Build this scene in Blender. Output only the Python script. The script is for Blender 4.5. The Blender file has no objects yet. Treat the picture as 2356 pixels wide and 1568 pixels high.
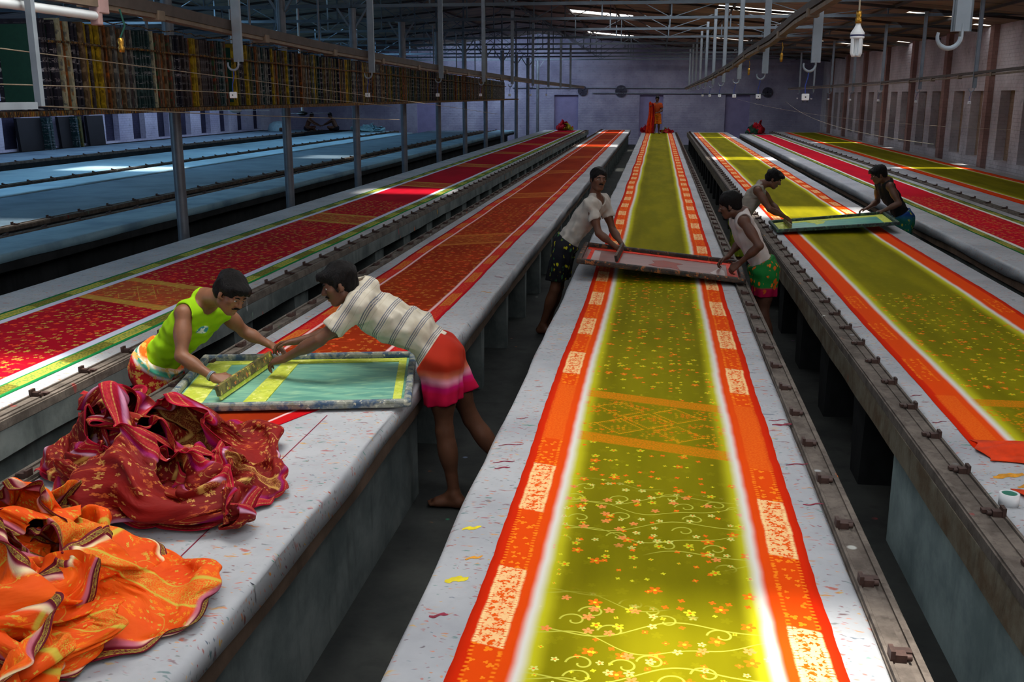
import bpy, bmesh, math, random
import numpy as np
from mathutils import Vector, Matrix
SC = bpy.context.scene
COL = SC.collection
rnd = random.Random(7)
PI = math.pi
ORD = 'first second third fourth fifth sixth seventh eighth ninth tenth eleventh twelfth thirteenth'.split()

# ---------------------------------------------------------------- camera
f_px, cx, cy = 2320.0, 1178.0, 784.0
VPX, VPY = 1518.0, 218.0
Fw = np.array([VPX-cx, -(VPY-cy), f_px]); Fw /= np.linalg.norm(Fw)
Up = np.array([0, Fw[2], -Fw[1]]); Up /= np.linalg.norm(Up)
Rt = np.cross(Fw, Up)
if Rt[0] < 0: Rt = -Rt
CM = np.stack([Rt, Fw, Up])            # world = CM @ (right, up, forward)
CAMPOS = np.array([0, 0, 2.48])
cam_d = bpy.data.cameras.new('camera'); cam = bpy.data.objects.new('camera', cam_d); COL.objects.link(cam)
r_, u_, w_ = CM[:, 0], CM[:, 1], CM[:, 2]
cam.matrix_world = Matrix(((r_[0], u_[0], -w_[0], 0), (r_[1], u_[1], -w_[1], 0), (r_[2], u_[2], -w_[2], 2.48), (0, 0, 0, 1)))
cam_d.sensor_width = 36.0; cam_d.lens = 36.0*f_px/2356.0; cam_d.clip_end = 200
SC.camera = cam

# ---------------------------------------------------------------- object helpers
def link(o, parent=None):
    COL.objects.link(o)
    if parent is not None: o.parent = parent
    return o
def tag(o, label=None, cat=None, group=None, kind=None):
    if label: o['label'] = label
    if cat: o['category'] = cat
    if group: o['group'] = group
    if kind: o['kind'] = kind
    return o
def empty(name, loc=(0, 0, 0), rz=0.0):
    o = bpy.data.objects.new(name, None); o.empty_display_size = .1
    o.location = loc; o.rotation_euler = (0, 0, rz)
    return link(o)
class MB:
    """collects shapes; build() links them as one mesh object"""
    def __init__(s): s.v = []; s.f = []; s.m = []; s.sm = []; s.mi = 0; s.uv = None
    def add(s, vs, fs, smooth=False):
        b = len(s.v); s.v += [tuple(map(float, p)) for p in vs]
        for f in fs: s.f.append([b+i for i in f]); s.m.append(s.mi); s.sm.append(smooth)
        return s
    def box(s, a, b):
        x0, y0, z0 = a; x1, y1, z1 = b
        return s.add([(x0,y0,z0),(x1,y0,z0),(x1,y1,z0),(x0,y1,z0),(x0,y0,z1),(x1,y0,z1),(x1,y1,z1),(x0,y1,z1)],
              [(0,3,2,1),(4,5,6,7),(0,1,5,4),(1,2,6,5),(2,3,7,6),(3,0,4,7)])
    def cbox(s, c, d): return s.box([c[i]-d[i]/2 for i in range(3)], [c[i]+d[i]/2 for i in range(3)])
    def prism(s, prof, y0, y1):
        """closed (x,z) profile extruded along y"""
        n = len(prof)
        return s.add([(x, y0, z) for x, z in prof]+[(x, y1, z) for x, z in prof],
              [tuple(range(n))[::-1], tuple(range(n, 2*n))]+[(i, (i+1) % n, n+(i+1) % n, n+i) for i in range(n)])
    def beam(s, a, b, w, h, up=(0, 0, 1)):
        a = Vector(a); b = Vector(b); d = (b-a).normalized(); u = Vector(up)
        if abs(d.dot(u)) > .98: u = Vector((0, 1, 0))
        x = d.cross(u).normalized(); z = x.cross(d)
        vs = [p+x*sx*w/2+z*sz*h/2 for p in (a, b) for sx, sz in ((-1,-1),(1,-1),(1,1),(-1,1))]
        return s.add(vs, [(0,1,2,3),(7,6,5,4),(0,4,5,1),(1,5,6,2),(2,6,7,3),(3,7,4,0)])
    def tube(s, pts, r, n=8, caps=True):
        pts = [Vector(p) for p in pts]; rs = r if isinstance(r, (list, tuple)) else [r]*len(pts)
        rings = []; prev = None
        for i, p in enumerate(pts):
            d = (pts[min(i+1, len(pts)-1)]-pts[max(i-1, 0)]).normalized()
            if prev is None:
                t = Vector((0, 0, 1)) if abs(d.z) < .9 else Vector((1, 0, 0)); x = d.cross(t).normalized()
            else: x = (prev-d*prev.dot(d)).normalized()
            prev = x; y = d.cross(x)
            rings.append([p+(x*math.cos(2*PI*k/n)+y*math.sin(2*PI*k/n))*rs[i] for k in range(n)])
        fs = [(i*n+k, i*n+(k+1) % n, (i+1)*n+(k+1) % n, (i+1)*n+k) for i in range(len(pts)-1) for k in range(n)]
        s.add([v for q in rings for v in q], fs, True)
        if caps:
            s.add(rings[0], [tuple(range(n))[::-1]]); s.add(rings[-1], [tuple(range(n))])
        return s
    def lathe(s, prof, n=16, c=(0, 0, 0)):
        vs = [(c[0]+r*math.cos(2*PI*k/n), c[1]+r*math.sin(2*PI*k/n), c[2]+z) for r, z in prof for k in range(n)]
        return s.add(vs, [(i*n+k, i*n+(k+1) % n, (i+1)*n+(k+1) % n, (i+1)*n+k) for i in range(len(prof)-1) for k in range(n)], True)
    def mesh(s, name, mats):
        me = bpy.data.meshes.new(name); me.from_pydata(s.v, [], s.f)
        for m in (mats if isinstance(mats, (list, tuple)) else [mats]): me.materials.append(m)
        me.polygons.foreach_set('material_index', s.m); me.polygons.foreach_set('use_smooth', s.sm)
        me.update(); return me
    def build(s, name, mats, parent=None, loc=None, bevel=0):
        o = bpy.data.objects.new(name, s.mesh(name, mats)); link(o, parent)
        if loc: o.location = loc
        if bevel:
            m = o.modifiers.new('bevel', 'BEVEL'); m.width = bevel; m.segments = 2; m.limit_method = 'ANGLE'
        return o
def inst(o, parent=None, loc=None, name=None):
    c = o.copy()
    if name: c.name = name
    if loc is not None: c.location = loc
    return link(c, parent)
def copy_tree(o, parent=None):
    c = o.copy(); link(c, parent)
    for ch in [x for x in o.children]: copy_tree(ch, c)
    return c
def grid_mesh(name, P, UV=None, mat=None, parent=None, smooth=True, thick=0):
    """P: (n,m,3) array -> quad grid, with UVs in metres"""
    n, m = P.shape[:2]; me = bpy.data.meshes.new(name)
    idx = np.arange(n*m).reshape(n, m)
    q = np.stack([idx[:-1, :-1], idx[1:, :-1], idx[1:, 1:], idx[:-1, 1:]], -1).reshape(-1, 4)
    me.from_pydata(P.reshape(-1, 3).tolist(), [], q.tolist())
    if UV is not None:
        l = me.uv_layers.new(name='UVMap'); U = UV.reshape(-1, 2)[q.reshape(-1)]
        l.data.foreach_set('uv', U.reshape(-1).astype(np.float32))
    me.polygons.foreach_set('use_smooth', [smooth]*len(q))
    for mm in (mat if isinstance(mat, (list, tuple)) else [mat]):
        if mm: me.materials.append(mm)
    me.update(); o = bpy.data.objects.new(name, me); link(o, parent)
    if thick:
        md = o.modifiers.new('solid', 'SOLIDIFY'); md.thickness = thick; md.offset = 1
    return o
def wob(x, seed=0, n=5, f0=.5):
    r = np.random.RandomState(seed); y = np.zeros_like(x, dtype=float)
    for i in range(n):
        fr = f0*(1.9**i); y += np.sin(x*fr*2*PI+r.rand()*6.28)*(r.rand()-.3)/(i+1)
    return y

# ---------------------------------------------------------------- shader expression helper
class X:
    def __init__(s, g, k): s.g = g; s.k = k
    def _b(s, o, op): return s.g.m(op, s, o)
    def __add__(s, o): return s._b(o, 'ADD')
    __radd__ = __add__
    def __sub__(s, o): return s._b(o, 'SUBTRACT')
    def __rsub__(s, o): return s.g.m('SUBTRACT', o, s)
    def __mul__(s, o): return s._b(o, 'MULTIPLY')
    __rmul__ = __mul__
    def __truediv__(s, o): return s._b(o, 'DIVIDE')
    def __lt__(s, o): return s._b(o, 'LESS_THAN')
    def __gt__(s, o): return s._b(o, 'GREATER_THAN')
class G:
    def __init__(s, name, rough=.8, spec=.3):
        s.mat = bpy.data.materials.new(name); s.mat.use_nodes = True
        s.t = s.mat.node_tree; s.n = s.t.nodes; s.b = s.n['Principled BSDF']
        s.b.inputs['Roughness'].default_value = rough; s.b.inputs['Specular IOR Level'].default_value = spec
    def put(s, sock, v):
        if isinstance(v, X): s.t.links.new(v.k, sock)
        elif isinstance(v, (tuple, list)): sock.default_value = (*v, 1)[:len(sock.default_value)] if len(sock.default_value) == 4 and len(v) == 3 else v
        else: sock.default_value = v
    def m(s, op, a, b=None, c=None):
        n = s.n.new('ShaderNodeMath'); n.operation = op
        s.put(n.inputs[0], a)
        if b is not None: s.put(n.inputs[1], b)
        if c is not None: s.put(n.inputs[2], c)
        return X(s, n.outputs[0])
    def sin(s, a): return s.m('SINE', a)
    def abs(s, a): return s.m('ABSOLUTE', a)
    def fract(s, a): return s.m('FRACT', a)
    def floor(s, a): return s.m('FLOOR', a)
    def min(s, a, b): return s.m('MINIMUM', a, b)
    def max(s, a, b): return s.m('MAXIMUM', a, b)
    def ss(s, a, lo, hi):
        n = s.n.new('ShaderNodeMapRange'); n.interpolation_type = 'SMOOTHSTEP'
        s.put(n.inputs[0], a); s.put(n.inputs[1], lo); s.put(n.inputs[2], hi); return X(s, n.outputs[0])
    def band(s, a, lo, hi, e=.002):
        return s.ss(a, lo-e, lo+e)*(1-s.ss(a, hi-e, hi+e))
    def uv(s):
        n = s.n.new('ShaderNodeUVMap'); sp = s.n.new('ShaderNodeSeparateXYZ'); s.t.links.new(n.outputs[0], sp.inputs[0])
        return X(s, sp.outputs[0]), X(s, sp.outputs[1])
    def obj(s, which='Object'):
        n = s.n.new('ShaderNodeTexCoord'); sp = s.n.new('ShaderNodeSeparateXYZ'); s.t.links.new(n.outputs[which], sp.inputs[0])
        return [X(s, k) for k in sp.outputs]
    def world(s):
        n = s.n.new('ShaderNodeNewGeometry'); sp = s.n.new('ShaderNodeSeparateXYZ'); s.t.links.new(n.outputs['Position'], sp.inputs[0])
        return [X(s, k) for k in sp.outputs]
    def vec(s, x, y, z=0.0):
        n = s.n.new('ShaderNodeCombineXYZ')
        for i, a in enumerate((x, y, z)): s.put(n.inputs[i], a)
        return X(s, n.outputs[0])
    def noise(s, v, scale, detail=3, rough=.55, col=False):
        n = s.n.new('ShaderNodeTexNoise'); s.put(n.inputs['Vector'], v); n.inputs['Scale'].default_value = scale
        n.inputs['Detail'].default_value = detail; n.inputs['Roughness'].default_value = rough
        return X(s, n.outputs[1 if col else 0])
    def voro(s, v, scale, rand=1.0, dim='2D'):
        n = s.n.new('ShaderNodeTexVoronoi'); n.voronoi_dimensions = dim; s.put(n.inputs['Vector'], v)
        n.inputs['Scale'].default_value = scale; n.inputs['Randomness'].default_value = rand
        return X(s, n.outputs['Distance']), X(s, n.outputs['Color']), X(s, n.outputs['Position'])
    def sep(s, v):
        sp = s.n.new('ShaderNodeSeparateXYZ'); s.t.links.new(v.k, sp.inputs[0]); return [X(s, k) for k in sp.outputs]
    def mix(s, f, a, b):
        n = s.n.new('ShaderNodeMix'); n.data_type = 'RGBA'; n.clamp_factor = True
        s.put(n.inputs[0], f); s.put(n.inputs[6], a); s.put(n.inputs[7], b); return X(s, n.outputs[2])
    def ramp(s, f, stops):
        n = s.n.new('ShaderNodeValToRGB'); s.put(n.inputs[0], f); e = n.color_ramp.elements
        while len(e) < len(stops): e.new(.5)
        for el, (p, c) in zip(e, stops): el.position = p; el.color = (*c, 1)
        return X(s, n.outputs[0])
    def bump(s, h, strength=.3, dist=.01):
        n = s.n.new('ShaderNodeBump'); n.inputs['Strength'].default_value = strength; n.inputs['Distance'].default_value = dist
        s.put(n.inputs['Height'], h); s.t.links.new(n.outputs[0], s.b.inputs['Normal'])
    def out(s, col, rough=None):
        s.put(s.b.inputs['Base Color'], col)
        if rough is not None: s.put(s.b.inputs['Roughness'], rough)
        return s.mat
    # --- printed motifs ------------------------------------------------
    def flowers(s, x, y, size, keep=1.0, petals=5, rand=.8, r0=.34):
        """scattered petalled flowers; returns mask and a per-flower random value"""
        v = s.vec(x, y); d, c, p = s.voro(v, 1/size, rand)
        px, py, _ = s.sep(p); cr, cg, cb = s.sep(c)
        dx = x-px; dy = y-py
        ang = s.m('ARCTAN2', dy, dx)+cb*6.0
        rad = s.m('SQRT', dx*dx+dy*dy)/size
        lim = (s.abs(s.sin(ang*(petals/2.0)))*.62+.38)*(cg*.5+.6)*r0
        mk = (1-s.ss(rad, lim*.9, lim*1.05))*(cr < keep)
        eye = 1-s.ss(rad, .05, .07)
        return mk, cg, eye*mk
def rgb(r, g, b):
    """sRGB 0-255 -> linear"""
    q = lambda c: (c/255/12.92) if c/255 <= .04045 else ((c/255+.055)/1.055)**2.4
    return (q(r), q(g), q(b))
def plain(name, col, rough=.7, spec=.3, metal=0, var=.15, scale=6, bump=0):
    g = G(name, rough, spec); g.b.inputs['Metallic'].default_value = metal
    o = g.obj(); n = g.noise(g.vec(*o), scale, 4)
    g.out(g.mix(g.ss(n, .3, .7), tuple(c*(1-var) for c in col), tuple(min(1, c*(1+var)) for c in col)))
    if bump: g.bump(n, bump)
    return g.mat
# ---------------------------------------------------------------- materials
OLIVE = rgb(118, 112, 2); LIME = rgb(196, 190, 30); ORANGE = rgb(232, 74, 8); REDOR = rgb(214, 40, 4)
CREAM = rgb(255, 214, 150); FADE = rgb(226, 222, 214)

def diamonds(g, x, y, y0, y1, cw):
    """band of dotted lozenges between two rows of rosettes; returns masks (lines, rosettes, edge rows)"""
    t = (y-y0)/(y1-y0)
    inside = g.band(t, 0, 1, .004)
    edge = inside*g.max(1-g.ss(t, .14, .16), g.ss(t, .84, .86))
    p = x/cw; q = (t-.5)/.34
    a = p+q; b = p-q; fa = g.fract(a+.5)-.5; fb = g.fract(b+.5)-.5
    m = g.max(g.abs(fa), g.abs(fb)); ca = a-fa; cb = b-fb
    keep = (g.abs(ca+cb) < 1.6)*(g.abs(ca-cb) < 1.5)
    ln = g.max(g.band(m, .385, .44, .008), g.band(m, .33, .345, .006)*.6)*keep
    dots = g.ss(g.sin(x*330)*g.sin(y*330), -.35, .1)
    mid = inside*g.band(t, .17, .83, .004)
    return ln*mid*dots, mid, edge

def border_print(g, x, y, half, inner, block_len, period, phase, skew, e=.004):
    """dense / open panels along both selvedges"""
    ax = g.abs(x); p = (ax-inner)/(half-inner)
    row = g.band(p, .22, .80, .03)
    ph = g.fract((y+skew*x-phase)/period)
    dense = g.band(ph, .01, block_len/period, .004)
    lines = g.max(g.band(p, .22, .30, .02), g.band(p, .72, .80, .02))
    fl, rv, eye = g.flowers(x, y, .045, 1.0, 5, .6, .55)
    spk = g.ss(g.noise(g.vec(x, y), 60, 2), .47, .55)
    fl2, rv2, e2 = g.flowers(x+3.1, y+1.7, .042, .75, 3, .9, .36)
    beads = g.ss(g.sin(y*270), -.1, .3)
    dm = dense*row*g.max(lines*g.ss(g.sin(y*420), -.9, -.2), g.max(fl*.85, spk*.7))
    om = (1-dense)*row*g.max(lines*beads*.8, fl2)
    return dm, om, row, dense

def sari_olive(name, half, core, y_print, y_band, skew=-.3, phase=2.65, fresh=1.0, y_block=99., y_dense=-99.):
    g = G(name, .9, .06); x, y = g.uv(); ax = g.abs(x)
    ys = y+skew*-1*x
    n = g.noise(g.vec(x*1.0, y*.2), 3, 3)
    wv = g.noise(g.vec(x*200, y*3), 3, 2)
    ew = core*.22
    base = g.mix(g.ss(ax, core-ew, core-.012), g.mix(g.ss(n, .35, .65), OLIVE, rgb(134, 126, 6)), LIME)
    # faint lengthwise roller shade of the dye
    st = g.max(g.band(x, -.27, -.20, .05), g.band(x, .26, .33, .05))
    base = g.mix(st*.28, base, rgb(96, 88, 0))
    # fine ground pattern already printed everywhere
    f0, c0, e0 = g.flowers(x+9, y, .12, .9, 5, .9, .2)
    base = g.mix(f0*.07*(ax < core), base, LIME)
    pr = 1-g.ss(ys, y_print-.02, y_print+.02)
    # sprigs everywhere printed, vines in alternate rows
    per = g.fract((ys-2.44)/1.07); vz = g.band(per, .03, .62, .05)*(1-g.ss(ys, 4.25, 4.4))
    s1, r1, e1 = g.flowers(x, y, .105, .50, 5, .95, .25)
    s2, r2, e2 = g.flowers(x+4.3, y+2.2, .055, .26, 4, .95, .24)
    s3, r3, e3 = g.flowers(x-2.3, y+5.1, .072, .55, 5, .95, .30)
    yel = rgb(214, 208, 40); ora = rgb(240, 110, 20); pale = rgb(208, 208, 104)
    inn = (ax < core-.004)*pr
    band0 = g.band(ys, y_band[0], y_band[1], .01)
    nob = inn*(1-band0)
    col = g.mix(nob*s1*.82, base, g.mix(r1 > .6, yel, ora))
    col = g.mix(nob*s2, col, g.mix(r2 > .55, yel, ora))
    col = g.mix(nob*(e1+e2), col, g.mix(r1 > .6, ora, yel))
    # vines: wandering stems with curls
    def stem(x, y, amp, k, off, w):
        wv = g.sin(x*k+off)*amp+g.sin(x*k*2.3+off*2)*amp*.35
        yy = (g.fract((y-wv)/.27+.5)-.5)*.27
        return 1-g.ss(g.abs(yy), w, w*2.2)
    vine = g.max(stem(x, y, .055, 7, .3, .0022), stem(x, y+.09, -.05, 9, 1.3, .0018))
    d, c, p = g.voro(g.vec(x+1.7, y*1.0), 1/.17, .9); px, py, _ = g.sep(p)
    dx = x+1.7-px; dy = y-py; rad = g.m('SQRT', dx*dx+dy*dy); ang = g.m('ARCTAN2', dy, dx)
    spiral = g.abs(rad-.028-ang*.006); curl = (1-g.ss(spiral, .0022, .005))*(rad < .06)
    zone = nob*vz
    col = g.mix(zone*g.max(vine, curl)*.8, col, rgb(190, 190, 70))
    col = g.mix(zone*s3, col, g.mix(r3 > .62, pale, rgb(226, 140, 70)))
    col = g.mix(zone*e3, col, rgb(232, 120, 40))
    # lozenge band
    ln, mid, edge = diamonds(g, x+.02, ys, y_band[0], y_band[1], .30)
    q1, w1, e4 = g.flowers(x, y, .03, .9, 5, .6, .5)
    lc = rgb(226, 150, 16)
    fz = g.ss(g.noise(g.vec(x, y), 90, 1), .42, .6)
    inb = (ax < core+.03)*pr
    col = g.mix(inb*edge*(.45+fz*.5), col, rgb(214, 124, 10))
    col = g.mix(inb*mid*q1*g.ss(g.noise(g.vec(x, y), 9, 1), .45, .55)*.75, col, g.mix(w1 > .5, lc, rgb(226, 110, 10)))
    col = g.mix(inb*ln*.9, col, lc)
    # white fade and border
    fw = .03
    col = g.mix(g.ss(ax, core-.028, core+.016), col, FADE)
    bc = g.mix(g.ss(ax, half-.055, half-.04), ORANGE, REDOR)
    dm, om, row, dense = border_print(g, x, y, half, core+fw, .55, 1.07, phase, -skew)
    inbz = g.band(ys, y_band[0]-.05, y_band[1]+.05, .01)
    vis = g.ss(y_print+3-ys, 0, .1)*.0+1
    keepb = g.max(pr, (ys > y_block))
    bc = g.mix(om*keepb*.75*(1-inbz), bc, rgb(255, 150, 30))
    keepd = keepb*(ys > y_dense)
    bc = g.mix(row*dense*keepd*.35*(1-inbz), bc, rgb(250, 110, 20))
    bc = g.mix(dm*keepd*(1-inbz), bc, CREAM)
    bc = g.mix(inbz*row*pr*(.25+fz*.3), bc, rgb(246, 120, 30))
    col = g.mix(g.ss(ax, core+fw-.022, core+fw+.012), col, bc)
    g.bump(wv, .08, .002)
    return g.out(col)

def sari_banded(name, half, core, fw, c_core, c_core2, c_fade, c_border, c_edge, c_gold, c_block, bands, skew, flower_to=99., blen=.55, per=1.07, y_plain=-99.):
    """plain or sprigged core, pale fade, panelled border, lozenge bands across"""
    g = G(name, .9, .06); x, y = g.uv(); ax = g.abs(x); ys = y+skew*x
    n = g.noise(g.vec(x, y*.3), 2.5, 3)
    col = g.mix(g.ss(n, .3, .7), c_core, c_core2)
    inn = (ax < core-.005)
    s1, r1, e1 = g.flowers(x, y, .10, .75, 5, .95, .30)
    s2, r2, e2 = g.flowers(x+4.3, y+2.2, .055, .35, 4, .95, .34)
    wl = g.sin(x*8+g.sin(y*5)*.8)*.05; yy = (g.fract((y-wl)/.22+.5)-.5)*.22
    vine = (1-g.ss(g.abs(yy), .002, .005))*g.ss(g.noise(g.vec(x, y), 5, 1), .5, .6)
    nz = (ys < flower_to)*(y > y_plain)
    col = g.mix(inn*nz*g.max(g.max(s1, s2), vine*.6)*.62, col, g.mix(r1 > .7, c_gold, rgb(236, 90, 40)))
    fz = g.ss(g.noise(g.vec(x, y), 40, 2), .4, .6)
    lns = None
    for k, (y0, y1) in enumerate(bands):
        ln, mid, edge = diamonds(g, x, ys, y0, y1, core*.5)
        ins = g.band(ys, y0, y1, .01)*(ax < core+fw)
        col = g.mix(ins*.12, col, c_gold)
        col = g.mix(ins*g.max(edge*.55, g.max(ln*.9, mid*fz*.08))*.85, col, c_gold)
    col = g.mix(g.ss(ax, core-.012, core+.004), col, c_fade)
    p = (ax-core-fw)/(half-core-fw)
    row = g.band(p, .12, .78, .03)*(y > y_plain); ph = g.fract((ys-.2)/per); dense = g.band(ph, .01, blen/per, .004)
    spk = g.ss(g.noise(g.vec(x, y), 55, 2), .46, .56); b2 = g.max(g.band(p, .12, .22, .02), g.band(p, .68, .78, .02))
    bc = g.mix(row*dense*(.25+g.max(spk*.6, b2*.6)), c_border, c_gold)
    bc = g.mix(row*(1-dense)*(.75), bc, c_block)
    bc = g.mix(row*(1-dense)*spk*.3, bc, c_gold)
    bc = g.mix(g.ss(p, .86, .9), bc, c_edge)
    col = g.mix(g.ss(ax, core+fw-.008, core+fw+.008), col, bc)
    return g.out(col)

def tablecloth(name, base, dirt, specks=.5, tint=None):
    g = G(name, .7, .3); x, y, z = g.obj()
    v = g.vec(x, y, z)
    n = g.noise(v, 1.3, 5, .6); n2 = g.noise(v, 22, 3)
    col = g.mix(g.ss(n, .35, .75), base, dirt)
    col = g.mix(g.ss(n2, .5, .8)*.35, col, tuple(c*.72 for c in base))
    if specks:
        wx = x+(g.noise(v, 9, 3)-.5)*.12; wy = y+(g.noise(g.vec(x, y, z+3.0), 12, 3)-.5)*.07
        clus = g.noise(v, 2.2, 3)
        for sc, keep, st, r, lo in ((17, .34*specks, 3.0, .19, .42), (34, .55*specks, 3.2, .25, .32), (70, .60*specks, 2.4, .29, .28)):
            d, c, p = g.voro(g.vec(wx/st, wy, z/st), sc, 1.0, '3D')
            cr, cg, cb = g.sep(c)
            mk = (1-g.ss(d, r*.5, r*1.15))*(cr < keep)*g.ss(clus, lo, lo+.12)
            pc = g.ramp(cg, [(0, rgb(36, 44, 56)), (.22, rgb(186, 76, 40)), (.4, rgb(206, 160, 30)), (.55, rgb(214, 104, 50)), (.7, rgb(130, 30, 60)), (.84, rgb(60, 130, 110)), (1, rgb(80, 90, 110))])
            col = g.mix(mk*(.5+cb*.5), col, pc)
    g.bump(g.noise(v, 5, 4), .25, .01)
    return g.out(col)

def concrete(name, base, dark, scale=2.0, paint=0.0):
    g = G(name, .85, .2); x, y, z = g.obj(); v = g.vec(x, y, z)
    n = g.noise(v, scale, 6, .65); n2 = g.noise(g.vec(x, y*1.2, z*.25), scale*3, 4)
    col = g.mix(g.ss(n, .3, .7), base, dark); col = g.mix(g.ss(n2, .52, .75)*.5, col, tuple(c*.45 for c in dark))
    if paint:
        d, c, p = g.voro(g.vec(x, y, z*.4), 11, 1.0, '3D'); cr, cg, cb = g.sep(c)
        mk = (1-g.ss(d, .14, .26))*(cr < paint)*g.ss(g.noise(v, 4, 2), .42, .6)
        pc = g.ramp(cg, [(0, rgb(200, 150, 20)), (.3, rgb(200, 80, 20)), (.5, rgb(30, 70, 130)), (.7, rgb(190, 190, 180)), (.85, rgb(30, 120, 90)), (1, rgb(160, 30, 50))])
        col = g.mix(mk, col, pc)
    g.bump(n, .4, .02); return g.out(col)

M = {}
M['cloth'] = tablecloth('padded table cloth', rgb(176, 178, 182), rgb(150, 152, 158), 1.15)
M['cloth_blue'] = tablecloth('pale blue table cloth', rgb(136, 170, 186), rgb(96, 128, 150), 0)
M['cloth_pale'] = tablecloth('light blue table cloth', rgb(182, 210, 222), rgb(150, 184, 204), 0)  # lighter copy of the blue cloth; stronger light on two tables is in its colour
M['cloth_grey'] = tablecloth('grey blue table cloth', rgb(96, 116, 130), rgb(70, 90, 106), 0)
M['conc'] = concrete('grey concrete', rgb(116, 122, 120), rgb(76, 84, 84), 2.0, .14)
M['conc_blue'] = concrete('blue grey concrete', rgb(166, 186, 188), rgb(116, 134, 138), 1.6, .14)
M['conc_dark'] = concrete('dark concrete', rgb(40, 42, 44), rgb(24, 26, 28), 2.0)  # shade under the bare tables and at recessed piers is put into this colour
M['brown_edge'] = concrete('brown stained edge beam', rgb(104, 84, 70), rgb(70, 56, 46), 3.0, .06)
M['floor'] = concrete('dusty floor', rgb(58, 60, 58), rgb(38, 40, 40), 1.5, .05)
M['iron'] = concrete('worn iron rail', rgb(116, 106, 98), rgb(80, 72, 66), 7.0, .16)
M['mortar'] = concrete('broken mortar edge', rgb(128, 124, 110), rgb(96, 80, 62), 5.0, .16)
M['rust'] = plain('rusty iron', rgb(70, 50, 44), .6, .4, .2, .35, 20)
M['wood'] = plain('splintered wood', rgb(120, 106, 90), .8, .2, 0, .35, 14)
M['steel'] = plain('galvanised steel', rgb(132, 142, 152), .45, .4, .3, .12, 6)
M['truss'] = plain('painted truss tube', rgb(84, 94, 104), .5, .4, .2, .15, 4)
M['steel_d'] = plain('dull steel column', rgb(112, 116, 124), .45, .5, .5, .15, 5)
M['trunk'] = plain('dusty brown conduit', rgb(106, 92, 78), .7, .3, 0, .2, 8)
M['trunkd'] = plain('dark conduit top', rgb(66, 58, 54), .7, .3, 0, .2, 8)
M['white_pl'] = plain('white plastic', rgb(222, 224, 226), .35, .5, 0, .04, 5)
M['tubeglass'] = plain('unlit frosted tube', rgb(206, 212, 216), .25, .6, 0, .03, 5)
M['brass'] = plain('brass', rgb(176, 130, 50), .35, .5, .8, .1, 10)
M['navy'] = plain('navy plastic', rgb(20, 26, 80), .4, .5)
M['wire_blue'] = plain('blue wire', rgb(40, 60, 140), .5, .4)
M['wire'] = plain('pale string', rgb(170, 160, 140), .6, .3)
M['black'] = plain('black', rgb(24, 24, 28), .6, .3)
M['door_lilac'] = plain('lilac painted niche', rgb(140, 132, 170), .8, .2, 0, .08, 3)

def brickwall(name, base, dark, warm=None):
    g = G(name, .9, .15); x, y, z = g.obj(); v = g.vec(x, y, z)
    n = g.noise(v, .8, 5, .6); n2 = g.noise(v, 7, 4)
    hz = g.fract(z/.085); brick = g.max(1-g.ss(hz, .05, .14), 0)
    row = g.floor(z/.085); vt = g.fract((x+y)/.23+row*.5); brick = g.max(brick, 1-g.ss(vt, .02, .06))
    col = g.mix(g.ss(n, .3, .7), base, dark)
    col = g.mix(g.ss(n2, .55, .75)*.45, col, tuple(c*.55 for c in dark))
    col = g.mix(brick*.13, col, tuple(c*.5 for c in dark))
    g.bump(brick*-1+n2*.6, .5, .02); return g.out(col)
M['wall_r'] = brickwall('limewashed brick right', rgb(206, 200, 206), rgb(166, 158, 164))
M['wall_b'] = brickwall('lilac washed brick back', rgb(176, 172, 194), rgb(140, 136, 162))
M['wall_l'] = brickwall('lilac washed brick left', rgb(206, 206, 224), rgb(170, 170, 196))
M['niche'] = brickwall('ochre niche brick', rgb(168, 142, 122), rgb(132, 110, 96))
M['niche_dark'] = brickwall('dark niche', rgb(64, 62, 84), rgb(44, 44, 62))
M['pier'] = brickwall('pinkish pier', rgb(160, 128, 122), rgb(128, 100, 96))

def roof_mat():
    g = G('corrugated roof sheet', .6, .3); x, y, z = g.obj(); v = g.vec(x, y, z)
    n = g.noise(g.vec(x*.3, y, z), 1.2, 4)
    lap = 1-g.ss(g.fract(y/1.3), .03, .09)
    strip = g.noise(g.vec(0.0, g.floor(y/1.3)*3.7, 0.0), 1, 1)
    col = g.mix(g.ss(n*.5+strip*.5, .38, .62), rgb(140, 118, 92), rgb(92, 78, 66))
    col = g.mix(lap, col, rgb(40, 34, 30))
    return g.out(col)
M['roof'] = roof_mat()
M['purlin'] = plain('dark purlin', rgb(60, 54, 52), .6, .3)
# ---------------------------------------------------------------- the hall
YB, XR, XL, YF = 53.0, 7.95, -19.6, -7.0
def struct(mb, name, mat, **k):
    o = mb.build(name, mat, **k); tag(o, kind='structure'); return o
struct(MB().box((XL-.3, YF-.3, -.2), (XR+.3, YB+.3, 0)), 'floor', M['floor'])

def roof_z(x): return 4.10+.10*(XR-x) if x > -6 else 5.495-.10*(-6-x)
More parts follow.
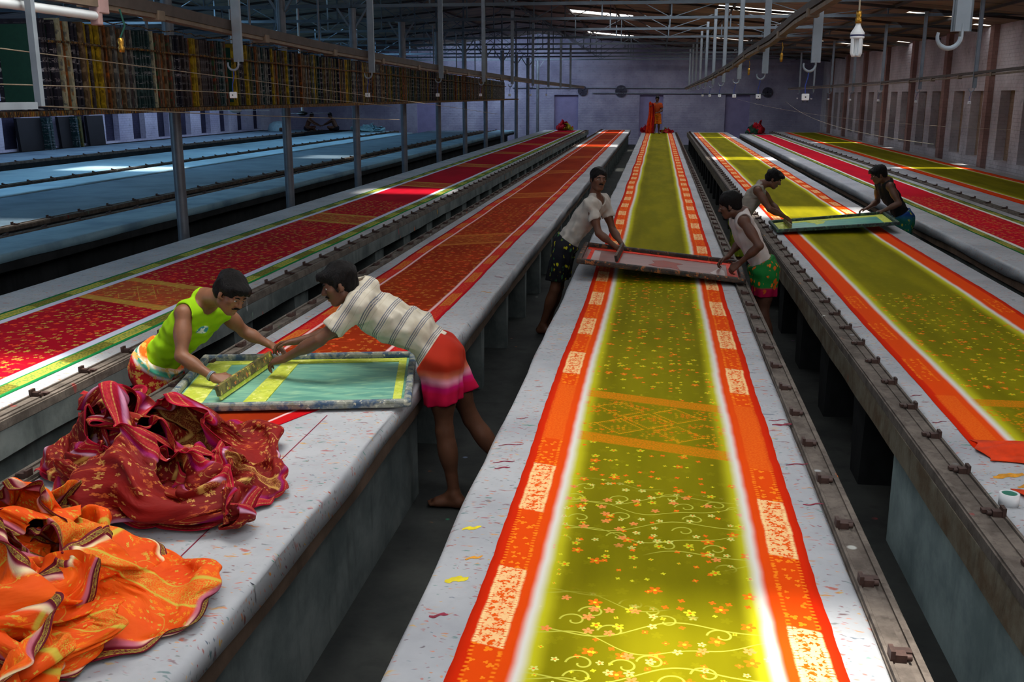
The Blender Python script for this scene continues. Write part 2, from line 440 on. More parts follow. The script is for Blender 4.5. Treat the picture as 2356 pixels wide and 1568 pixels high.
# walls with window-like niches -------------------------------------------------
def niche_wall(name, x, side, niches, z0, z1, top, mat, depth=.26):
    """wall in the plane x, niches are (ya, yb); side=+1 solid lies at +x"""
    mb = MB(); t = .45*side
    def bx(y0, y1, za, zb, xa=x, xb=x+t): mb.box((min(xa, xb), y0, za), (max(xa, xb), y1, zb))
    bx(YF, YB, -.1, z0); bx(YF, YB, z1, top)
    y = YF
    for a, b in niches:
        bx(y, a, z0, z1); y = b
    bx(y, YB, z0, z1)
    o = struct(mb, name, mat)
    return o
nr = []
y = 3.05+.35
k = 0
while y < 51:
    for off in (.35, 1.95):
        if y+off+.98 < YB-.5: nr.append((y+off, y+off+.98))
    y += 3.9
niche_wall('wall_right', XR, 1, nr, .96, 2.58, 4.2, M['wall_r'])
nl = []
y = YF+.5
while y < 50:
    nl.append((y, y+.95)); y += 1.95
niche_wall('wall_left', XL, -1, nl, .85, 2.3, 5.6, M['wall_l'])
for i, (a, b) in enumerate(nr):
    mb = MB(); mb.box((XR+.22, a-.02, .9), (XR+.40, b+.02, 2.62))
    o = struct(mb, 'window_%d' % (i+1), M['niche'])
for i, (a, b) in enumerate(nl):
    mb = MB(); mb.box((XL-.40, a-.02, .8), (XL-.22, b+.02, 2.35))
    o = struct(mb, 'window_%d' % (len(nr)+i+1), M['niche_dark'])
# piers along the right wall
n = 0
y = 3.05+.35-.42
while y < 52:
    n += 1
    struct(MB().box((XR-.13, y, 0), (XR+.02, y+.30, 4.16)), 'trim_%d' % n, M['pier']); y += 3.9
# back wall, with recessed door openings
doors = [(-12.6, -11.3), (-5.35, -4.12), (-1.0, .19), (3.27, 4.48)]
mb = MB(); xx = XL-.3
for a, b in doors:
    mb.box((xx, YB, -.1), (a, YB+.35, 2.48)); mb.box((a, YB, -.1), (b, YB+.35, .4)); xx = b
mb.box((xx, YB, -.1), (XR+.3, YB+.35, 2.48)); mb.box((XL-.3, YB, 2.48), (XR+.3, YB+.35, 5.8))
struct(mb, 'wall_back', M['wall_b'])
for i, (a, b) in enumerate(doors):
    mb = MB().box((a-.02, YB+.16, .4), (b+.02, YB+.34, 2.5))
    struct(mb, 'door_%d' % (i+1), M['door_lilac'])
struct(MB().box((XL-.3, YF-.3, -.1), (XR+.3, YF, 5.8)), 'wall_front', M['wall_b'])

# ---------------------------------------------------------------- roof with openings for the skylight sheets
SKY = [  # x0,x1,y0,y1,tint  (0 white, 1 blue)
    (1.45, 3.65, 28.0, 29.3, 0), (-3.1, -.95, 34.6, 36.0, 0), (-3.3, -1.05, 46.9, 48.3, 0),
    (1.35, 3.45, 14.9, 16.3, 0), (-5.0, -3.5, 17.6, 18.5, 0), (5.6, 7.3, 25.3, 25.7, 0), (5.6, 7.3, 38.4, 38.8, 0),  # openings from here down are assumed from the light falling below
    (1.5, 3.4, 42.4, 42.8, 0), (7.5, 7.9, 26.8, 27.2, 0), (7.5, 7.9, 35.0, 35.4, 0),
    (.0, 2.3, 1.9, 3.4, 0), (-4.9, -2.9, 4.3, 6.2, 0),
    (-9.6, -7.9, 27.2, 28.6, 1), (-9.6, -8.2, 12.0, 13.2, 1), (-13.5, -11.0, 22.0, 23.4, 1)]
def roof_sheet(name, xa, xb, holes):
    xs = sorted({xa, xb, *[h[0] for h in holes], *[h[1] for h in holes]})
    mb = MB(); T = .03
    for x0, x1 in zip(xs[:-1], xs[1:]):
        cuts = sorted((h[2], h[3]) for h in holes if h[0] < x1-1e-6 and h[1] > x0+1e-6)
        y = YF-.3
        for a, b in cuts+[(YB+.3, YB+.3)]:
            if a > y:
                z0, z1 = roof_z(x0+1e-6 if x0 > -6.001 else x0), roof_z(x1 if xa >= -6 else min(x1, -6.0001))
                mb.add([(x0, y, z0), (x1, y, z1), (x1, a, z1), (x0, a, z0), (x0, y, z0+T), (x1, y, z1+T), (x1, a, z1+T), (x0, a, z0+T)],
                       [(0,3,2,1), (4,5,6,7), (0,1,5,4), (1,2,6,5), (2,3,7,6), (3,0,4,7)])
            y = max(y, b)
    return struct(mb, name, M['roof'])
roof_sheet('ceiling', -6, XR+.4, [h for h in SKY if h[0] > -6])
roof_sheet('ceiling_left', XL-.4, -6, [h for h in SKY if h[0] < -6])
def sky_mat(name, col, s, t):
    m = bpy.data.materials.new(name); m.use_nodes = True; nt = m.node_tree; nt.nodes.clear()
    o = nt.nodes.new('ShaderNodeOutputMaterial'); e = nt.nodes.new('ShaderNodeEmission'); tr = nt.nodes.new('ShaderNodeBsdfTransparent'); mx = nt.nodes.new('ShaderNodeMixShader')
    e.inputs[0].default_value = (*col, 1); e.inputs[1].default_value = s; mx.inputs[0].default_value = t
    nt.links.new(tr.outputs[0], mx.inputs[1]); nt.links.new(e.outputs[0], mx.inputs[2]); nt.links.new(mx.outputs[0], o.inputs[0]); return m
M['sky0'] = sky_mat('daylight through clear roof sheet', (1, .97, .9), 5.0, .5)
M['sky1'] = sky_mat('daylight through blue roof sheet', (.55, .85, 1), 3.0, .6)
for i, (x0, x1, y0, y1, t) in enumerate(SKY):
    z0, z1 = roof_z(x0), roof_z(x1)
    mb = MB().add([(x0, y0, z0+.015), (x1, y0, z1+.015), (x1, y1, z1+.015), (x0, y1, z0+.015)], [(0, 1, 2, 3)])
    # ribs of the translucent sheet
    o = struct(mb, 'window_%d' % (80+i), M['sky%d' % t])

# purlins and trusses ------------------------------------------------------------
def truss_mesh(xa, xb, zb, flip):
    bot = MB(); bot.beam((xa, 0, zb), (xb, 0, zb), .055, .06)
    top = MB(); top.beam((xa, 0, roof_z(xa+1e-4 if xa > -6.01 else xa)-.07), (xb, 0, roof_z(xb if xb > -5.9 else xb-1e-4)-.07), .05, .06)
    n = int(round((xb-xa)/1.55)); web = []
    for i in range(n+1):
        x = xa+(xb-xa)*i/n; zt = roof_z(min(max(x, xa+1e-4), xb-1e-4))-.08
        if zt-zb > .12: web.append(MB().beam((x, 0, zb), (x, 0, zt), .03, .03))
        if i < n:
            x2 = xa+(xb-xa)*(i+1)/n; zt2 = roof_z(min(max(x2, xa+1e-4), xb-1e-4))-.08
            if zt-zb > .15:
                web.append(MB().beam((x, 0, zt), (x2, 0, zb),   .018, .018) if (i % 2) ^ flip else MB().beam((x, 0, zb), (x2, 0, zt2),   .018, .018))
    return bot, top, web
TRY = [8.3+3.9*k for k in range(-3, 12)]
def make_truss(name, xa, xb, zb, flip, label, group):
    root = None
    for y in TRY:
        if root is None:
            root = empty(name, (0, y, 0)); bot, top, web = truss_mesh(xa, xb, zb, flip)
            bot.build('bottom_chord', M['truss'], root); top.build('top_chord', M['purlin'], root)
            for w in web: w.build('web_bar', M['truss'], root)
            tag(root, label, 'roof truss', group); o = root
        else:
            o = copy_tree(root); o.location.y = y
make_truss('roof_truss', -6, XR, 4.16, 0, 'thin steel truss of tubes spanning under the sloping brown roof', 'trusses over the coloured tables')
make_truss('roof_truss', XL, -6.02, 4.16, 1, 'thin steel truss of tubes under the blue-lit roof over the bare tables', 'trusses over the bare tables')
root = None
for i, x in enumerate([-17.5, -15, -12.5, -10, -7.5, -4.6, -3.0, -1.4, .2, 1.8, 3.4, 5.0, 6.6]):
    z = roof_z(x)-.03
    o = MB().box((x-.025, YF, z-.05), (x+.025, YB, z+.0)).build('purlin', M['purlin'])
    tag(o, 'long dark purlin running the length of the roof', 'purlin', 'purlins under the roof sheets')

# columns -------------------------------------------------------------------------
root = None
for k in range(0, 11):
    y = 12.2+3.9*k
    if root is None:
        root = empty('steel_column', (-6, y, 0))
        MB().tube([(0, 0, 0), (0, 0, 4.12)], .072, 14).build('shaft', M['steel_d'], root)
        MB().box((-.16, -.16, 0), (.16, .16, .012)).build('base_plate', M['steel_d'], root)
        MB().tube([(0, 0, 2.6), (0, 0, 2.64)], .078, 14).build('collar', M['steel_d'], root)
        for s in (-1, 1):
            MB().beam((s*.03, 0, 3.72), (s*.30, 0, 4.12), .035, .035).build('bracket', M['steel_d'], root)
        tag(root, 'nearest grey steel column, at the left end of the row behind the crimson cloth', 'column', 'columns carrying the roof')
    else:
        o = copy_tree(root); o.location.y = y; o['label'] = ORD[k]+' grey steel column from the left in the row behind the crimson cloth'
# ---------------------------------------------------------------- long printing tables
def cloth_profile(xa, xb, dl, dr, top=.8, th=.012):
    """closed profile of a padded top with rounded drapes of length dl / dr"""
    def corner(x, s, d):
        p = []
        for a in (0, 30, 60, 90):
            q = math.radians(a); p.append((x-s*.03+s*.03*math.sin(q), top-.03+.03*math.cos(q)))
        p.append((x+s*.006, top-d)); return p
    out = corner(xa, -1, dl)[::-1]+corner(xb, 1, dr)
    inn = [(xb-th, top-dr), (xb-th, top-.05), (xa+th, top-.05), (xa+th, top-dl)]
    return out+inn
def extr(prof, ys, seed, amp=.006, cloth=True):
    """profile extruded along y with small irregularities; returns MB"""
    n = len(prof); mb = MB(); rr = np.random.RandomState(seed); vs = []
    ph = rr.rand(n, 4)*6.28
    for y in ys:
        for i, (x, z) in enumerate(prof):
            dx = amp*(math.sin(y*2.3+ph[i % 3, 0])+.6*math.sin(y*5.1+ph[i % 3, 1])) if z < .79 else amp*.5*math.sin(y*1.1+ph[0, 2])
            dz = amp*(math.sin(y*1.9+ph[0, 3])+.5*math.sin(y*6.3+ph[1, 3])) if z < .74 else 0
            vs.append((x+dx*(1 if cloth else .4), y, z+dz))
    fs = [(k*n+i, k*n+(i+1) % n, (k+1)*n+(i+1) % n, (k+1)*n+i) for k in range(len(ys)-1) for i in range(n)]
    fs = [f[::-1] for f in fs]
    mb.add(vs, fs, cloth); mb.add([vs[i] for i in range(n)], [tuple(range(n))]); mb.add([vs[len(vs)-n+i] for i in range(n)], [tuple(range(n))[::-1]])
    return mb
def make_table(label, xa, xb, y0, y1, rail=0, drape=(.10, .10), step=.49, phase=.45, wall_to=5.6, piers=True, mat='cloth', conc='conc', edge='brown_edge', wall_h=(.0, .62), group='long printing tables', ins=.06, pw=.14, pmat=None, top=.8, rail_w=.12, stops=True):
    root = empty('printing_table', ((xa+xb)/2, 0, 0)); cx_ = (xa+xb)/2
    L = lambda x: x-cx_
    ta, tb = xa+(rail_w if rail < 0 else 0), xb-(rail_w if rail > 0 else 0)
    ys = [y0]; y = y0
    while y < y1:
        y = min(y1, y+(.12 if y < 8 else .4 if y < 20 else 1.5)); ys.append(y)
    prof = cloth_profile(L(ta), L(tb), drape[0] if rail >= 0 else .02, drape[1] if rail <= 0 else .02, top)
    extr(prof, ys, int(abs(xa*100)) % 97).build('padded_top', M[mat], root)
    sl = MB()
    a, b = L(xa)+.014, L(xb)-.014
    if rail < 0: a = L(xa)
    if rail > 0: b = L(xb)
    extr([(a, top-.20), (a, top-.055), (b, top-.055), (b, top-.20)][::-1], ys, 3, .006, False).build('slab', M[edge], root)
    # base: solid plinth near the viewer, then piers
    if wall_to > y0:
        MB().box((a+ins, y0, 0), (b-ins, wall_to, top-.19)).build('base_wall', M[conc], root)
    if piers:
        pm = None; y = max(wall_to, y0)+1.0
        while y < y1-.3:
            if pm is None:
                mb = MB()
                mb.add([(a+ins, -pw, 0), (b-ins, -pw, 0), (b-ins, pw, 0), (a+ins, pw, 0), (a+ins, -pw*1.5, top-.19), (b-ins, -pw*1.5, top-.19), (b-ins, pw*1.5, top-.19), (a+ins, pw*1.5, top-.19)],
                       [(0,3,2,1), (4,5,6,7), (0,1,5,4), (1,2,6,5), (2,3,7,6), (3,0,4,7)])
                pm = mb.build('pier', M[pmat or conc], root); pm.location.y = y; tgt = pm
            else:
                o = pm.copy(); o.location.y = y; link(o, root)
            y += 1.45
    if rail:
        s = rail; xo = L(xb if s > 0 else xa); xi = xo-s*rail_w
        mb = MB()   # angle iron with raised lip, on a bed of mortar
        lo, hi = sorted((xi, xo)); mb.box((lo, y0, top-.052), (hi, y1, top-.004))
        lo, hi = sorted((xi+s*.005, xi+s*.016)); mb.box((lo, y0, top-.01), (hi, y1, top+.012))
        lo, hi = sorted((xi+s*.02, xi+s*.066)); mb.box((lo, y0, top-.01), (hi, y1, top+.004))
        lo, hi = sorted((xo-s*.028, xo-s*.008)); mb.box((lo, y0, top-.01), (hi, y1, top+.006))
        rl = mb.build('register_rail', M['iron'], root)
        if stops:
            st = None; y = phase
            while y < y0+.2: y += step
            cnt = 0
            rest = MB()
            while y < y1-.2:
                if cnt < 95:
                    if st is None:
                        mb = MB(); x0 = xi+s*.012
                        mb.cbox((x0+s*.024, 0, top+.016), (.048, .034, .026)); mb.cbox((x0+s*.005, 0, top+.022), (.014, .046, .044))
                        mb.tube([(x0+s*.050, 0, top+.014), (x0+s*.066, 0, top+.014)], .011, 6)
                        mb.cbox((x0+s*.05, .045, top+.008), (.05, .03, .014))
                        st = mb.build('stop_block', M['rust'], rl); st.location.y = y
                    else:
                        o = st.copy(); o.location.y = y; link(o, rl)
                else: rest.cbox((xi+s*.04, y, top+.02), (.07, .05, .045))
                y += step; cnt += 1
            if rest.v: tag(rest.build('stop_block', M['rust'], rl), kind='stuff')
    tag(root, label, 'printing table', group)
    return root
T = 'long printing table '
tb0 = make_table(T+'carrying the olive and orange cloth down the middle of the hall', -.77, .86, -1.2, 47.5, 1, (.14, .03), .49, .45, 5.2, conc='conc')
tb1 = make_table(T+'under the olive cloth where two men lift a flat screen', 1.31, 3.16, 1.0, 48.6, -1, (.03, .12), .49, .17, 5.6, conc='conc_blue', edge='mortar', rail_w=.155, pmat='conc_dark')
make_table(T+'under the narrow crimson cloth with green edges', 3.58, 5.12, 3.0, 46.8, 0, (.12, .06), wall_to=46.5, piers=False)
make_table(T+'under the olive cloth beside the wall of niches', 5.15, 7.62, 6.0, 49.5, -1, (.03, .06), .8, .2, wall_to=49.3, piers=False, conc='conc_blue', edge='conc')
tb2 = make_table(T+'under the rust cloth with two fabric heaps on its near end', -2.86, -1.37, .4, 51.5, -1, (.03, .11), .49, .0, 5.9, conc='conc', pw=.055)
make_table(T+'under the crimson cloth with green and gold borders', -5.6, -3.40, 2.0, 50.6, 1, (.05, .03), .51, .0, 7.0, edge='conc')
B = 'bare table under pale blue cloth, '
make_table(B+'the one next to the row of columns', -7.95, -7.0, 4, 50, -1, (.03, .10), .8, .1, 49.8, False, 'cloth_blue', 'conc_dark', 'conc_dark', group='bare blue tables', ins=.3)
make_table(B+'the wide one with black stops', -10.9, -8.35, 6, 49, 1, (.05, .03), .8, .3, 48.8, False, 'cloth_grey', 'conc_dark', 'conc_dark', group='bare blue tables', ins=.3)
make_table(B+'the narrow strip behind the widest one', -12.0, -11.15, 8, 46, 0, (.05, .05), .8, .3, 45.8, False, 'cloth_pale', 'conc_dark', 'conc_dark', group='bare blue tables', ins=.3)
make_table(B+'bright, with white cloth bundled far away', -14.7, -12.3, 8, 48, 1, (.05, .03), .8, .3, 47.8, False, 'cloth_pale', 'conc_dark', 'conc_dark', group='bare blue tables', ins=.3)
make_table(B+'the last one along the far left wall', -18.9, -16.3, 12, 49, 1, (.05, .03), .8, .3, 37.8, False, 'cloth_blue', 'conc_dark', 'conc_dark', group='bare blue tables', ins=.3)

M['dye'] = plain('dried maroon dye', rgb(130, 20, 50), .6, .3, 0, .25, 30); M['dye_o'] = plain('dried ochre dye', rgb(206, 140, 30), .6, .3, 0, .25, 30); M['dye_y'] = plain('wet yellow paste', rgb(226, 206, 10), .4, .4, 0, .1, 30)
def dye_mark(root, x0, x1, y, w, mat='dye', tilt=.03):
    """brushed stroke of dye across the padded top"""
    cx_ = root.location.x; n = 9; t = np.linspace(0, 1, n); ww = w*(.45+.55*np.sin(t*PI)**.5)*(1+.25*np.sin(t*17+y*9)); xs = x0+(x1-x0)*t-cx_; yy = y+tilt*t+.006*np.sin(t*9+y*5)
    P = np.stack([np.stack([xs, yy-ww/2, 0*t+.8012], -1), np.stack([xs, yy, 0*t+.8026], -1), np.stack([xs, yy+ww/2, 0*t+.8012], -1)], 0)
    grid_mesh('dye_mark', P, None, M[mat], root)
for a in ((.64, .755, 5.17, .03), (.63, .72, 5.24, .012), (.64, .75, 4.58, .014), (.655, .745, 4.10, .013), (.64, .72, 7.3, .012), (.66, .73, 8.0, .01)): dye_mark(tb0, *a)
for a in ((-.72, -.62, 4.42, .012), (-.70, -.63, 4.34, .016), (-.73, -.61, 4.66, .010), (-.70, -.64, 5.08, .01)): dye_mark(tb0, *a)
dye_mark(tb0, -.70, -.62, 3.22, .04, 'dye_y'); dye_mark(tb0, -.72, -.65, 3.66, .03, 'dye_y'); dye_mark(tb0, -.70, -.64, 2.96, .02); dye_mark(tb0, -.66, -.60, 3.40, .02, 'dye_o')
for a in ((1.48, 1.555, 5.82, .010), (1.48, 1.56, 5.33, .010), (1.48, 1.55, 7.6, .012)): dye_mark(tb1, *a)
dye_mark(tb1, 1.55, 1.70, 4.55, .05, 'dye_o', .06); dye_mark(tb1, 1.62, 1.72, 4.44, .03, 'dye_o', .05)
for k in range(9): dye_mark(tb2, -1.50, -1.40, 8.6+.75*k, .018, 'dye' if k % 3 else 'dye_o', -.05)
P = np.array([[(-1.722+2.115, y, .8014) for y in (2.2, 3.2, 4.2, 5.0)], [(-1.716+2.115, y, .8014) for y in (2.2, 3.2, 4.2, 5.0)]]); grid_mesh('guide_line', P, None, M['dye'], tb2)
# ---------------------------------------------------------------- cloth lengths pinned on the tables
def lay_cloth(name, label, xc, half, y0, y1, mat, seed=0, edge=.012, group='sari lengths pinned on the tables', z=.8025, drift=.0, pull=None):
    ys = []; y = y0
    while y < y1:
        ys.append(y); y += .06 if y < 8 else .12 if y < 16 else .4 if y < 30 else 1.0
    ys.append(y1); ys = np.array(ys)
    us = np.array([-1, -.93, -.84, -.72, -.5, -.25, 0, .25, .5, .72, .84, .93, 1.0])
    l = xc+drift*np.sin(ys*.21+seed)-half+edge*wob(ys, seed, 6, .22); r = xc+drift*np.sin(ys*.21+seed)+half+edge*wob(ys, seed+5, 6, .22)
    if pull is not None: r = r-np.maximum(pull[0]-ys, 0)*pull[1]
    P = np.zeros((len(ys), len(us), 3)); UV = np.zeros((len(ys), len(us), 2))
    t = (us+1)/2
    P[:, :, 0] = l[:, None]*(1-t)+r[:, None]*t; P[:, :, 1] = ys[:, None]
    P[:, :, 2] = z+.0012*np.abs(np.sin(ys[:, None]*3.1+us[None]*4+seed))
    UV[:, :, 0] = us[None]*half; UV[:, :, 1] = ys[:, None]
    o = grid_mesh(name, P, UV, mat, thick=.0015)
    return tag(o, label, 'printed cloth', group)
lay_cloth('printed_cloth', 'olive sari cloth with orange floral borders on the middle table', .02, .59, .2, 47.2, sari_olive('olive sari', .59, .375, 10.1, (4.69, 5.57), y_block=-99.), 1, .02)
lay_cloth('printed_cloth', 'olive sari cloth passing under the lifted green screen', 2.24, .66, 4.95, 47.9, sari_olive('olive sari second', .66, .44, 9.0, (4.9, 5.8), 0, 2.4, y_block=14., y_dense=13.6), 2, .016)
lay_cloth('printed_cloth', 'olive sari cloth on the table beside the wall of niches', 6.5, .78, 7.0, 48.6, sari_olive('olive sari third', .78, .55, -9, (-8, -7), 0, y_block=99.), 3)
lay_cloth('printed_cloth', 'crimson cloth with thin green and white edges, second table from the right wall', 4.45, .50, 4.0, 45.5,
    sari_banded('crimson sari narrow', .50, .33, .05, rgb(186, 14, 42), rgb(206, 20, 40), FADE, rgb(40, 110, 50), rgb(30, 96, 46), rgb(190, 160, 70), rgb(110, 110, 40), [], 0, 18, ), 4)
lay_cloth('printed_cloth', 'rust brown cloth with red borders and gold lozenge bands', -2.11, .49, 4.25, 51.0,
    sari_banded('rust sari', .49, .345, .02, rgb(138, 36, 8), rgb(156, 50, 12), rgb(236, 190, 190), rgb(190, 20, 24), rgb(172, 8, 30), rgb(206, 130, 50), rgb(200, 20, 40), [(11.4+5.5*k, 12.3+5.5*k) for k in range(7)], -.55, 16, y_plain=5.5), 5, pull=(5.5, .42))
lay_cloth('printed_cloth', 'crimson cloth with green and gold borders and lozenge bands', -4.38, .72, 2.4, 50.0,
    sari_banded('crimson sari', .72, .49, .07, rgb(150, 6, 26), rgb(168, 8, 34), rgb(200, 204, 226), rgb(34, 124, 62), rgb(20, 110, 60), rgb(196, 176, 70), rgb(104, 84, 22), [(7.64+5.5*k, 8.6+5.5*k) for k in range(8)], .42, 16), 6)
# ---------------------------------------------------------------- people: one continuous skin from a smooth distance field
class Field:
    def __init__(s, lo, hi, h):
        s.h = h; s.lo = np.array(lo, float); s.n = np.ceil((np.array(hi)-s.lo)/h).astype(int)+1
        s.D = np.full(s.n, .08, np.float32)
        s.ax = [(s.lo[i]+h*np.arange(s.n[i])).astype(np.float32) for i in range(3)]
    def win(s, lo, hi):
        a = np.clip(np.floor((np.array(lo)-s.lo)/s.h).astype(int), 0, s.n); b = np.clip(np.ceil((np.array(hi)-s.lo)/s.h).astype(int)+1, 0, s.n)
        sl = tuple(slice(a[i], b[i]) for i in range(3))
        if any(b[i] <= a[i] for i in range(3)): return None, None
        return sl, np.meshgrid(*[s.ax[i][sl[i]] for i in range(3)], indexing='ij', sparse=True)
    def put(s, sl, d, k, mode):
        o = s.D[sl]
        if mode == 'sub':
            d = -d; h = np.clip(.5-.5*(o-d)/k, 0, 1); s.D[sl] = o*(1-h)+d*h+k*h*(1-h)
        else:
            h = np.clip(.5+.5*(o-d)/k, 0, 1); s.D[sl] = o*(1-h)+d*h-k*h*(1-h)
    def cone(s, a, b, ra, rb, k=.02, mode='add'):
        a = np.array(a, float); b = np.array(b, float); r = max(ra, rb)+.09
        sl, g = s.win(np.minimum(a, b)-r, np.maximum(a, b)+r)
        if sl is None: return s
        ba = b-a; L = ba@ba+1e-12
        p = [g[i]-np.float32(a[i]) for i in range(3)]
        t = np.clip((p[0]*ba[0]+p[1]*ba[1]+p[2]*ba[2])/L, 0, 1)
        d = np.sqrt((p[0]-t*ba[0])**2+(p[1]-t*ba[1])**2+(p[2]-t*ba[2])**2)-(ra+(rb-ra)*t)
        s.put(sl, d, k, mode); return s
    def ell(s, c, R, rad, k=.02, mode='add'):
        """R columns = local axes"""
        c = np.array(c, float); rad = np.array(rad, float); r = rad.max()+.09
        sl, g = s.win(c-r, c+r)
        if sl is None: return s
        p = [g[i]-np.float32(c[i]) for i in range(3)]
        q = [(p[0]*R[0][j]+p[1]*R[1][j]+p[2]*R[2][j]) for j in range(3)]
        k0 = np.sqrt(sum((q[j]/rad[j])**2 for j in range(3))); k1 = np.sqrt(sum((q[j]/rad[j]**2)**2 for j in range(3)))
        s.put(sl, k0*(k0-1)/np.maximum(k1, 1e-6), k, mode); return s
    def cut(s, pt, n, soft=.006):
        """remove everything on the +n side"""
        n = np.array(n, float); n /= np.linalg.norm(n)
        g = np.meshgrid(*s.ax, indexing='ij', sparse=True)
        d = sum((g[i]-pt[i])*n[i] for i in range(3)); s.D = np.maximum(s.D, d.astype(np.float32)); return s
    def noise(s, fn):
        g = np.meshgrid(*s.ax, indexing='ij', sparse=True); s.D = s.D+fn(*g).astype(np.float32); return s
    def surface(s):
        D = s.D; h = s.h; ins = D < 0
        c = ins[:-1, :-1, :-1].astype(np.int8)
        for i in (0, 1):
            for j in (0, 1):
                for k in (0, 1):
                    if i+j+k: c = c+ins[i:D.shape[0]-1+i, j:D.shape[1]-1+j, k:D.shape[2]-1+k]
        act = np.argwhere((c > 0) & (c < 8)); n = len(act)
        if not n: return np.zeros((0, 3)), np.zeros((0, 4), int)
        idx = -np.ones(c.shape, np.int32); idx[tuple(act.T)] = np.arange(n)
        acc = np.zeros((n, 3)); cnt = np.zeros(n)
        C = [(i, j, k) for i in (0, 1) for j in (0, 1) for k in (0, 1)]
        val = {q: D[act[:, 0]+q[0], act[:, 1]+q[1], act[:, 2]+q[2]].astype(float) for q in C}
        for q in C:
            for ax in range(3):
                if q[ax] == 0:
                    r = tuple(q[i]+(i == ax) for i in range(3)); a = val[q]; b = val[r]; m = (a < 0) != (b < 0)
                    t = np.where(m, a/np.where(m, a-b, 1), 0)
                    for i in range(3): acc[:, i] += np.where(m, q[i]+(t if i == ax else 0), 0)
                    cnt += m
        V = s.lo+h*(act+acc/cnt[:, None]); F = []
        for ax in range(3):
            u, w = [(1, 2), (2, 0), (0, 1)][ax]
            sa = [slice(None)]*3; sb = [slice(None)]*3; sa[ax] = slice(0, -1); sb[ax] = slice(1, None)
            A = ins[tuple(sa)]; B = ins[tuple(sb)]
            e = np.argwhere(A != B); ok = (e[:, u] > 0) & (e[:, w] > 0) & (e[:, u] < D.shape[u]-1) & (e[:, w] < D.shape[w]-1); e = e[ok]
            o = lambda du, dw: idx[tuple((e-np.array([du if i == u else dw if i == w else 0 for i in range(3)])).T)]
            q = np.stack([o(1, 1), o(0, 1), o(0, 0), o(1, 0)], 1); fl = A[tuple(e.T)]
            q[~fl] = q[~fl][:, ::-1]; F.append(q)
        return V, np.concatenate(F)
    def build(s, name, mat, parent, smooth=1):
        V, F = s.surface()
        if smooth and len(V):
            E = np.concatenate([F[:, [0, 1]], F[:, [1, 2]], F[:, [2, 3]], F[:, [3, 0]]])
            for _ in range(smooth):
                S = np.zeros_like(V); N = np.zeros(len(V))
                for i in range(3): S[:, i] = np.bincount(E[:, 0], V[E[:, 1], i], len(V))+np.bincount(E[:, 1], V[E[:, 0], i], len(V))
                N = np.bincount(E[:, 0], minlength=len(V))+np.bincount(E[:, 1], minlength=len(V)); V = V*.5+.5*S/np.maximum(N, 1)[:, None]
        me = bpy.data.meshes.new(name); b = np.array(parent.location) if parent is not None else 0
        me.vertices.add(len(V)); me.vertices.foreach_set('co', (V-b).astype(np.float32).reshape(-1))
        me.loops.add(len(F)*4); me.loops.foreach_set('vertex_index', F.reshape(-1).astype(np.int32))
        me.polygons.add(len(F)); me.polygons.foreach_set('loop_start', np.arange(0, len(F)*4, 4, dtype=np.int32)); me.polygons.foreach_set('loop_total', np.full(len(F), 4, np.int32))
        me.polygons.foreach_set('use_smooth', np.ones(len(F), bool)); me.materials.append(mat); me.update(calc_edges=True); me.validate()
        return link(bpy.data.objects.new(name, me), parent)
def unit(v): v = np.array(v, float); return v/np.linalg.norm(v)
def frame(f, u):
    f = unit(f); r = unit(np.cross(f, u)); return np.stack([r, f, np.cross(r, f)], 1)     # columns right, forward, up
def waves(seed, amp, fr, dirs=None, n=6):
    r = np.random.RandomState(seed); W = []
    for i in range(n):
        d = unit(r.randn(3)*np.array(dirs if dirs is not None else (1, 1, 1))); W.append((d*fr*(.6+r.rand()*1.2), r.rand()*6.28, amp*(.5+r.rand()*.6)/n*2))
    return lambda x, y, z: sum(a*np.sin(x*d[0]+y*d[1]+z*d[2]+p) for d, p, a in W)

def hand(F, wr, d, back, thumb, curl, s=1.0, spread=.0):
    """palm with four jointed fingers and a thumb. d wrist->knuckles, back = normal of the back of the hand, thumb = side of the thumb"""
    d = unit(d); back = unit(np.array(back)-d*np.dot(back, d)); t = unit(np.cross(d, back)); t = t if np.dot(t, thumb) > 0 else -t
    wr = np.array(wr); L = .082*s
    for i, (o, ln) in enumerate(((.030, .92), (.010, 1.0), (-.010, .97), (-.029, .88))):
        kn = wr+d*L*ln+t*o*s
        F.cone(wr+t*o*.55*s, kn, .0155*s, .0115*s, .012)
        q = kn; ang = 0; dirn = unit(d+t*o*spread*8)
        for j, (l, r0, r1) in enumerate(((.042, .0098, .0088), (.026, .0088, .0080), (.021, .0080, .0068))):
            ang += curl[j]*(1+.06*(i-1.5)); v = unit(dirn*math.cos(ang)-back*math.sin(ang)); e = q+v*l*ln*s
            F.cone(q, e, r0*s, r1*s, .004); q = e
    b = wr+d*.022*s+t*.022*s; m = b+unit(d*.62+t*.75-back*.25)*.040*s; e = m+unit(d*.9+t*.2-back*(.2+.5*curl[0]))*.030*s; e2 = e+unit(d*.95-back*(.3+.6*curl[0]))*.024*s
    F.cone(b, m, .0145*s, .0115*s, .012); F.cone(m, e, .0112*s, .0098*s, .005); F.cone(e, e2, .0098*s, .0078*s, .005)
    F.ell(wr+d*.045*s-back*.006, np.stack([t, d, back], 1), (.036*s, .045*s, .013*s), .01)

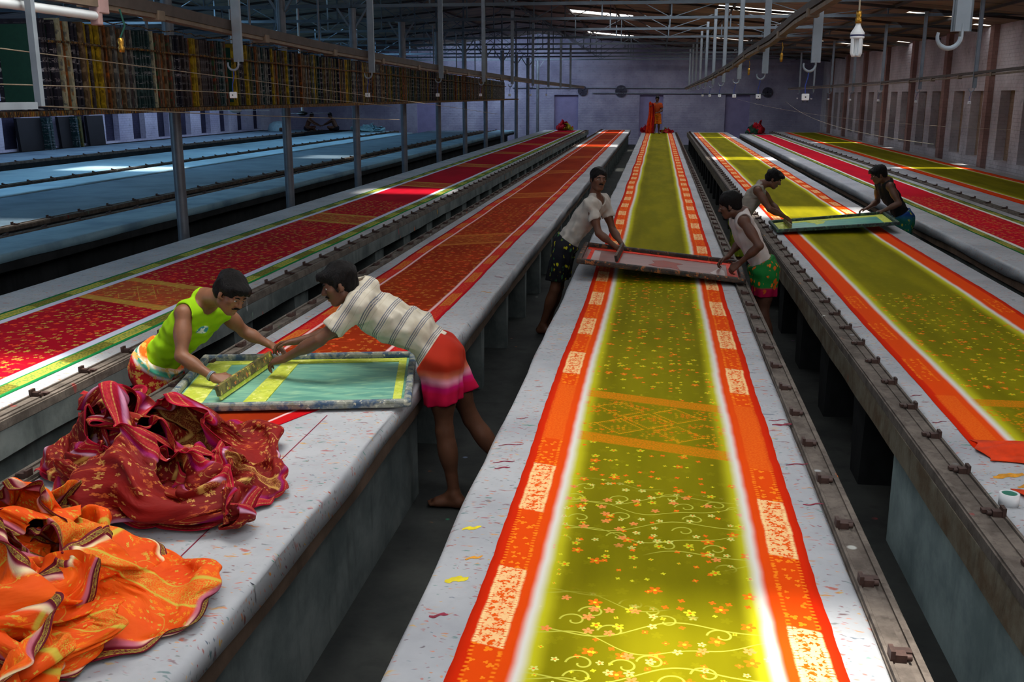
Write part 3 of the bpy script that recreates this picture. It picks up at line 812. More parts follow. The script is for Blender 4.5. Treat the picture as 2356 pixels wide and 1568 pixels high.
def head(F, c, R, s=1.0, k=.012):
    P = lambda x, y, z: c+R@(np.array((x, y, z))*s)
    F.ell(P(0, -.014, .034), R, np.array((.074, .092, .080))*s, .02)
    F.ell(P(0, .026, -.030), R, np.array((.060, .062, .078))*s, .025)
    F.ell(P(0, .058, -.092), R, np.array((.027, .024, .020))*s, .022)
    F.cone(P(-.052, .0, -.060), P(-.018, .055, -.093), .017*s, .016*s, .022); F.cone(P(.052, .0, -.060), P(.018, .055, -.093), .017*s, .016*s, .022)
    F.ell(P(0, .074, .026), R, np.array((.050, .016, .011))*s, .014)
    for q in (-1, 1):
        F.ell(P(q*.042, .056, -.014), R, np.array((.020, .019, .015))*s, .02)
        F.ell(P(q*.031, .097, .006), R, np.array((.019, .016, .011))*s, .012, 'sub')
        F.ell(P(q*.031, .0785, .0135), R, np.array((.0165, .0125, .0065))*s, .005); F.ell(P(q*.031, .0770, -.0045), R, np.array((.0155, .011, .0050))*s, .005)
        F.ell(P(q*.078, -.006, -.008), frame(R@unit((q*.35, 1, 0)), R[:, 2]), np.array((.008, .019, .032))*s, .006)
        F.ell(P(q*.072, .012, -.030), R, np.array((.007, .009, .010))*s, .006)
        F.ell(P(q*.011, .094, -.026), R, np.array((.010, .011, .008))*s, .006)
    F.cone(P(0, .082, .018), P(0, .106, -.020), .009*s, .0125*s, .010)
    F.ell(P(0, .085, -.052), R, np.array((.024, .012, .0065))*s, .006); F.ell(P(0, .083, -.066), R, np.array((.021, .012, .0075))*s, .006)
    F.ell(P(0, .100, -.0585), R, np.array((.022, .012, .0016))*s, .003, 'sub')
    return P
def hair_field(F, P, R, s, seed, fringe=.0, vol=1.0, long_=0.0, part=0):
    F.ell(P(0, -.020, .046), R, np.array((.086, .104, .088))*s*vol, .02)
    F.ell(P(0, -.055, -.020), R, np.array((.070, .055, .060+long_))*s, .03)
    for q in (-1, 1): F.ell(P(q*.074, .010, .008), R, np.array((.012, .026, .045))*s, .012)
    if fringe:
        F.ell(P(.016, .070, .078), R, np.array((.062, .040, .030))*s, .02); F.cone(P(.03, .080, .075), P(.045, .100, .075-fringe), .022*s, .010*s, .02)
        F.cone(P(0, .088, .078), P(.01, .110, .078-fringe), .022*s, .010*s, .02); F.cone(P(-.035, .078, .075), P(-.035, .098, .074-fringe*.8), .022*s, .010*s, .02)
    F.ell(P(0, .112, -.030), R, np.array((.082, .075, .090))*s, .012, 'sub')
    F.ell(P(0, .030, -.100), R, np.array((.10, .075, .060))*s, .012, 'sub')
    for q in (-1, 1): F.ell(P(q*.086, .006, -.022), R, np.array((.020, .018, .030))*s, .008, 'sub')
    w = waves(seed, .0035, 190, (1.0, 1.0, .3), 8); w2 = waves(seed+9, .005, 55, None, 5)
    F.noise(lambda x, y, z: w(x, y, z)+w2(x, y, z))

def torso(F, p, inf=0.0, k=.05, arms=None, sm=1.0):
    PE, NB, SR, SL = [np.array(p[q], float) for q in ('pelvis', 'neck', 'sr', 'sl')]
    lat = unit(SR-SL); hl = unit(np.array(p['hr'])-np.array(p['hl'])); mid = (SR+SL)/2
    ax = unit(mid-PE); CH = PE+(mid-PE)*.70; WA = PE+(mid-PE)*.33+np.array(p.get('arch', (0, 0, 0)))
    def fr(l, a): l = unit(l-a*np.dot(l, a)); return np.stack([l, np.cross(a, l), a], 1)
    g = p.get('girth', 1.0)
    F.ell(PE, fr(hl, ax), (.150*g+inf, .108*g+inf, .115+inf), k)
    F.ell(WA, fr(unit(hl+lat), ax), (.132*g+inf, .096*g+inf, .15+inf), k)
    F.ell(CH, fr(lat, unit(mid-WA)), (.152*g+inf, .110*g+inf, .17+inf), k)
    F.cone(mid+lat*.10-ax*.02, mid-lat*.10-ax*.02, .066*g+inf, .066*g+inf, k)
    for S in (SR, SL):
        F.cone(mid+(S-mid)*.55-ax*.03, S, .062*g+inf, .053*g+inf, k*.8)
        F.cone(NB+(mid-NB)*.2, mid+(S-mid)*.75+ax*.012, .046+inf, .036+inf, k*.8)
    return ax, lat, mid, CH, WA
def limb(F, a, b, c, r, k=.02, inf=0, bulge=.006):
    a, b, c = [np.array(q, float) for q in (a, b, c)]
    F.cone(a, b, r[0]+inf, r[1]+inf, k); F.ell(a+(b-a)*.45, frame(b-a, (.3, .2, .9)), (r[0]*1.0+bulge+inf, np.linalg.norm(b-a)*.34, r[0]*.95+bulge+inf), k)
    F.cone(b, c, r[1]*.98+inf, r[2]+inf, k); F.ell(b+(c-b)*.30, frame(c-b, (.3, .2, .9)), (r[1]+bulge+inf, np.linalg.norm(c-b)*.30, r[1]+bulge+inf), k)
def foot(F, an, d, s=1.0):
    d = unit((d[0], d[1], 0)); an = np.array(an, float); l = np.array((-d[1], d[0], 0)); z0 = an[2]-.075
    G_ = lambda f, q, z: np.array((an[0], an[1], z0))+d*f*s+l*q*s+np.array((0, 0, z*s))
    F.cone(an, G_(-.025, 0, .035), .034*s, .034*s, .03); F.cone(an+d*.02, G_(.12, 0, .022), .032*s, .020*s, .03)
    F.cone(G_(-.03, 0, .03), G_(.11, -.022, .022), .028*s, .024*s, .03); F.cone(G_(-.03, 0, .03), G_(.11, .022, .022), .028*s, .024*s, .03)
    for i, q in enumerate((-.034, -.014, .003, .019, .033)): F.cone(G_(.12, q*.9, .018), G_(.172-.008*abs(i-1), q*1.1, .012), .0135*s, .0095*s, .006)

def person(p, h, label, mats):
    base = np.array((p['pelvis'][0], p['pelvis'][1], p.get('ground', 0.0)))
    root = empty('person', base); tag(root, label, 'person')
    pts = np.array([p[k] for k in ('pelvis', 'neck', 'sr', 'sl', 'er', 'el', 'wr', 'wl', 'hr', 'hl', 'kr', 'kl', 'ar', 'al', 'head')], float)
    lo, hi = pts.min(0)-.24, pts.max(0)+.24; s = p.get('hs', 1.0)
    mk = lambda: Field(lo, hi, h)
    F = mk(); ax, lat, mid, CH, WA = torso(F, p)
    R = frame(p['face'], p.get('hup', (0, 0, 1))); HC = np.array(p['head'], float)
    NB = np.array(p['neck'], float)
    F.cone(NB-ax*.03, HC+R@np.array((0, -.022, -.050)), .056, .052, .03); F.cone(HC+R@np.array((0, -.03, -.03)), HC+R@np.array((0, -.02, -.06)), .055, .052, .02)
    ra = np.array(p.get('ra', (.047, .036, .024))); rl = np.array(p.get('rl', (.080, .052, .034)))
    limb(F, p['sr'], p['er'], p['wr'], ra); limb(F, p['sl'], p['el'], p['wl'], ra)
    limb(F, p['hr'], p['kr'], p['ar'], rl, .03, 0, .008); limb(F, p['hl'], p['kl'], p['al'], rl, .03, 0, .008)
    for hh in p['hands']: hand(F, *hh)
    for a, d in p['feet']: foot(F, p[a], d)
    P = head(F, HC, R, s)
    F.build('body', mats['skin'], root)
    H = mk(); hair_field(H, P, R, s, p.get('seed', 1), *p.get('hair', (0, 1.0, 0)))
    H.build('hair', mats['hair'], root, 0)
    if p.get('moustache'):
        Q = mk(); Q.ell(P(0, .094, -.043), R, np.array((.027, .009, .0065))*s, .004)
        for q in (-1, 1): Q.cone(P(q*.012, .093, -.044), P(q*.031, .082, -.053), .006, .004, .004)
        Q.build('moustache', mats['hair'], root, 0)
    for q in (-1, 1):
        MB().tube([P(q*.014, .0885, .024)-base, P(q*.030, .0905, .030)-base, P(q*.046, .078, .025)-base], [.0035, .0042, .0022], 6).build('eyebrow', mats['hair'], root)
    for q in (-1, 1):
        e = MB(); n = 10
        for rr_, dy, mi in ((.0102, .0, 0), (.0056, .0062, 1)):
            e.mi = mi; c0 = P(q*.030, .0748+dy, .0045)-base
            vs = [c0+rr_*s*np.array((math.sin(t)*math.cos(f), math.sin(t)*math.sin(f), math.cos(t))) for t in np.linspace(.01, PI-.01, 8) for f in np.linspace(0, 2*PI, n, endpoint=False)]
            e.add(vs, [(i*n+k, (i+1)*n+k, (i+1)*n+(k+1) % n, i*n+(k+1) % n) for i in range(7) for k in range(n)], True)
        e.build('eye', [M['eye'], M['black']], root)
    for g in p['garments']: g(mk, p, dict(ax=ax, lat=lat, mid=mid, CH=CH, WA=WA, NB=NB, R=R), root, mats)
    return root

def shirt(sleeve=None, neck_r=.075, hem=.02, mat='shirt', arm_r=.082, low=0.0, back_low=0.0, inf=.013, name='shirt'):
    """sleeve=None: sleeveless with round armholes; else fraction of the upper arm that is covered"""
    def go(mk, p, q, root, mats):
        F = mk(); torso(F, p, inf, .05)
        fwd = unit(np.cross(q['lat'], q['ax'])); fwd = fwd if np.dot(fwd, p['chestdir']) > 0 else -fwd
        if sleeve:
            for S, E in (('sr', 'er'), ('sl', 'el')):
                a, b = np.array(p[S], float), np.array(p[E], float); e = a+(b-a)*sleeve
                F.cone(a, e, .062, .068, .03)
        w = waves(p.get('seed', 1)+3, .010, 42, (1, 1, 1), 7); w2 = waves(p.get('seed', 1)+5, .006, 85, None, 6)
        F.noise(lambda x, y, z: w(x, y, z)+w2(x, y, z))
        if sleeve:
            for S, E in (('sr', 'er'), ('sl', 'el')):      # open cuffs
                a, b = np.array(p[S], float), np.array(p[E], float); F.cone(a+(b-a)*(sleeve+.20), a+(b-a)*(sleeve+.3), .075, .075, .01, 'sub')
        else:
            for S, E in (('sr', 'er'), ('sl', 'el')):
                a, b = np.array(p[S], float), np.array(p[E], float); o = (a-q['mid']); o = unit(o)
                F.cone(a+o*.030+(b-a)*.02, a+o*.05+(b-a)*.42, arm_r, arm_r*1.0, .012, 'sub')
                F.cone(a+o*.075, a+o*.16, arm_r*1.05, arm_r*1.1, .012, 'sub')
        F.ell(q['NB']+fwd*(.035+low*.3)-q['ax']*low*.2, np.stack([q['lat'], fwd, q['ax']], 1), (neck_r, neck_r*.9, neck_r*.9+low), .012, 'sub')
        F.ell(q['NB']+q['ax']*.045, np.eye(3), (neck_r*.72, neck_r*.72, .05), .012, 'sub')
        pe = np.array(p['pelvis'], float)+q['ax']*hem
        F.cut(pe, -q['ax'])
        F.build(name, mats[mat], root)
    return go
def wrap(z_hem, top=.055, mat='wrap', inf=.022, legs=False, tilt=(0, 0, 0), name='lungi', k=.10):
    """wrapped cloth from the waist to z_hem (world height)"""
    def go(mk, p, q, root, mats):
        F = mk(); pe = np.array(p['pelvis'], float); ax = q['ax']; hl = unit(np.array(p['hr'], float)-np.array(p['hl'], float))
        fr = np.stack([hl, np.cross(ax, hl), ax], 1); g = p.get('girth', 1.0)
        F.ell(pe, fr, (.155*g+inf, .112*g+inf, .12+inf), .06)
        F.ell(pe+ax*.08, fr, (.140*g+inf, .104*g+inf, .10), .06)
        for H_, K_, A_ in (('hr', 'kr', 'ar'), ('hl', 'kl', 'al')):
            a, b, c = [np.array(p[x], float) for x in (H_, K_, A_)]
            F.cone(a, b, .088+inf, .068+inf*1.6, .03 if legs else k); F.cone(b, b+(c-b)*.6, .066+inf*1.6, .058+inf*2, .03 if legs else k)
        r = np.random.RandomState(p.get('seed', 1)); ph = r.rand(6)*6.28
        def folds(x, y, z):
            th = np.arctan2(y-pe[1], x-pe[0]); dz = np.clip((pe[2]+.1-z)/.5, 0, 1)
            return .014*dz*(np.sin(th*7+ph[0]+z*4)+.7*np.sin(th*13+ph[1]-z*6))+.004*np.sin(z*50+th*3+ph[2])*(1-dz)
        F.noise(folds)
        F.cut(pe+ax*top, ax); F.cut((pe[0], pe[1], z_hem), (tilt[0], tilt[1], -1))
        # hollow the inside so that the legs show below the hem
        for H_, K_, A_ in (('hr', 'kr', 'ar'), ('hl', 'kl', 'al')):
            a, b, c = [np.array(p[x], float) for x in (H_, K_, A_)]
            lo_ = a+(b-a)*.75
        F.build(name, mats[mat], root)
    return go
def skin_mat(name, c):
    g = G(name, .5, .4); x, y, z = g.obj(); n = g.noise(g.vec(x, y, z), 14, 4); n2 = g.noise(g.vec(x, y, z), 160, 2)
    g.out(g.mix(g.ss(n, .3, .7), tuple(v*.88 for v in c), tuple(v*1.12 for v in c))); g.bump(n2, .12, .002)
    g.b.inputs['Subsurface Weight'].default_value = .05; g.b.inputs['Subsurface Radius'].default_value = (.01, .004, .002)
    return g.mat
def hair_mat():
    g = G('black hair', .5, .16); x, y, z = g.obj(); n = g.noise(g.vec(x, y, z*.25), 170, 3, .7)
    g.out(g.mix(g.ss(n, .3, .7), rgb(4, 4, 5), rgb(24, 20, 20))); g.bump(n, .9, .012); return g.mat
M['hair'] = hair_mat(); M['eye'] = plain('eye white', rgb(226, 220, 212), .2, .5, 0, .02)
SK = [skin_mat('brown skin', rgb(128, 84, 60)), skin_mat('deep brown skin', rgb(100, 64, 46)), skin_mat('dark brown skin', rgb(92, 60, 46))]
def knit(name, c, stain=None, print_at=None):
    g = G(name, .85, .15); x, y, z = g.obj(); v = g.vec(x, y, z); n = g.noise(v, 5, 4)
    col = g.mix(g.ss(n, .35, .7), c, tuple(q*.86 for q in c))
    if stain: col = g.mix(g.ss(g.noise(v, 9, 3), .58, .72)*.5, col, stain)
    if print_at:
        dx, dy, dz = x-print_at[0], y-print_at[1], z-print_at[2]
        d = g.m('SQRT', dx*dx*.5+dy*dy+dz*dz*2.2)
        col = g.mix((1-g.ss(d, .045, .055)), col, g.mix(g.ss(g.noise(v, 26, 2), .45, .55), rgb(226, 236, 236), rgb(70, 150, 170)))
    g.bump(g.noise(v, 300, 1), .08, .002); return g.out(col)
def striped():
    g = G('cream shirt with grey stripes', .85, .15); x, y, z = g.obj(); v = g.vec(x, y, z)
    s = x*.84-z*.52+g.noise(v, 5, 2)*.018
    u = g.fract(s/.098)
    st = g.max(g.max(g.band(u, .12, .18, .012), g.band(u, .24, .29, .012)), g.band(u, .35, .40, .012))
    thin = g.band(g.fract(s/.088), .53, .56, .01)
    n = g.noise(v, 6, 4); col = g.mix(g.ss(n, .4, .7), rgb(190, 183, 168), rgb(166, 156, 138))
    col = g.mix(st*.85, col, rgb(78, 86, 108)); col = g.mix(thin*.5, col, rgb(150, 140, 120)); return g.out(col)
def dyed(name, stops, prints=None, splat=None, keep=.6, sc=.06, lean=0.0):
    """colour bands by height with printed flowers or paint splashes"""
    g = G(name, .8, .2); x, y, z = g.obj(); v = g.vec(x, y, z)
    zz = z+g.noise(v, 6, 3)*.03-.015
    if lean: zz = zz*math.sqrt(1-lean*lean)+x*lean
    z0, z1 = stops[0][0], stops[-1][0]
    col = g.ramp((zz-z0)/(z1-z0), [((a-z0)/(z1-z0), c) for a, c in stops])
    if prints:
        fl, rv, e = g.flowers((x+y)*.8, z, sc, keep, 5, .9, .42)
        n = g.ss(g.noise(v, 34, 2), .56, .62)
        col = g.mix(g.max(fl, n*.7)*.85, col, prints)
    if splat:
        for k, c in enumerate(splat):
            d, cc, p = g.voro(g.vec(x+k*3.3+g.noise(v, 22, 2)*.05, y, z*.7), 26-6*k, 1.0, '3D'); cr, cg, cb = g.sep(cc)
            col = g.mix((1-g.ss(d, .28, .42))*(cr < .5)*g.ss(g.noise(v, 7, 2), .42, .5), col, c)
    return g.out(col)
C1 = [.35, .5, .4]; CG = [.9, 1.0, .7]
def W(y, *px):
    """not used for placing by pixel; kept for clarity"""
    return None
# --- man in the lime vest, bent over the green screen ---------------------------------
M['lime'] = knit('lime sleeveless vest', rgb(150, 200, 20), None, (.42, -.16, 1.10))
M['lungi_a'] = dyed('red printed wrap', [(.1, rgb(150, 8, 24)), (.672, rgb(176, 18, 26)), (.688, rgb(206, 190, 190)), (.702, rgb(60, 140, 116)), (.712, rgb(40, 120, 100)), (.720, rgb(226, 220, 206)), (.730, rgb(236, 96, 20)), (.9, rgb(236, 90, 16))], rgb(210, 160, 70), None, .6, .05, lean=.62)
A = dict(pelvis=(-3.06, 5.74, .86), neck=(-2.66, 5.64, 1.315), sr=(-2.745, 5.50, 1.225), sl=(-2.64, 5.80, 1.185),
    er=(-2.72, 5.38, .995), wr=(-2.50, 5.33, .885), el=(-2.56, 5.93, 1.02), wl=(-2.40, 5.95, .935),
    hr=(-3.06, 5.65, .83), hl=(-3.07, 5.84, .83), kr=(-3.03, 5.62, .44), kl=(-3.10, 5.86, .44), ar=(-3.12, 5.60, .08), al=(-3.16, 5.88, .08),
    head=(-2.455, 5.53, 1.345), face=(.80, -.42, -.52), hup=(.45, 0, .9), chestdir=(.6, -.1, -.8), seed=11, hs=.98, hair=(.045, 1.06, .0), moustache=True, girth=.97,
    hands=[((-2.50, 5.33, .885), (.9, .12, -.12), (.15, -.5, .85), (0, 1, .2), (.75, .9, .5), .98), ((-2.40, 5.95, .935), (.85, -.1, -.22), (.2, .2, .95), (.2, -1, 0), (.6, .8, .5), .98)],
    feet=[('ar', (1, -.1)), ('al', (1, .1))],
    garments=[shirt(None, .085, .045, 'shirt', .072, .02), wrap(.32, .075)])
pa = person(A, .0065, 'man in a lime green sleeveless vest and red wrap bending over the green screen', dict(skin=SK[0], hair=M['hair'], shirt=M['lime'], wrap=M['lungi_a']))
b0 = Vector((A['pelvis'][0], A['pelvis'][1], 0))
w_ = MB(); c0 = Vector(A['wr'])-b0; dd = (Vector(A['wr'])-Vector(A['er'])).normalized(); xx_ = dd.orthogonal().normalized(); yy_ = dd.cross(xx_)
w_.tube([c0-dd*.022+(xx_*math.cos(t)+yy_*math.sin(t))*.0285 for t in np.linspace(0, 2*PI, 20)], .0045, 6); w_.tube([c0-dd*.031+(xx_*math.cos(t)+yy_*math.sin(t))*.0285 for t in np.linspace(0, 2*PI, 20)], .0045, 6)
w_.build('steel_bracelet', M['steel'], pa)
# --- man in the striped shirt ---------------------------------------------------------
M['stripe'] = striped()
M['lungi_b'] = dyed('red wrap fading to pink', [(.3, rgb(170, 4, 40)), (.76, rgb(190, 6, 60)), (.80, rgb(206, 20, 110)), (.835, rgb(226, 150, 170)), (.87, rgb(200, 104, 76)), (.91, rgb(170, 42, 16)), (1.2, rgb(146, 22, 12))], None, None)
B_ = dict(pelvis=(-1.27, 5.78, .96), neck=(-1.70, 5.74, 1.37), sr=(-1.80, 5.93, 1.27), sl=(-1.69, 5.58, 1.285),
    el=(-1.92, 5.50, 1.09), wl=(-2.16, 5.56, .955), er=(-1.97, 5.97, 1.03), wr=(-2.22, 5.90, .975),
    hr=(-1.26, 5.88, .92), hl=(-1.24, 5.69, .92), kl=(-1.225, 5.70, .50), kr=(-1.11, 5.98, .49), al=(-1.17, 5.71, .085), ar=(-.86, 6.0, .12),
    head=(-1.83, 5.64, 1.395), face=(-.88, -.36, -.30), hup=(-.28, 0, .95), chestdir=(-.6, 0, -.8), seed=23, hs=1.0, hair=(.045, 1.04, .0), moustache=True, arch=(.01, 0, .04),
    hands=[((-2.16, 5.56, .955), (-.9, .15, -.25), (-.15, -.2, .95), (0, 1, .1), (.5, .7, .5), 1.0), ((-2.22, 5.90, .975), (-.88, -.1, -.12), (-.1, .3, .95), (0, -1, .2), (.45, .6, .4), 1.0)],
    feet=[('al', (-1, .05)), ('ar', (-.9, .3))],
    garments=[shirt(.62, .054, .03, 'shirt', inf=.029), wrap(.675, .06, tilt=(.15, .0, 0), inf=.020)])
person(B_, .0065, 'man in a cream shirt with grey stripes and a red wrap leaning over the table', dict(skin=SK[1], hair=M['hair'], shirt=M['stripe'], wrap=M['lungi_b']))
# --- man in the white t-shirt pulling red ink -------------------------------------------
M['tee'] = knit('off white t-shirt', rgb(186, 178, 168), rgb(150, 140, 130)); M['shorts_c'] = dyed('black cloth splashed with yellow paint', [(.2, rgb(18, 18, 22)), (1.2, rgb(26, 26, 34))], None, [rgb(190, 180, 20), rgb(60, 110, 70)])
C_ = dict(pelvis=(-.93, 10.42, .96), neck=(-.62, 10.43, 1.47), sr=(-.66, 10.28, 1.405), sl=(-.545, 10.58, 1.405),
    er=(-.565, 10.20, 1.12), wr=(-.39, 10.20, .985), el=(-.44, 10.55, 1.11), wl=(-.33, 10.40, .975),
    hr=(-.94, 10.33, .92), hl=(-.93, 10.52, .92), kr=(-1.02, 10.36, .50), kl=(-1.0, 10.55, .50), ar=(-1.16, 10.43, .085), al=(-1.12, 10.62, .085),
    head=(-.59, 10.38, 1.645), face=(.42, -.9, -.02), hup=(.1, 0, 1), chestdir=(.8, -.3, -.4), seed=31, hs=.98, hair=(0, .97, -.02), moustache=True,
    hands=[((-.39, 10.20, .985), (.75, .2, -.5), (.3, -.6, .7), (.3, .9, 0), (.9, 1.0, .6), .98), ((-.33, 10.40, .975), (.7, -.3, -.5), (.4, .3, .8), (0, -1, 0), (.9, 1.0, .6), .98)],
    feet=[('ar', (.9, -.2)), ('al', (1, 0))],
    garments=[shirt(.5, .072, .03, 'shirt', low=.05, inf=.018), wrap(.60, .07, legs=True, inf=.02, name='shorts')])
person(C_, .0075, 'man in a white t-shirt and paint-splashed dark shorts looking towards the camera', dict(skin=SK[1], hair=M['hair'], shirt=M['tee'], wrap=M['shorts_c']))
# --- man in the white vest holding the other end ------------------------------------------
M['vest_d'] = knit('white vest', rgb(200, 190, 186), rgb(190, 160, 150)); M['lungi_d'] = dyed('green cloth with orange splashes and pink hem', [(.5, rgb(150, 4, 50)), (.735, rgb(160, 6, 60)), (.75, rgb(20, 110, 44)), (1.2, rgb(16, 96, 40))], None, [rgb(220, 110, 30), rgb(200, 90, 20)])
D_ = dict(pelvis=(1.02, 9.6, .90), neck=(.80, 9.58, 1.44), sr=(.75, 9.76, 1.355), sl=(.80, 9.42, 1.36),
    el=(.94, 9.30, 1.15), wl=(.775, 9.42, .965), er=(.83, 9.90, 1.12), wr=(.70, 9.82, .965),
    hr=(1.03, 9.70, .87), hl=(1.03, 9.51, .87), kr=(1.03, 9.72, .47), kl=(1.03, 9.50, .47), ar=(1.12, 9.72, .08), al=(1.13, 9.5, .08),
    head=(.675, 9.56, 1.485), face=(-.93, .12, -.32), hup=(-.2, 0, 1), chestdir=(-.9, 0, -.4), seed=41, hs=1.0, hair=(0, 1.03, 0), moustache=True, girth=.97,
    hands=[((.775, 9.42, .965), (-.75, .1, -.6), (-.4, -.7, .6), (-.3, .9, 0), (.7, .8, .5), 1.0), ((.70, 9.82, .965), (-.8, -.1, -.4), (-.2, .3, .9), (0, -1, 0), (.6, .8, .5), 1.0)],
    feet=[('ar', (-1, .1)), ('al', (-1, -.1))],
    garments=[shirt(None, .085, .06, 'shirt', .07, .03), wrap(.655, .08, inf=.018)])
person(D_, .0075, 'man in a white vest and green wrap holding the right end of the red screen', dict(skin=SK[2], hair=M['hair'], shirt=M['vest_d'], wrap=M['lungi_d']))
# --- man in the grey vest -------------------------------------------------------------------
M['vest_e'] = knit('grey vest', rgb(150, 142, 132), None); M['lungi_e'] = dyed('yellow green splashed cloth', [(.2, rgb(90, 110, 20)), (.86, rgb(120, 130, 30)), (.93, rgb(30, 80, 40)), (1.2, rgb(20, 70, 40))], None, [rgb(180, 170, 40), rgb(30, 90, 50)])
E_ = dict(pelvis=(1.08, 13.4, .90), neck=(1.345, 13.36, 1.385), sr=(1.27, 13.19, 1.30), sl=(1.33, 13.52, 1.30),
    er=(1.42, 13.08, 1.08), wr=(1.645, 13.18, .965), el=(1.50, 13.62, 1.09), wl=(1.64, 13.52, .96),
    hr=(1.08, 13.31, .87), hl=(1.08, 13.5, .87), kr=(1.09, 13.28, .47), kl=(1.09, 13.52, .47), ar=(.99, 13.28, .08), al=(.99, 13.52, .08),
    head=(1.475, 13.33, 1.435), face=(.86, -.18, -.46), hup=(.35, 0, .93), chestdir=(.8, 0, -.5), seed=51, hs=.98, hair=(.03, 1.04, 0), girth=.93,
    hands=[((1.645, 13.18, .965), (.75, .2, -.55), (.4, -.5, .75), (0, .9, .2), (.6, .8, .5), .95), ((1.64, 13.52, .96), (.8, -.1, -.4), (.2, .2, .9), (0, -1, 0), (.6, .7, .5), .95)],
    feet=[('ar', (1, 0)), ('al', (1, 0))],
    garments=[shirt(None, .08, .05, 'shirt', .068, .02), wrap(.45, .075, inf=.016)])
person(E_, .0085, 'young man in a grey vest bending over the far green screen from its left', dict(skin=SK[1], hair=M['hair'], shirt=M['vest_e'], wrap=M['lungi_e']))
# --- man in the dark vest ---------------------------------------------------------------------
M['vest_f'] = knit('black vest', rgb(30, 28, 30), None); M['lungi_f'] = dyed('blue and green splashed cloth', [(.2, rgb(20, 80, 60)), (.84, rgb(20, 90, 80)), (.92, rgb(10, 50, 110)), (1.2, rgb(10, 40, 90))], None, [rgb(150, 150, 50), rgb(30, 110, 60)])
F_ = dict(pelvis=(3.33, 14.3, .86), neck=(3.075, 14.25, 1.375), sr=(3.0, 14.45, 1.29), sl=(3.08, 14.12, 1.30),
    el=(3.19, 14.02, 1.08), wl=(2.985, 14.06, .965), er=(3.03, 14.58, 1.05), wr=(2.88, 14.46, .965),
    hr=(3.33, 14.4, .83), hl=(3.33, 14.21, .83), kr=(3.34, 14.42, .45), kl=(3.34, 14.18, .45), ar=(3.40, 14.42, .08), al=(3.40, 14.18, .08),
    head=(2.935, 14.2, 1.44), face=(-.93, -.12, -.34), hup=(-.3, 0, .95), chestdir=(-.8, 0, -.5), seed=61, hs=.98, hair=(.03, 1.05, 0), girth=.95,
    hands=[((2.985, 14.06, .965), (-.8, .1, -.4), (-.3, -.5, .8), (-.2, .9, 0), (.6, .8, .5), .97), ((2.88, 14.46, .965), (-.85, -.1, -.2), (-.2, .2, .9), (0, -1, 0), (.5, .7, .5), .97)],
    feet=[('ar', (-1, 0)), ('al', (-1, 0))],
    garments=[shirt(None, .085, .06, 'shirt', .07, .03), wrap(.40, .08, inf=.018)])
person(F_, .0085, 'young man in a black vest and blue-green wrap, right of the far screen', dict(skin=SK[2], hair=M['hair'], shirt=M['vest_f'], wrap=M['lungi_f']))
# ---------------------------------------------------------------- overhead rack of stored screens
def edge_mat(name, base, streaks, marks=0.0, drip=None):
    g = G(name, .75, .25); x, y, z = g.obj(); v = g.vec(x, y, z)
    n = g.noise(g.vec(x*5, y*22, z*2.5), 3, 4, .65); col = g.mix(g.ss(n, .3, .7), base, tuple(c*.5 for c in base))
    for i, c in enumerate(streaks):
        n2 = g.noise(g.vec(x*4+i*5, y*30+i*3, z*(3.5+i)), 3, 3); col = g.mix(g.ss(n2, .53, .64)*.9, col, c)
    if marks:   # rows of hand-brushed white strokes down the edge
        n3 = g.noise(g.vec(x*14, y*230, z*70), 1, 1); row = g.ss(g.sin(z*74), -.1, .2); blk = g.ss(g.noise(g.vec(0.0, y*4, z*9), 1, 1), .46, .52)
        col = g.mix(g.ss(n3, .53, .57)*row*blk*marks*.75, col, rgb(190, 186, 192))
    return g.out(col)
EM = {
 'navy': edge_mat('navy screen edge', rgb(34, 34, 48), [], .9),
 'dark': edge_mat('dark screen edge', rgb(52, 44, 48), [rgb(90, 80, 76)], .35),
 'teal': edge_mat('teal screen edge', rgb(30, 58, 60), [rgb(70, 96, 96)], .7),
 'yellow': edge_mat('yellow stained edge', rgb(156, 128, 16), [rgb(70, 52, 14), rgb(190, 160, 30)]),
 'orange': edge_mat('orange stained edge', rgb(120, 70, 24), [rgb(190, 100, 24), rgb(60, 40, 20)]),
 'brown': edge_mat('brown wooden edge', rgb(104, 84, 62), [rgb(60, 46, 36), rgb(140, 120, 90)]),
 'grey': edge_mat('grey dripped edge', rgb(96, 100, 100), [rgb(60, 56, 52), rgb(150, 150, 140)]),
 'cream': edge_mat('cream dripped edge', rgb(190, 190, 160), [rgb(140, 96, 40), rgb(96, 100, 100)]),
 'red': edge_mat('red splashed edge', rgb(84, 60, 44), [rgb(170, 60, 30), rgb(40, 90, 60)]),
 'olive': edge_mat('olive stained edge', rgb(76, 76, 40), [rgb(40, 60, 50), rgb(120, 110, 50)])}
M['gauze_green'] = plain('dark green screen mesh', rgb(16, 62, 46), .6, .3, 0, .08, 30)
rr = random.Random(4)
FACE = -5.42; ZB = 2.345
protos = {}
def rack_screen(kind, var, h):
    key = (kind, var)
    if key in protos: return protos[key]
    t = .030+.006*var; d = .46
    mb = MB()
    mb.box((-.045, -t/2, 0), (0, t/2, h)); mb.box((-d, -t/2, 0), (-d+.045, t/2, h)); mb.box((-d+.045, -t/2, 0), (-.045, t/2, .045)); mb.box((-d+.045, -t/2, h-.045), (-.045, t/2, h))
    me = mb.mesh('screen', EM[kind]); pm = MB().box((-d+.04, -t/2+.002, .04), (-.04, -t/2+.006, h-.04)).mesh('mesh', M['gauze_green'])
    protos[key] = (me, pm); return protos[key]
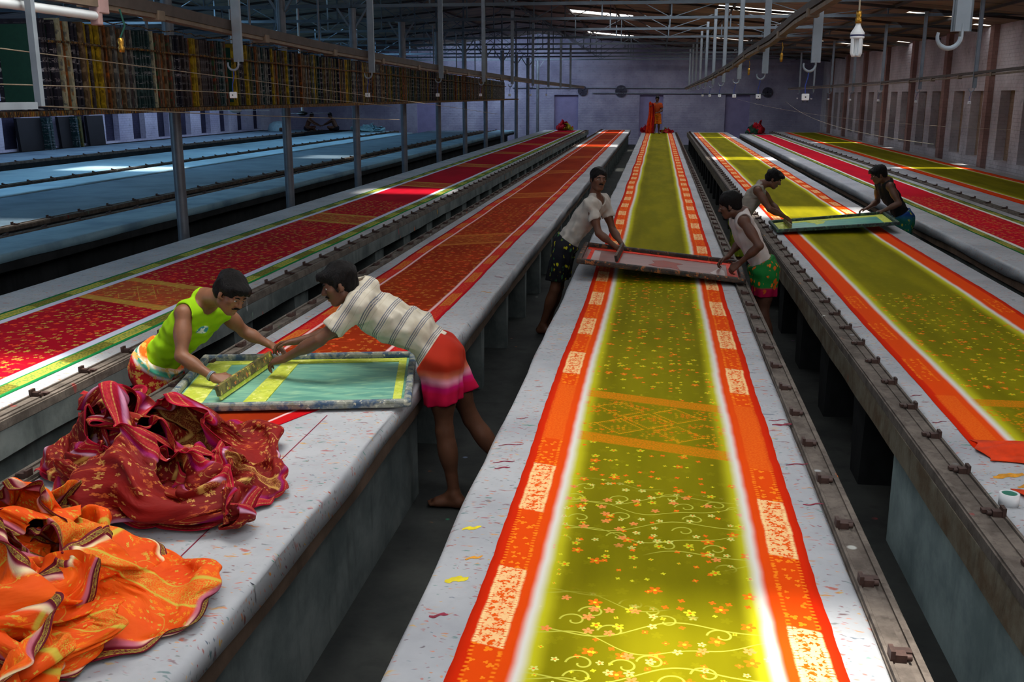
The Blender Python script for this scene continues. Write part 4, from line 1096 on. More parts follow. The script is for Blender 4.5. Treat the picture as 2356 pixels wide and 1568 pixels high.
seq = ['navy']*4+['cream', 'orange', 'cream', 'navy', 'navy', 'brown', 'yellow', 'dark', 'yellow', 'yellow', 'brown', 'orange', 'brown', 'grey', 'red', 'brown', 'grey', 'dark', 'grey', 'teal', 'teal', 'teal', 'teal', 'teal', 'cream', 'red', 'brown', 'orange', 'brown', 'red', 'grey', 'navy', 'navy', 'dark', 'dark', 'dark', 'orange', 'yellow', 'yellow', 'brown', 'dark', 'dark', 'dark', 'dark', 'dark', 'red', 'dark', 'teal', 'teal', 'grey', 'red', 'GAP', 'GAP', 'GAP']
DESC = dict(navy='navy-edged screen with white brush marks', dark='blackish screen with faint white marks', teal='teal-edged screen with white brush marks', yellow='yellow-stained wooden screen edge', orange='orange-stained wooden screen edge',
            brown='brown wooden screen edge', grey='grey paint-dripped screen edge', cream='cream paint-dripped screen edge', red='brown screen edge splashed with red and green', olive='olive-stained screen edge')
y = 8.62; k = 0; rest = {}
while y < 36.3:
    far = y > 33.6
    kind = seq[k] if k < len(seq) else rr.choices(['brown', 'dark', 'olive', 'grey', 'orange', 'teal', 'yellow', 'navy'], [5, 6, 4, 3, 2, 3, 1.5, 2])[0]
    if far: kind = 'grey'
    step = .066+rr.random()*.012+(.03 if far else 0)
    if kind != 'GAP':
        h = .80-.0085*(y-8.6)+(rr.random()-.5)*.03; var = rr.randrange(4); me, pm = rack_screen(kind, var, .80)
        if k < 300:
            o = bpy.data.objects.new('printing_screen', me); link(o); o.location = (FACE+(rr.random()-.5)*.03, y, ZB); o.scale.z = h/.80
            o.rotation_euler = (.03+(rr.random()-.5)*.02, 0, (rr.random()-.5)*.05)
            if k == 0: tag(o, 'first stored screen in the overhead rack, showing its dark green mesh face', 'printing screen', 'screens stored in the overhead rack')
            else: tag(o, DESC[kind]+' standing upright in the overhead rack', 'printing screen', 'screens stored in the overhead rack, '+kind)
            if k < 60:
                c = bpy.data.objects.new('mesh', pm); link(c, o)
        else: rest.setdefault(kind, []).append((y, h))
    y += step; k += 1
for kind, L_ in rest.items():
    mb = MB()
    for yy, h in L_: mb.box((FACE-.44, yy-.019, ZB), (FACE, yy+.019, ZB+h))
    tag(mb.build('printing_screen', EM[kind]), 'far mass of %s screens at the distant end of the overhead rack' % kind, 'printing screen', 'far stored screens', 'stuff')
rk = empty('screen_rack', (FACE, 8.5, ZB)); R0 = (FACE, 8.5, ZB)
def rp(name, mat, *boxes):
    mb = MB()
    for a, b in boxes: mb.box([a[i]-R0[i] for i in range(3)], [b[i]-R0[i] for i in range(3)])
    return mb.build(name, mat, rk)
crust = edge_mat('paint-crusted bar', rgb(50, 40, 30), [rgb(170, 130, 30), rgb(150, 80, 30), rgb(120, 120, 100)])
rp('shelf', M['rust'], ((FACE-.50, 6.5, ZB-.05), (FACE-.40, 39.5, ZB-.005)), ((FACE-.22, 6.5, ZB-.05), (FACE-.12, 39.5, ZB-.005)))
rp('front_angle', crust, ((FACE-.06, 6.5, ZB-.05), (FACE+.05, 39.5, ZB-.005)))
mb = MB(); pts = [(.05, yy-8.5, .60-.0065*(yy-8.6)+.006*math.sin(yy*5)) for yy in np.arange(8.6, 36.3, .4)]
mb.tube(pts, .012, 6); mb.build('front_bar', crust, rk)
for k in range(10):
    yy = 8.45+3.1*k
    if yy < 36: MB().tube([(-.52, yy-8.5, -.03), (-.52, yy-8.5, 1.9)], .018, 6).build('hanger', M['steel_d'], rk)
mb = MB()     # tangled tie wire along the tops
pts = [(-.03+.03*math.sin(q*7.1), yy-8.5, .80-.0085*(yy-8.6)+.045+.014*math.sin(q*3.7)) for q, yy in enumerate(np.arange(8.6, 36.0, .16))]
mb.tube(pts, .006, 5); mb.build('tie_wire', crust, rk)
tag(rk, 'overhead rack of angle iron hung beside the columns, full of upright screens', 'rack')

# ---------------------------------------------------------------- hanging struts, hooks, sockets
def hook_mesh():
    mb = MB(); mb.tube([(0, 0, .03), (0, 0, -.02)]+[(-.045+.045*math.cos(t), 0, -.02-.045*math.sin(t)) for t in np.linspace(0, PI*1.12, 12)], [.0095]*9+[.009, .008, .0075, .007, .006], 8); return mb
def hanging(x, ys, zb, label, group, plug=True):
    root = None
    for i, y in enumerate(ys):
        if root is None:
            root = empty('hanging_hook', (x, y, zb))
            mb = MB(); mb.box((-.035, -.008, 0), (.035, .008, 1.62)); mb.box((-.035, -.008, 0), (-.027, .028, 1.62)); mb.box((.027, -.008, 0), (.035, .028, 1.62))
            mb.build('strut', M['steel'], root); hook_mesh().build('hook', M['steel'], root)
            tag(root, label, 'hook', group); o = root
        else: o = copy_tree(root); o.location = (x, y, zb-.004*i); o['label'] = ORD[i]+' hook strut from the front, '+label.split(', ')[1]
        if i == 0: o['label'] = 'nearest hook strut, '+label.split(', ')[1]
        if plug and i < 7 and y > 5:
            r = empty('pendant_socket', (x, y, zb))
            mb = MB(); mb.tube([(-.045, .0, -.06), (-.05, .01, -.12), (-.066, .01, -.18), (-.062, 0, -.235)], .004, 5); mb.build('flex', M['wire_blue'], r)
            mb = MB(); mb.cbox((-.060, 0, -.262), (.056, .030, .050)); s_ = mb.build('socket_box', M['white_pl'], r, bevel=.005)
            mb = MB(); mb.tube([(-.060, -.012, -.262), (-.060, -.017, -.262)], .006, 8)
            for q in (-1, 1): mb.tube([(-.060+q*.016, 0, -.285), (-.060+q*.016, 0, -.302)], .004, 6)
            mb.build('pin', M['black'], r)
            tag(r, 'white socket under the '+(ORD[i] if i else 'nearest')+' hook, '+label.split(', ')[1], 'socket', 'sockets hanging from the hooks')
hanging(1.18, [4.4+3.9*k for k in range(11)], 2.725, 'flat galvanised strut with a hook, row right of the middle table', 'hooks right of the middle table')
hanging(-3.4, [8.1+3.95*k for k in range(9)], 2.74, 'flat galvanised strut with a hook, row left of the rust cloth', 'hooks left of the rust cloth')
hanging(5.6, [19.7+3.95*k for k in range(7)], 2.60, 'thin strut with a hook, row beside the wall of niches', 'hooks beside the wall of niches')
r = empty('hanging_strut', (-3.325, 5.2, 2.42)); MB().box((-.018, -.018, 0), (.018, .018, 1.9)).build('upright', M['steel'], r); MB().box((-.018, -1.6, -.015), (.018, -.05, .022)).build('foot_bar', M['steel'], r)
tag(r, 'white steel upright with a bar at its foot, hanging before the rack end', 'strut')

# ---------------------------------------------------------------- cable trunking
def trunk(x, pts, label, w=.10, clips=True):
    r = empty('cable_trunking', (x, pts[0][0], pts[0][1])); y0, z0 = pts[0]
    q = []
    for (ya, za), (yb, zb) in zip(pts[:-1], pts[1:]):
        n = max(1, int((yb-ya)/1.2)); q += [(ya+(yb-ya)*i/n, za+(zb-za)*i/n) for i in range(n)]
    q.append(pts[-1])
    top = MB(); bot = MB()
    for (ya, za), (yb, zb) in zip(q[:-1], q[1:]):
        sg = .012*math.sin(ya*1.3)
        top.beam((0, ya-y0, za-z0+.03), (0, yb-y0, zb-z0+.03), w, w*.75); bot.beam((.0, ya-y0, za-z0-.022), (.0, yb-y0, zb-z0-.022), w*.8, .03)
    top.build('channel', M['trunkd'], r); bot.build('tray', M['trunk'], r)
    if clips:
        y = pts[0][0]+.9; c = None
        while y < min(pts[-1][0], 26):
            z = np.interp(y, [p[0] for p in pts], [p[1] for p in pts])
            if c is None: c = MB().cbox((0, 0, -.02), (w*1.25, .10, .07)).build('clip', M['trunk'], r, bevel=.008); c.location = (0, y-y0, z-z0)
            else:
                o = c.copy(); o.location = (0, y-y0, z-z0); link(o, r)
            y += 1.95
    tag(r, label, 'cable trunking'); return r
trunk(-3.5, [(6.02, 3.04), (7.02, 3.03), (8.0, 3.0), (10.5, 2.94), (15.5, 2.87), (29.3, 2.82), (48, 2.80)], 'brown cable trunking running from the unlit tube lamp along the rack side')
trunk(1.10, [(5.2, 3.12), (8.9, 3.08), (10.8, 3.01), (13.4, 2.99), (16.3, 2.92), (24, 2.84), (46, 2.74)], 'sagging brown cable trunking above the right edge of the middle table', .07)
trunk(5.6, [(12, 2.92), (17.2, 2.86), (19.8, 2.83), (27.8, 2.76), (47, 2.72)], 'grey conduit in front of the wall of niches', .06)
# unlit tube lamp at the near end of the left trunking
r = empty('tube_lamp', (-3.4, 5.45, 2.945))
MB().tube([(0, -1.9, 0), (0, .52, 0)], .027, 16).build('glass_tube', M['tubeglass'], r)
MB().box((-.03, -1.9, .05), (.03, .60, .11)).build('batten', M['trunk'], r)
mb = MB(); mb.cbox((0, .54, .02), (.06, .05, .15)); mb.cbox((0, .58, .06), (.07, .12, .09)); mb.build('end_holder', plain('pinkish lamp holder', rgb(160, 130, 128), .6), r, bevel=.008)
tag(r, 'unlit white fluorescent tube at the near end of the left trunking', 'lamp')
r = empty('hanging_lamp_holder', (-3.36, 6.2, 3.0))
MB().tube([(0, 0, 0), (.02, .01, -.10), (-.01, 0, -.17)], .006, 6).build('green_flex', plain('green flex', rgb(20, 70, 60)), r); MB().lathe([(.001, 0), (.016, -.005), (.02, -.03), (.014, -.05), (.02, -.06), (.018, -.09), (.001, -.09)], 12, (-.01, 0, -.17)).build('holder', M['brass'], r)
tag(r, 'brass lamp holder dangling on green flex beside the tube lamp', 'lamp holder')
# compact fluorescent bulb
r = empty('light_bulb', (1.19, 6.7, 2.75))
MB().tube([(0, 0, .22), (0, .02, .36)], .006, 6).build('flex', M['wire'], r)
MB().lathe([(.001, .23), (.016, .228), (.018, .20), (.014, .19), (.02, .18), (.021, .155), (.001, .155)], 14).build('brass_cap', M['brass'], r)
mb = MB(); mb.lathe([(.014, .158), (.016, .145), (.022, .13), (.036, .108), (.042, .100), (.042, .088)], 20); mb.lathe([(.040, .080), (.043, .078), (.043, .068), (.036, .064), (.001, .064)], 20); b_ = mb.build('housing', M['white_pl'], r)
MB().lathe([(.0425, .089), (.0425, .079)], 20).build('blue_band', M['navy'], r)
for k in range(4):
    a = k*PI/2+.5; cxx, cyy = .021*math.cos(a), .021*math.sin(a)
    MB().tube([(cxx*1.5, cyy*1.5, .066), (cxx*1.5, cyy*1.5, -.02), (cxx*1.2, cyy*1.2, -.034), (cxx*.7, cyy*.7, -.034), (cxx*.4, cyy*.4, -.02), (cxx*.4, cyy*.4, .066)], .0115, 8).build('glass_tube', M['tubeglass'], r)
tag(r, 'unlit white compact fluorescent bulb hanging under the sagging trunking', 'light bulb')
for i, (y, z, l) in enumerate(((11.0, 2.90, 'brass lamp holder on a short chain under the sagging trunking'), (14.9, 2.84, 'farther brass lamp holder hanging from the sagging trunking'))):
    r = empty('lamp_holder', (1.22, y, z)); MB().tube([(0, 0, .1), (.01, 0, .05), (0, 0, .0)], .005, 5).build('chain', M['brass'], r)
    MB().lathe([(.001, 0), (.014, -.005), (.02, -.03), (.013, -.045), (.019, -.06), (.012, -.09), (.001, -.095)], 12).build('holder', M['brass'], r); tag(r, l, 'lamp holder')
# strings -------------------------------------------------------------------------
def string(a, b, sag, label, rad=.004, mat='wire', n=24):
    mb = MB(); a = np.array(a, float); b = np.array(b, float)
    mb.tube([a+(b-a)*t-np.array((0, 0, sag*4*t*(1-t))) for t in np.linspace(0, 1, n)], rad, 5)
    return tag(mb.build('hanging_string', M[mat]), label, 'string')
string((-4.2, 5.6, 2.79), (-4.2, 27, 1.98), -.02, 'upper pale string stretched past the rack of screens')
string((-4.2, 5.6, 2.55), (-4.2, 16, 2.30), -.05, 'second pale string, just below the upper one across the rack')
string((-4.6, 6.4, 2.43), (-4.6, 18, 2.05), .02, 'pale string hanging under the rack before the blue tables', .005)
string((3.3, 13, 1.9), (5.4, 46, 2.2), .25, 'thin wire sagging over the far right tables')
string((7.6, 15, 1.95), (3.4, 50, 2.35), .35, 'thin wire drooping before the wall of niches', .003)
# ceiling fans ---------------------------------------------------------------------
for i, (x, y, z, lab) in enumerate(((-8.6, 20.2, 2.17, 'white ceiling fan hanging low, left of the second column'), (-8.6, 24.2, 2.04, 'dark ceiling fan on a pale rod above the seated men'))):
    r = empty('ceiling_fan', (x, y, z)); top = roof_z(x)-z-.08
    MB().tube([(0, 0, .05), (0, 0, top)], .018 if i == 0 else .03, 8).build('down_rod', M['white_pl'], r)
    MB().lathe([(.001, .06), (.05, .055), (.12, .02), (.12, -.02), (.06, -.05), (.001, -.05)], 20).build('motor', M['white_pl'] if i == 0 else M['black'], r)
    for k in range(3):
        a = k*2*PI/3+.25+i*.4; d = Vector((math.cos(a), math.sin(a), 0))
        mb = MB(); mb.beam(d*.1, d*.68, .13, .008); mb.build('blade', M['white_pl'] if i == 0 else M['steel_d'], r)
    tag(r, lab, 'ceiling fan')
M['vent'] = plain('grimy vent', rgb(70, 68, 82), .8, .2)
# pipes and dark vents on the back wall
string((-7.5, YB-.06, 2.83), (1.5, YB-.06, 2.80), 0, 'upper thin pipe along the back wall', .022, 'steel')
string((-3.4, YB-.06, 2.56), (5.5, YB-.06, 2.52), 0, 'lower thin pipe along the back wall', .025, 'steel')
for i, (x, z, rr_, lab) in enumerate(((-1.95, 2.66, .30, 'round dark vent on the back wall left of the middle door'), (-3.9, 2.68, .25, 'smaller dark vent on the back wall above the left door'), (5.3, 2.6, .25, 'dark vent on the back wall near the right corner'))):
    r = empty('wall_vent', (x, YB, z)); MB().tube([(0, 0, 0), (0, -.07, 0)], rr_, 18).build('ring', M['vent'], r)
    mb = MB()
    for k in range(4): mb.beam((-rr_*.9, -.08, 0), (rr_*.9, -.08, 0), .03, .03) if k == 0 else mb.beam((math.cos(k*.8)*rr_*.9, -.08, math.sin(k*.8)*rr_*.9), (-math.cos(k*.8)*rr_*.9, -.08, -math.sin(k*.8)*rr_*.9), .03, .03)
    mb.build('grille', M['vent'], r); tag(r, lab, 'vent')
# dark screens leaning against the left wall
for i, (ya, yb, th, mt, lab) in enumerate(((29.1, 30.3, .1, 'black', 'wide black screen leaning against the left wall, nearest one'), (30.35, 30.43, .3, 'teal', 'thin green-edged screen leaning beside the nearest black one'), (30.52, 30.60, .3, 'teal', 'second thin green-edged screen of that pair'),
      (31.3, 31.9, .1, 'black', 'black screen leaning in the second niche of the left wall'), (31.98, 32.05, .3, 'teal', 'thin teal screen beside the second black one'), (32.2, 32.28, .3, 'olive', 'thin olive screen beside the second black one'),
      (33.0, 34.0, .1, 'black', 'tapered black screen leaning in the third niche of the left wall'))):
    mb = MB(); mb.add([(0, ya, .78), (th, ya, .78), (th-.05, ya-.03, 1.78), (-.05, ya-.03, 1.78), (0, yb, .78), (th, yb, .78), (th-.05, yb+.03, 1.78), (-.05, yb+.03, 1.78)], [(0,1,2,3), (7,6,5,4), (0,4,5,1), (1,5,6,2), (2,6,7,3), (3,7,4,0)])
    o = mb.build('leaning_screen', M['black'] if mt == 'black' else EM[mt]); o.location.x = XL+.12; tag(o, lab, 'printing screen', 'screens leaning on the left wall')
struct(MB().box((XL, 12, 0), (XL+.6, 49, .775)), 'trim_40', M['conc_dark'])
# ---------------------------------------------------------------- screens in use, squeegees
def gauze(name, base, dark, light, axis=(1, .2), sc=6, rough=.35):
    g = G(name, rough, .5); x, y, z = g.obj(); n = g.noise(g.vec(x*.6, y*3, z), sc, 4); n2 = g.noise(g.vec(x*2+y, y*8-x*3, z), 3, 3)
    col = g.mix(g.ss(n, .35, .65), base, dark); col = g.mix(g.ss(n2, .5, .7)*.6, col, light); return g.out(col)
def frame_mat(name, base, st):
    g = G(name, .6, .3); x, y, z = g.obj(); n = g.noise(g.vec(x, y, z), 16, 4); col = g.mix(g.ss(n, .4, .6), base, st[0])
    col = g.mix(g.ss(g.noise(g.vec(x+3, y, z), 22, 3), .55, .65), col, st[1]); col = g.mix(g.ss(g.noise(g.vec(x+7, y, z), 34, 2), .6, .68), col, st[2]); return g.out(col)
M['yel_tape'] = frame_mat('lime yellow ink margin', rgb(206, 214, 90), (rgb(188, 198, 60), rgb(226, 228, 130), rgb(170, 190, 80)))
def screen(label, C, bar, hgt, m_frame, m_mesh, margins, m_margin, ink=None):
    """C: four corners NL,NR,FR,FL (world, underside)"""
    C = [np.array(c, float) for c in C]; base = sum(C)/4; r = empty('printing_screen', base); tag(r, label, 'printing screen', 'screens in use')
    C = [c-base for c in C]; up = unit(np.cross(C[1]-C[0], C[3]-C[0]))
    q = lambda s, t, h=0: (C[0]*(1-s)+C[1]*s)*(1-t)+(C[3]*(1-s)+C[2]*s)*t+up*h
    W_ = np.linalg.norm(C[1]-C[0]); H_ = np.linalg.norm(C[3]-C[0]); bs, bt = bar/W_, bar/H_
    mb = MB()
    for a, b in (((0, bt/2), (1, bt/2)), ((0, 1-bt/2), (1, 1-bt/2))): mb.beam(q(*a, hgt/2), q(*b, hgt/2), bar, hgt, up)
    for a, b in (((bs/2, 0), (bs/2, 1)), ((1-bs/2, 0), (1-bs/2, 1))): mb.beam(q(*a, hgt/2+.001), q(*b, hgt/2+.001), bar, hgt, up)
    mb.build('frame', m_frame, r, bevel=min(.016, bar*.3))
    def quad(s0, s1, t0, t1, h): return [q(s0, t0, h), q(s1, t0, h), q(s1, t1, h), q(s0, t1, h)]
    mb = MB(); mb.add(quad(bs, 1-bs, bt, 1-bt, .008)+quad(bs, 1-bs, bt, 1-bt, .005), [(0, 1, 2, 3), (7, 6, 5, 4)]); mb.build('mesh', m_mesh, r)
    for hh, (s0, s1, t0, t1) in enumerate(margins):
        MB().add(quad(s0, s1, t0, t1, .0105+.0012*hh)+quad(s0, s1, t0, t1, .006), [(0, 1, 2, 3), (0, 3, 7, 4), (0, 4, 5, 1), (1, 5, 6, 2), (2, 6, 7, 3)]).build('ink_margin', m_margin, r)
    if ink: ink(r, q)
    return r, q
def rip(r, q, pts, mat, h=.012, name='ink_streak'):
    n = len(pts); v = [q(s, t, h) for s, t in pts]+[q(s, t, .006) for s, t in pts]
    MB().add(v, [tuple(range(n))]+[(i, n+i, n+(i+1) % n, (i+1) % n) for i in range(n)]).build(name, mat, r)
GA = [(-2.62, 4.86, .815), (-1.29, 5.15, .815), (-1.515, 6.23, .815), (-2.85, 5.94, .815)]
def inkA(r, q): rip(r, q, [(.31, .06), (.40, .06), (.46, .93), (.385, .93)], M['yel_tape'], .0145)
M['frame_a'] = frame_mat('blue grey encrusted screen frame', rgb(150, 152, 140), (rgb(60, 84, 110), rgb(120, 124, 110), rgb(190, 188, 170)))
screen('large green screen with yellow margins, over which the two nearest men bend', GA, .044, .045, M['frame_a'],
       gauze('teal screen mesh', rgb(130, 186, 160), rgb(96, 156, 140), rgb(176, 214, 170), sc=4), [(.041, .15, .05, .95), (.92, .955, .05, .95), (.05, .95, .87, .945)], M['yel_tape'], inkA)
M['frame_c'] = frame_mat('dark paint-stained screen frame', rgb(70, 54, 44), (rgb(40, 34, 34), rgb(150, 90, 50), rgb(40, 60, 54))); M['ink_red'] = frame_mat('wet red orange ink', rgb(232, 52, 16), (rgb(214, 34, 10), rgb(240, 80, 30), rgb(200, 30, 12)))
M['gloss_film'] = plain('wet glossy mesh', rgb(150, 112, 104), .30, .5, 0, .05, 9)  # glare at the screen's ends, painted as paler and smoother patches
GC = [(-.72, 9.28, .955), (.82, 9.14, .825), (.85, 10.22, .825), (-.72, 10.33, .965)]
def inkC(r, q):
    rip(r, q, [(.07, .1), (.13, .1), (.12, .75), (.075, .78)], M['gloss_film'], .0095, 'glossy_film'); rip(r, q, [(.80, .3), (.89, .1), (.89, .5), (.86, .62)], M['gloss_film'], .0095, 'glossy_film')
    rip(r, q, [(.035, .82), (.3, .86), (.6, .84), (.965, .83), (.965, .945), (.035, .945)], M['ink_red'], name='ink_pool'); rip(r, q, [(.90, .05), (.965, .05), (.965, .9), (.91, .9)], M['ink_red'], name='ink_pool'); rip(r, q, [(.05, .06), (.075, .06), (.08, .9), (.06, .9)], M['ink_red'], name='ink_pool')
    rip(r, q, [(.43, .36), (.50, .30), (.56, .34), (.62, .28), (.60, .50), (.64, .60), (.52, .68), (.45, .60), (.47, .48)], frame_mat('thin red ink film', rgb(146, 54, 38), (rgb(136, 60, 46), rgb(156, 46, 30), rgb(130, 64, 52))), .009, 'ink_film')
screen('red-inked screen held over the middle table by two men', GC, .045, .05, M['frame_c'], gauze('reddish grey screen mesh', rgb(128, 66, 54), rgb(112, 52, 42), rgb(140, 88, 78), sc=3, rough=.42), [], M['ink_red'], inkC)
GE = [(1.48, 12.72, .825), (3.02, 13.12, .900), (3.04, 14.10, .925), (1.48, 13.66, .825)]
screen('teal screen with lime ink held over the right-hand olive cloth', GE, .04, .045, frame_mat('dark green screen frame', rgb(50, 76, 70), (rgb(34, 44, 44), rgb(90, 120, 90), rgb(60, 90, 80))),
       gauze('teal far screen mesh', rgb(98, 176, 156), rgb(76, 150, 140), rgb(150, 206, 150), sc=4), [(.03, .14, .05, .95), (.03, .97, .80, .95), (.9, .97, .05, .95)], M['yel_tape'], lambda r, q: rip(r, q, [(.36, .3), (.41, .45), (.46, .72), (.38, .80), (.30, .78), (.36, .6)], M['yel_tape'], name='ink_pool'))
def squeegee(label, a, b, h, lean, m_wood, m_blade):
    a, b = np.array(a, float), np.array(b, float); base = (a+b)/2; r = empty('squeegee', base); d = unit(b-a); up = unit(np.array(lean, float)-d*np.dot(lean, d)); L = np.linalg.norm(b-a)/2; nrm = np.cross(d, up)
    mb = MB(); mb.beam(-d*L+up*.012, -d*L+up*.012, .01, .01) if 0 else None
    mb.beam(-d*L+up*(h*.62), d*L+up*(h*.62), .026, h*.72, up); mb.build('wooden_handle', m_wood, r, bevel=.005)
    MB().beam(-d*L*.985+up*(h*.16), d*L*.985+up*(h*.16), .009, h*.34, up).build('rubber_blade', m_blade, r); tag(r, label, 'squeegee')
M['wood_ink'] = frame_mat('ink-stained squeegee wood', rgb(120, 110, 60), (rgb(80, 76, 50), rgb(200, 190, 80), rgb(190, 110, 60)))
squeegee('ink-stained wooden squeegee pulled across the large green screen', (-2.36, 5.08, .832), (-2.36, 5.88, .832), .085, (-.25, 0, 1), M['wood_ink'], M['yel_tape'])
squeegee('red-coated squeegee in the hands of the man in the white t-shirt', (-.345, 9.42, .935), (-.31, 10.28, .935), .085, (-.2, 0, 1), M['frame_c'], M['ink_red'])
squeegee('small lime-coated squeegee at the left end of the far teal screen', (1.66, 12.86, .842), (1.66, 13.55, .842), .08, (.1, 0, 1), M['wood_ink'], M['yel_tape'])
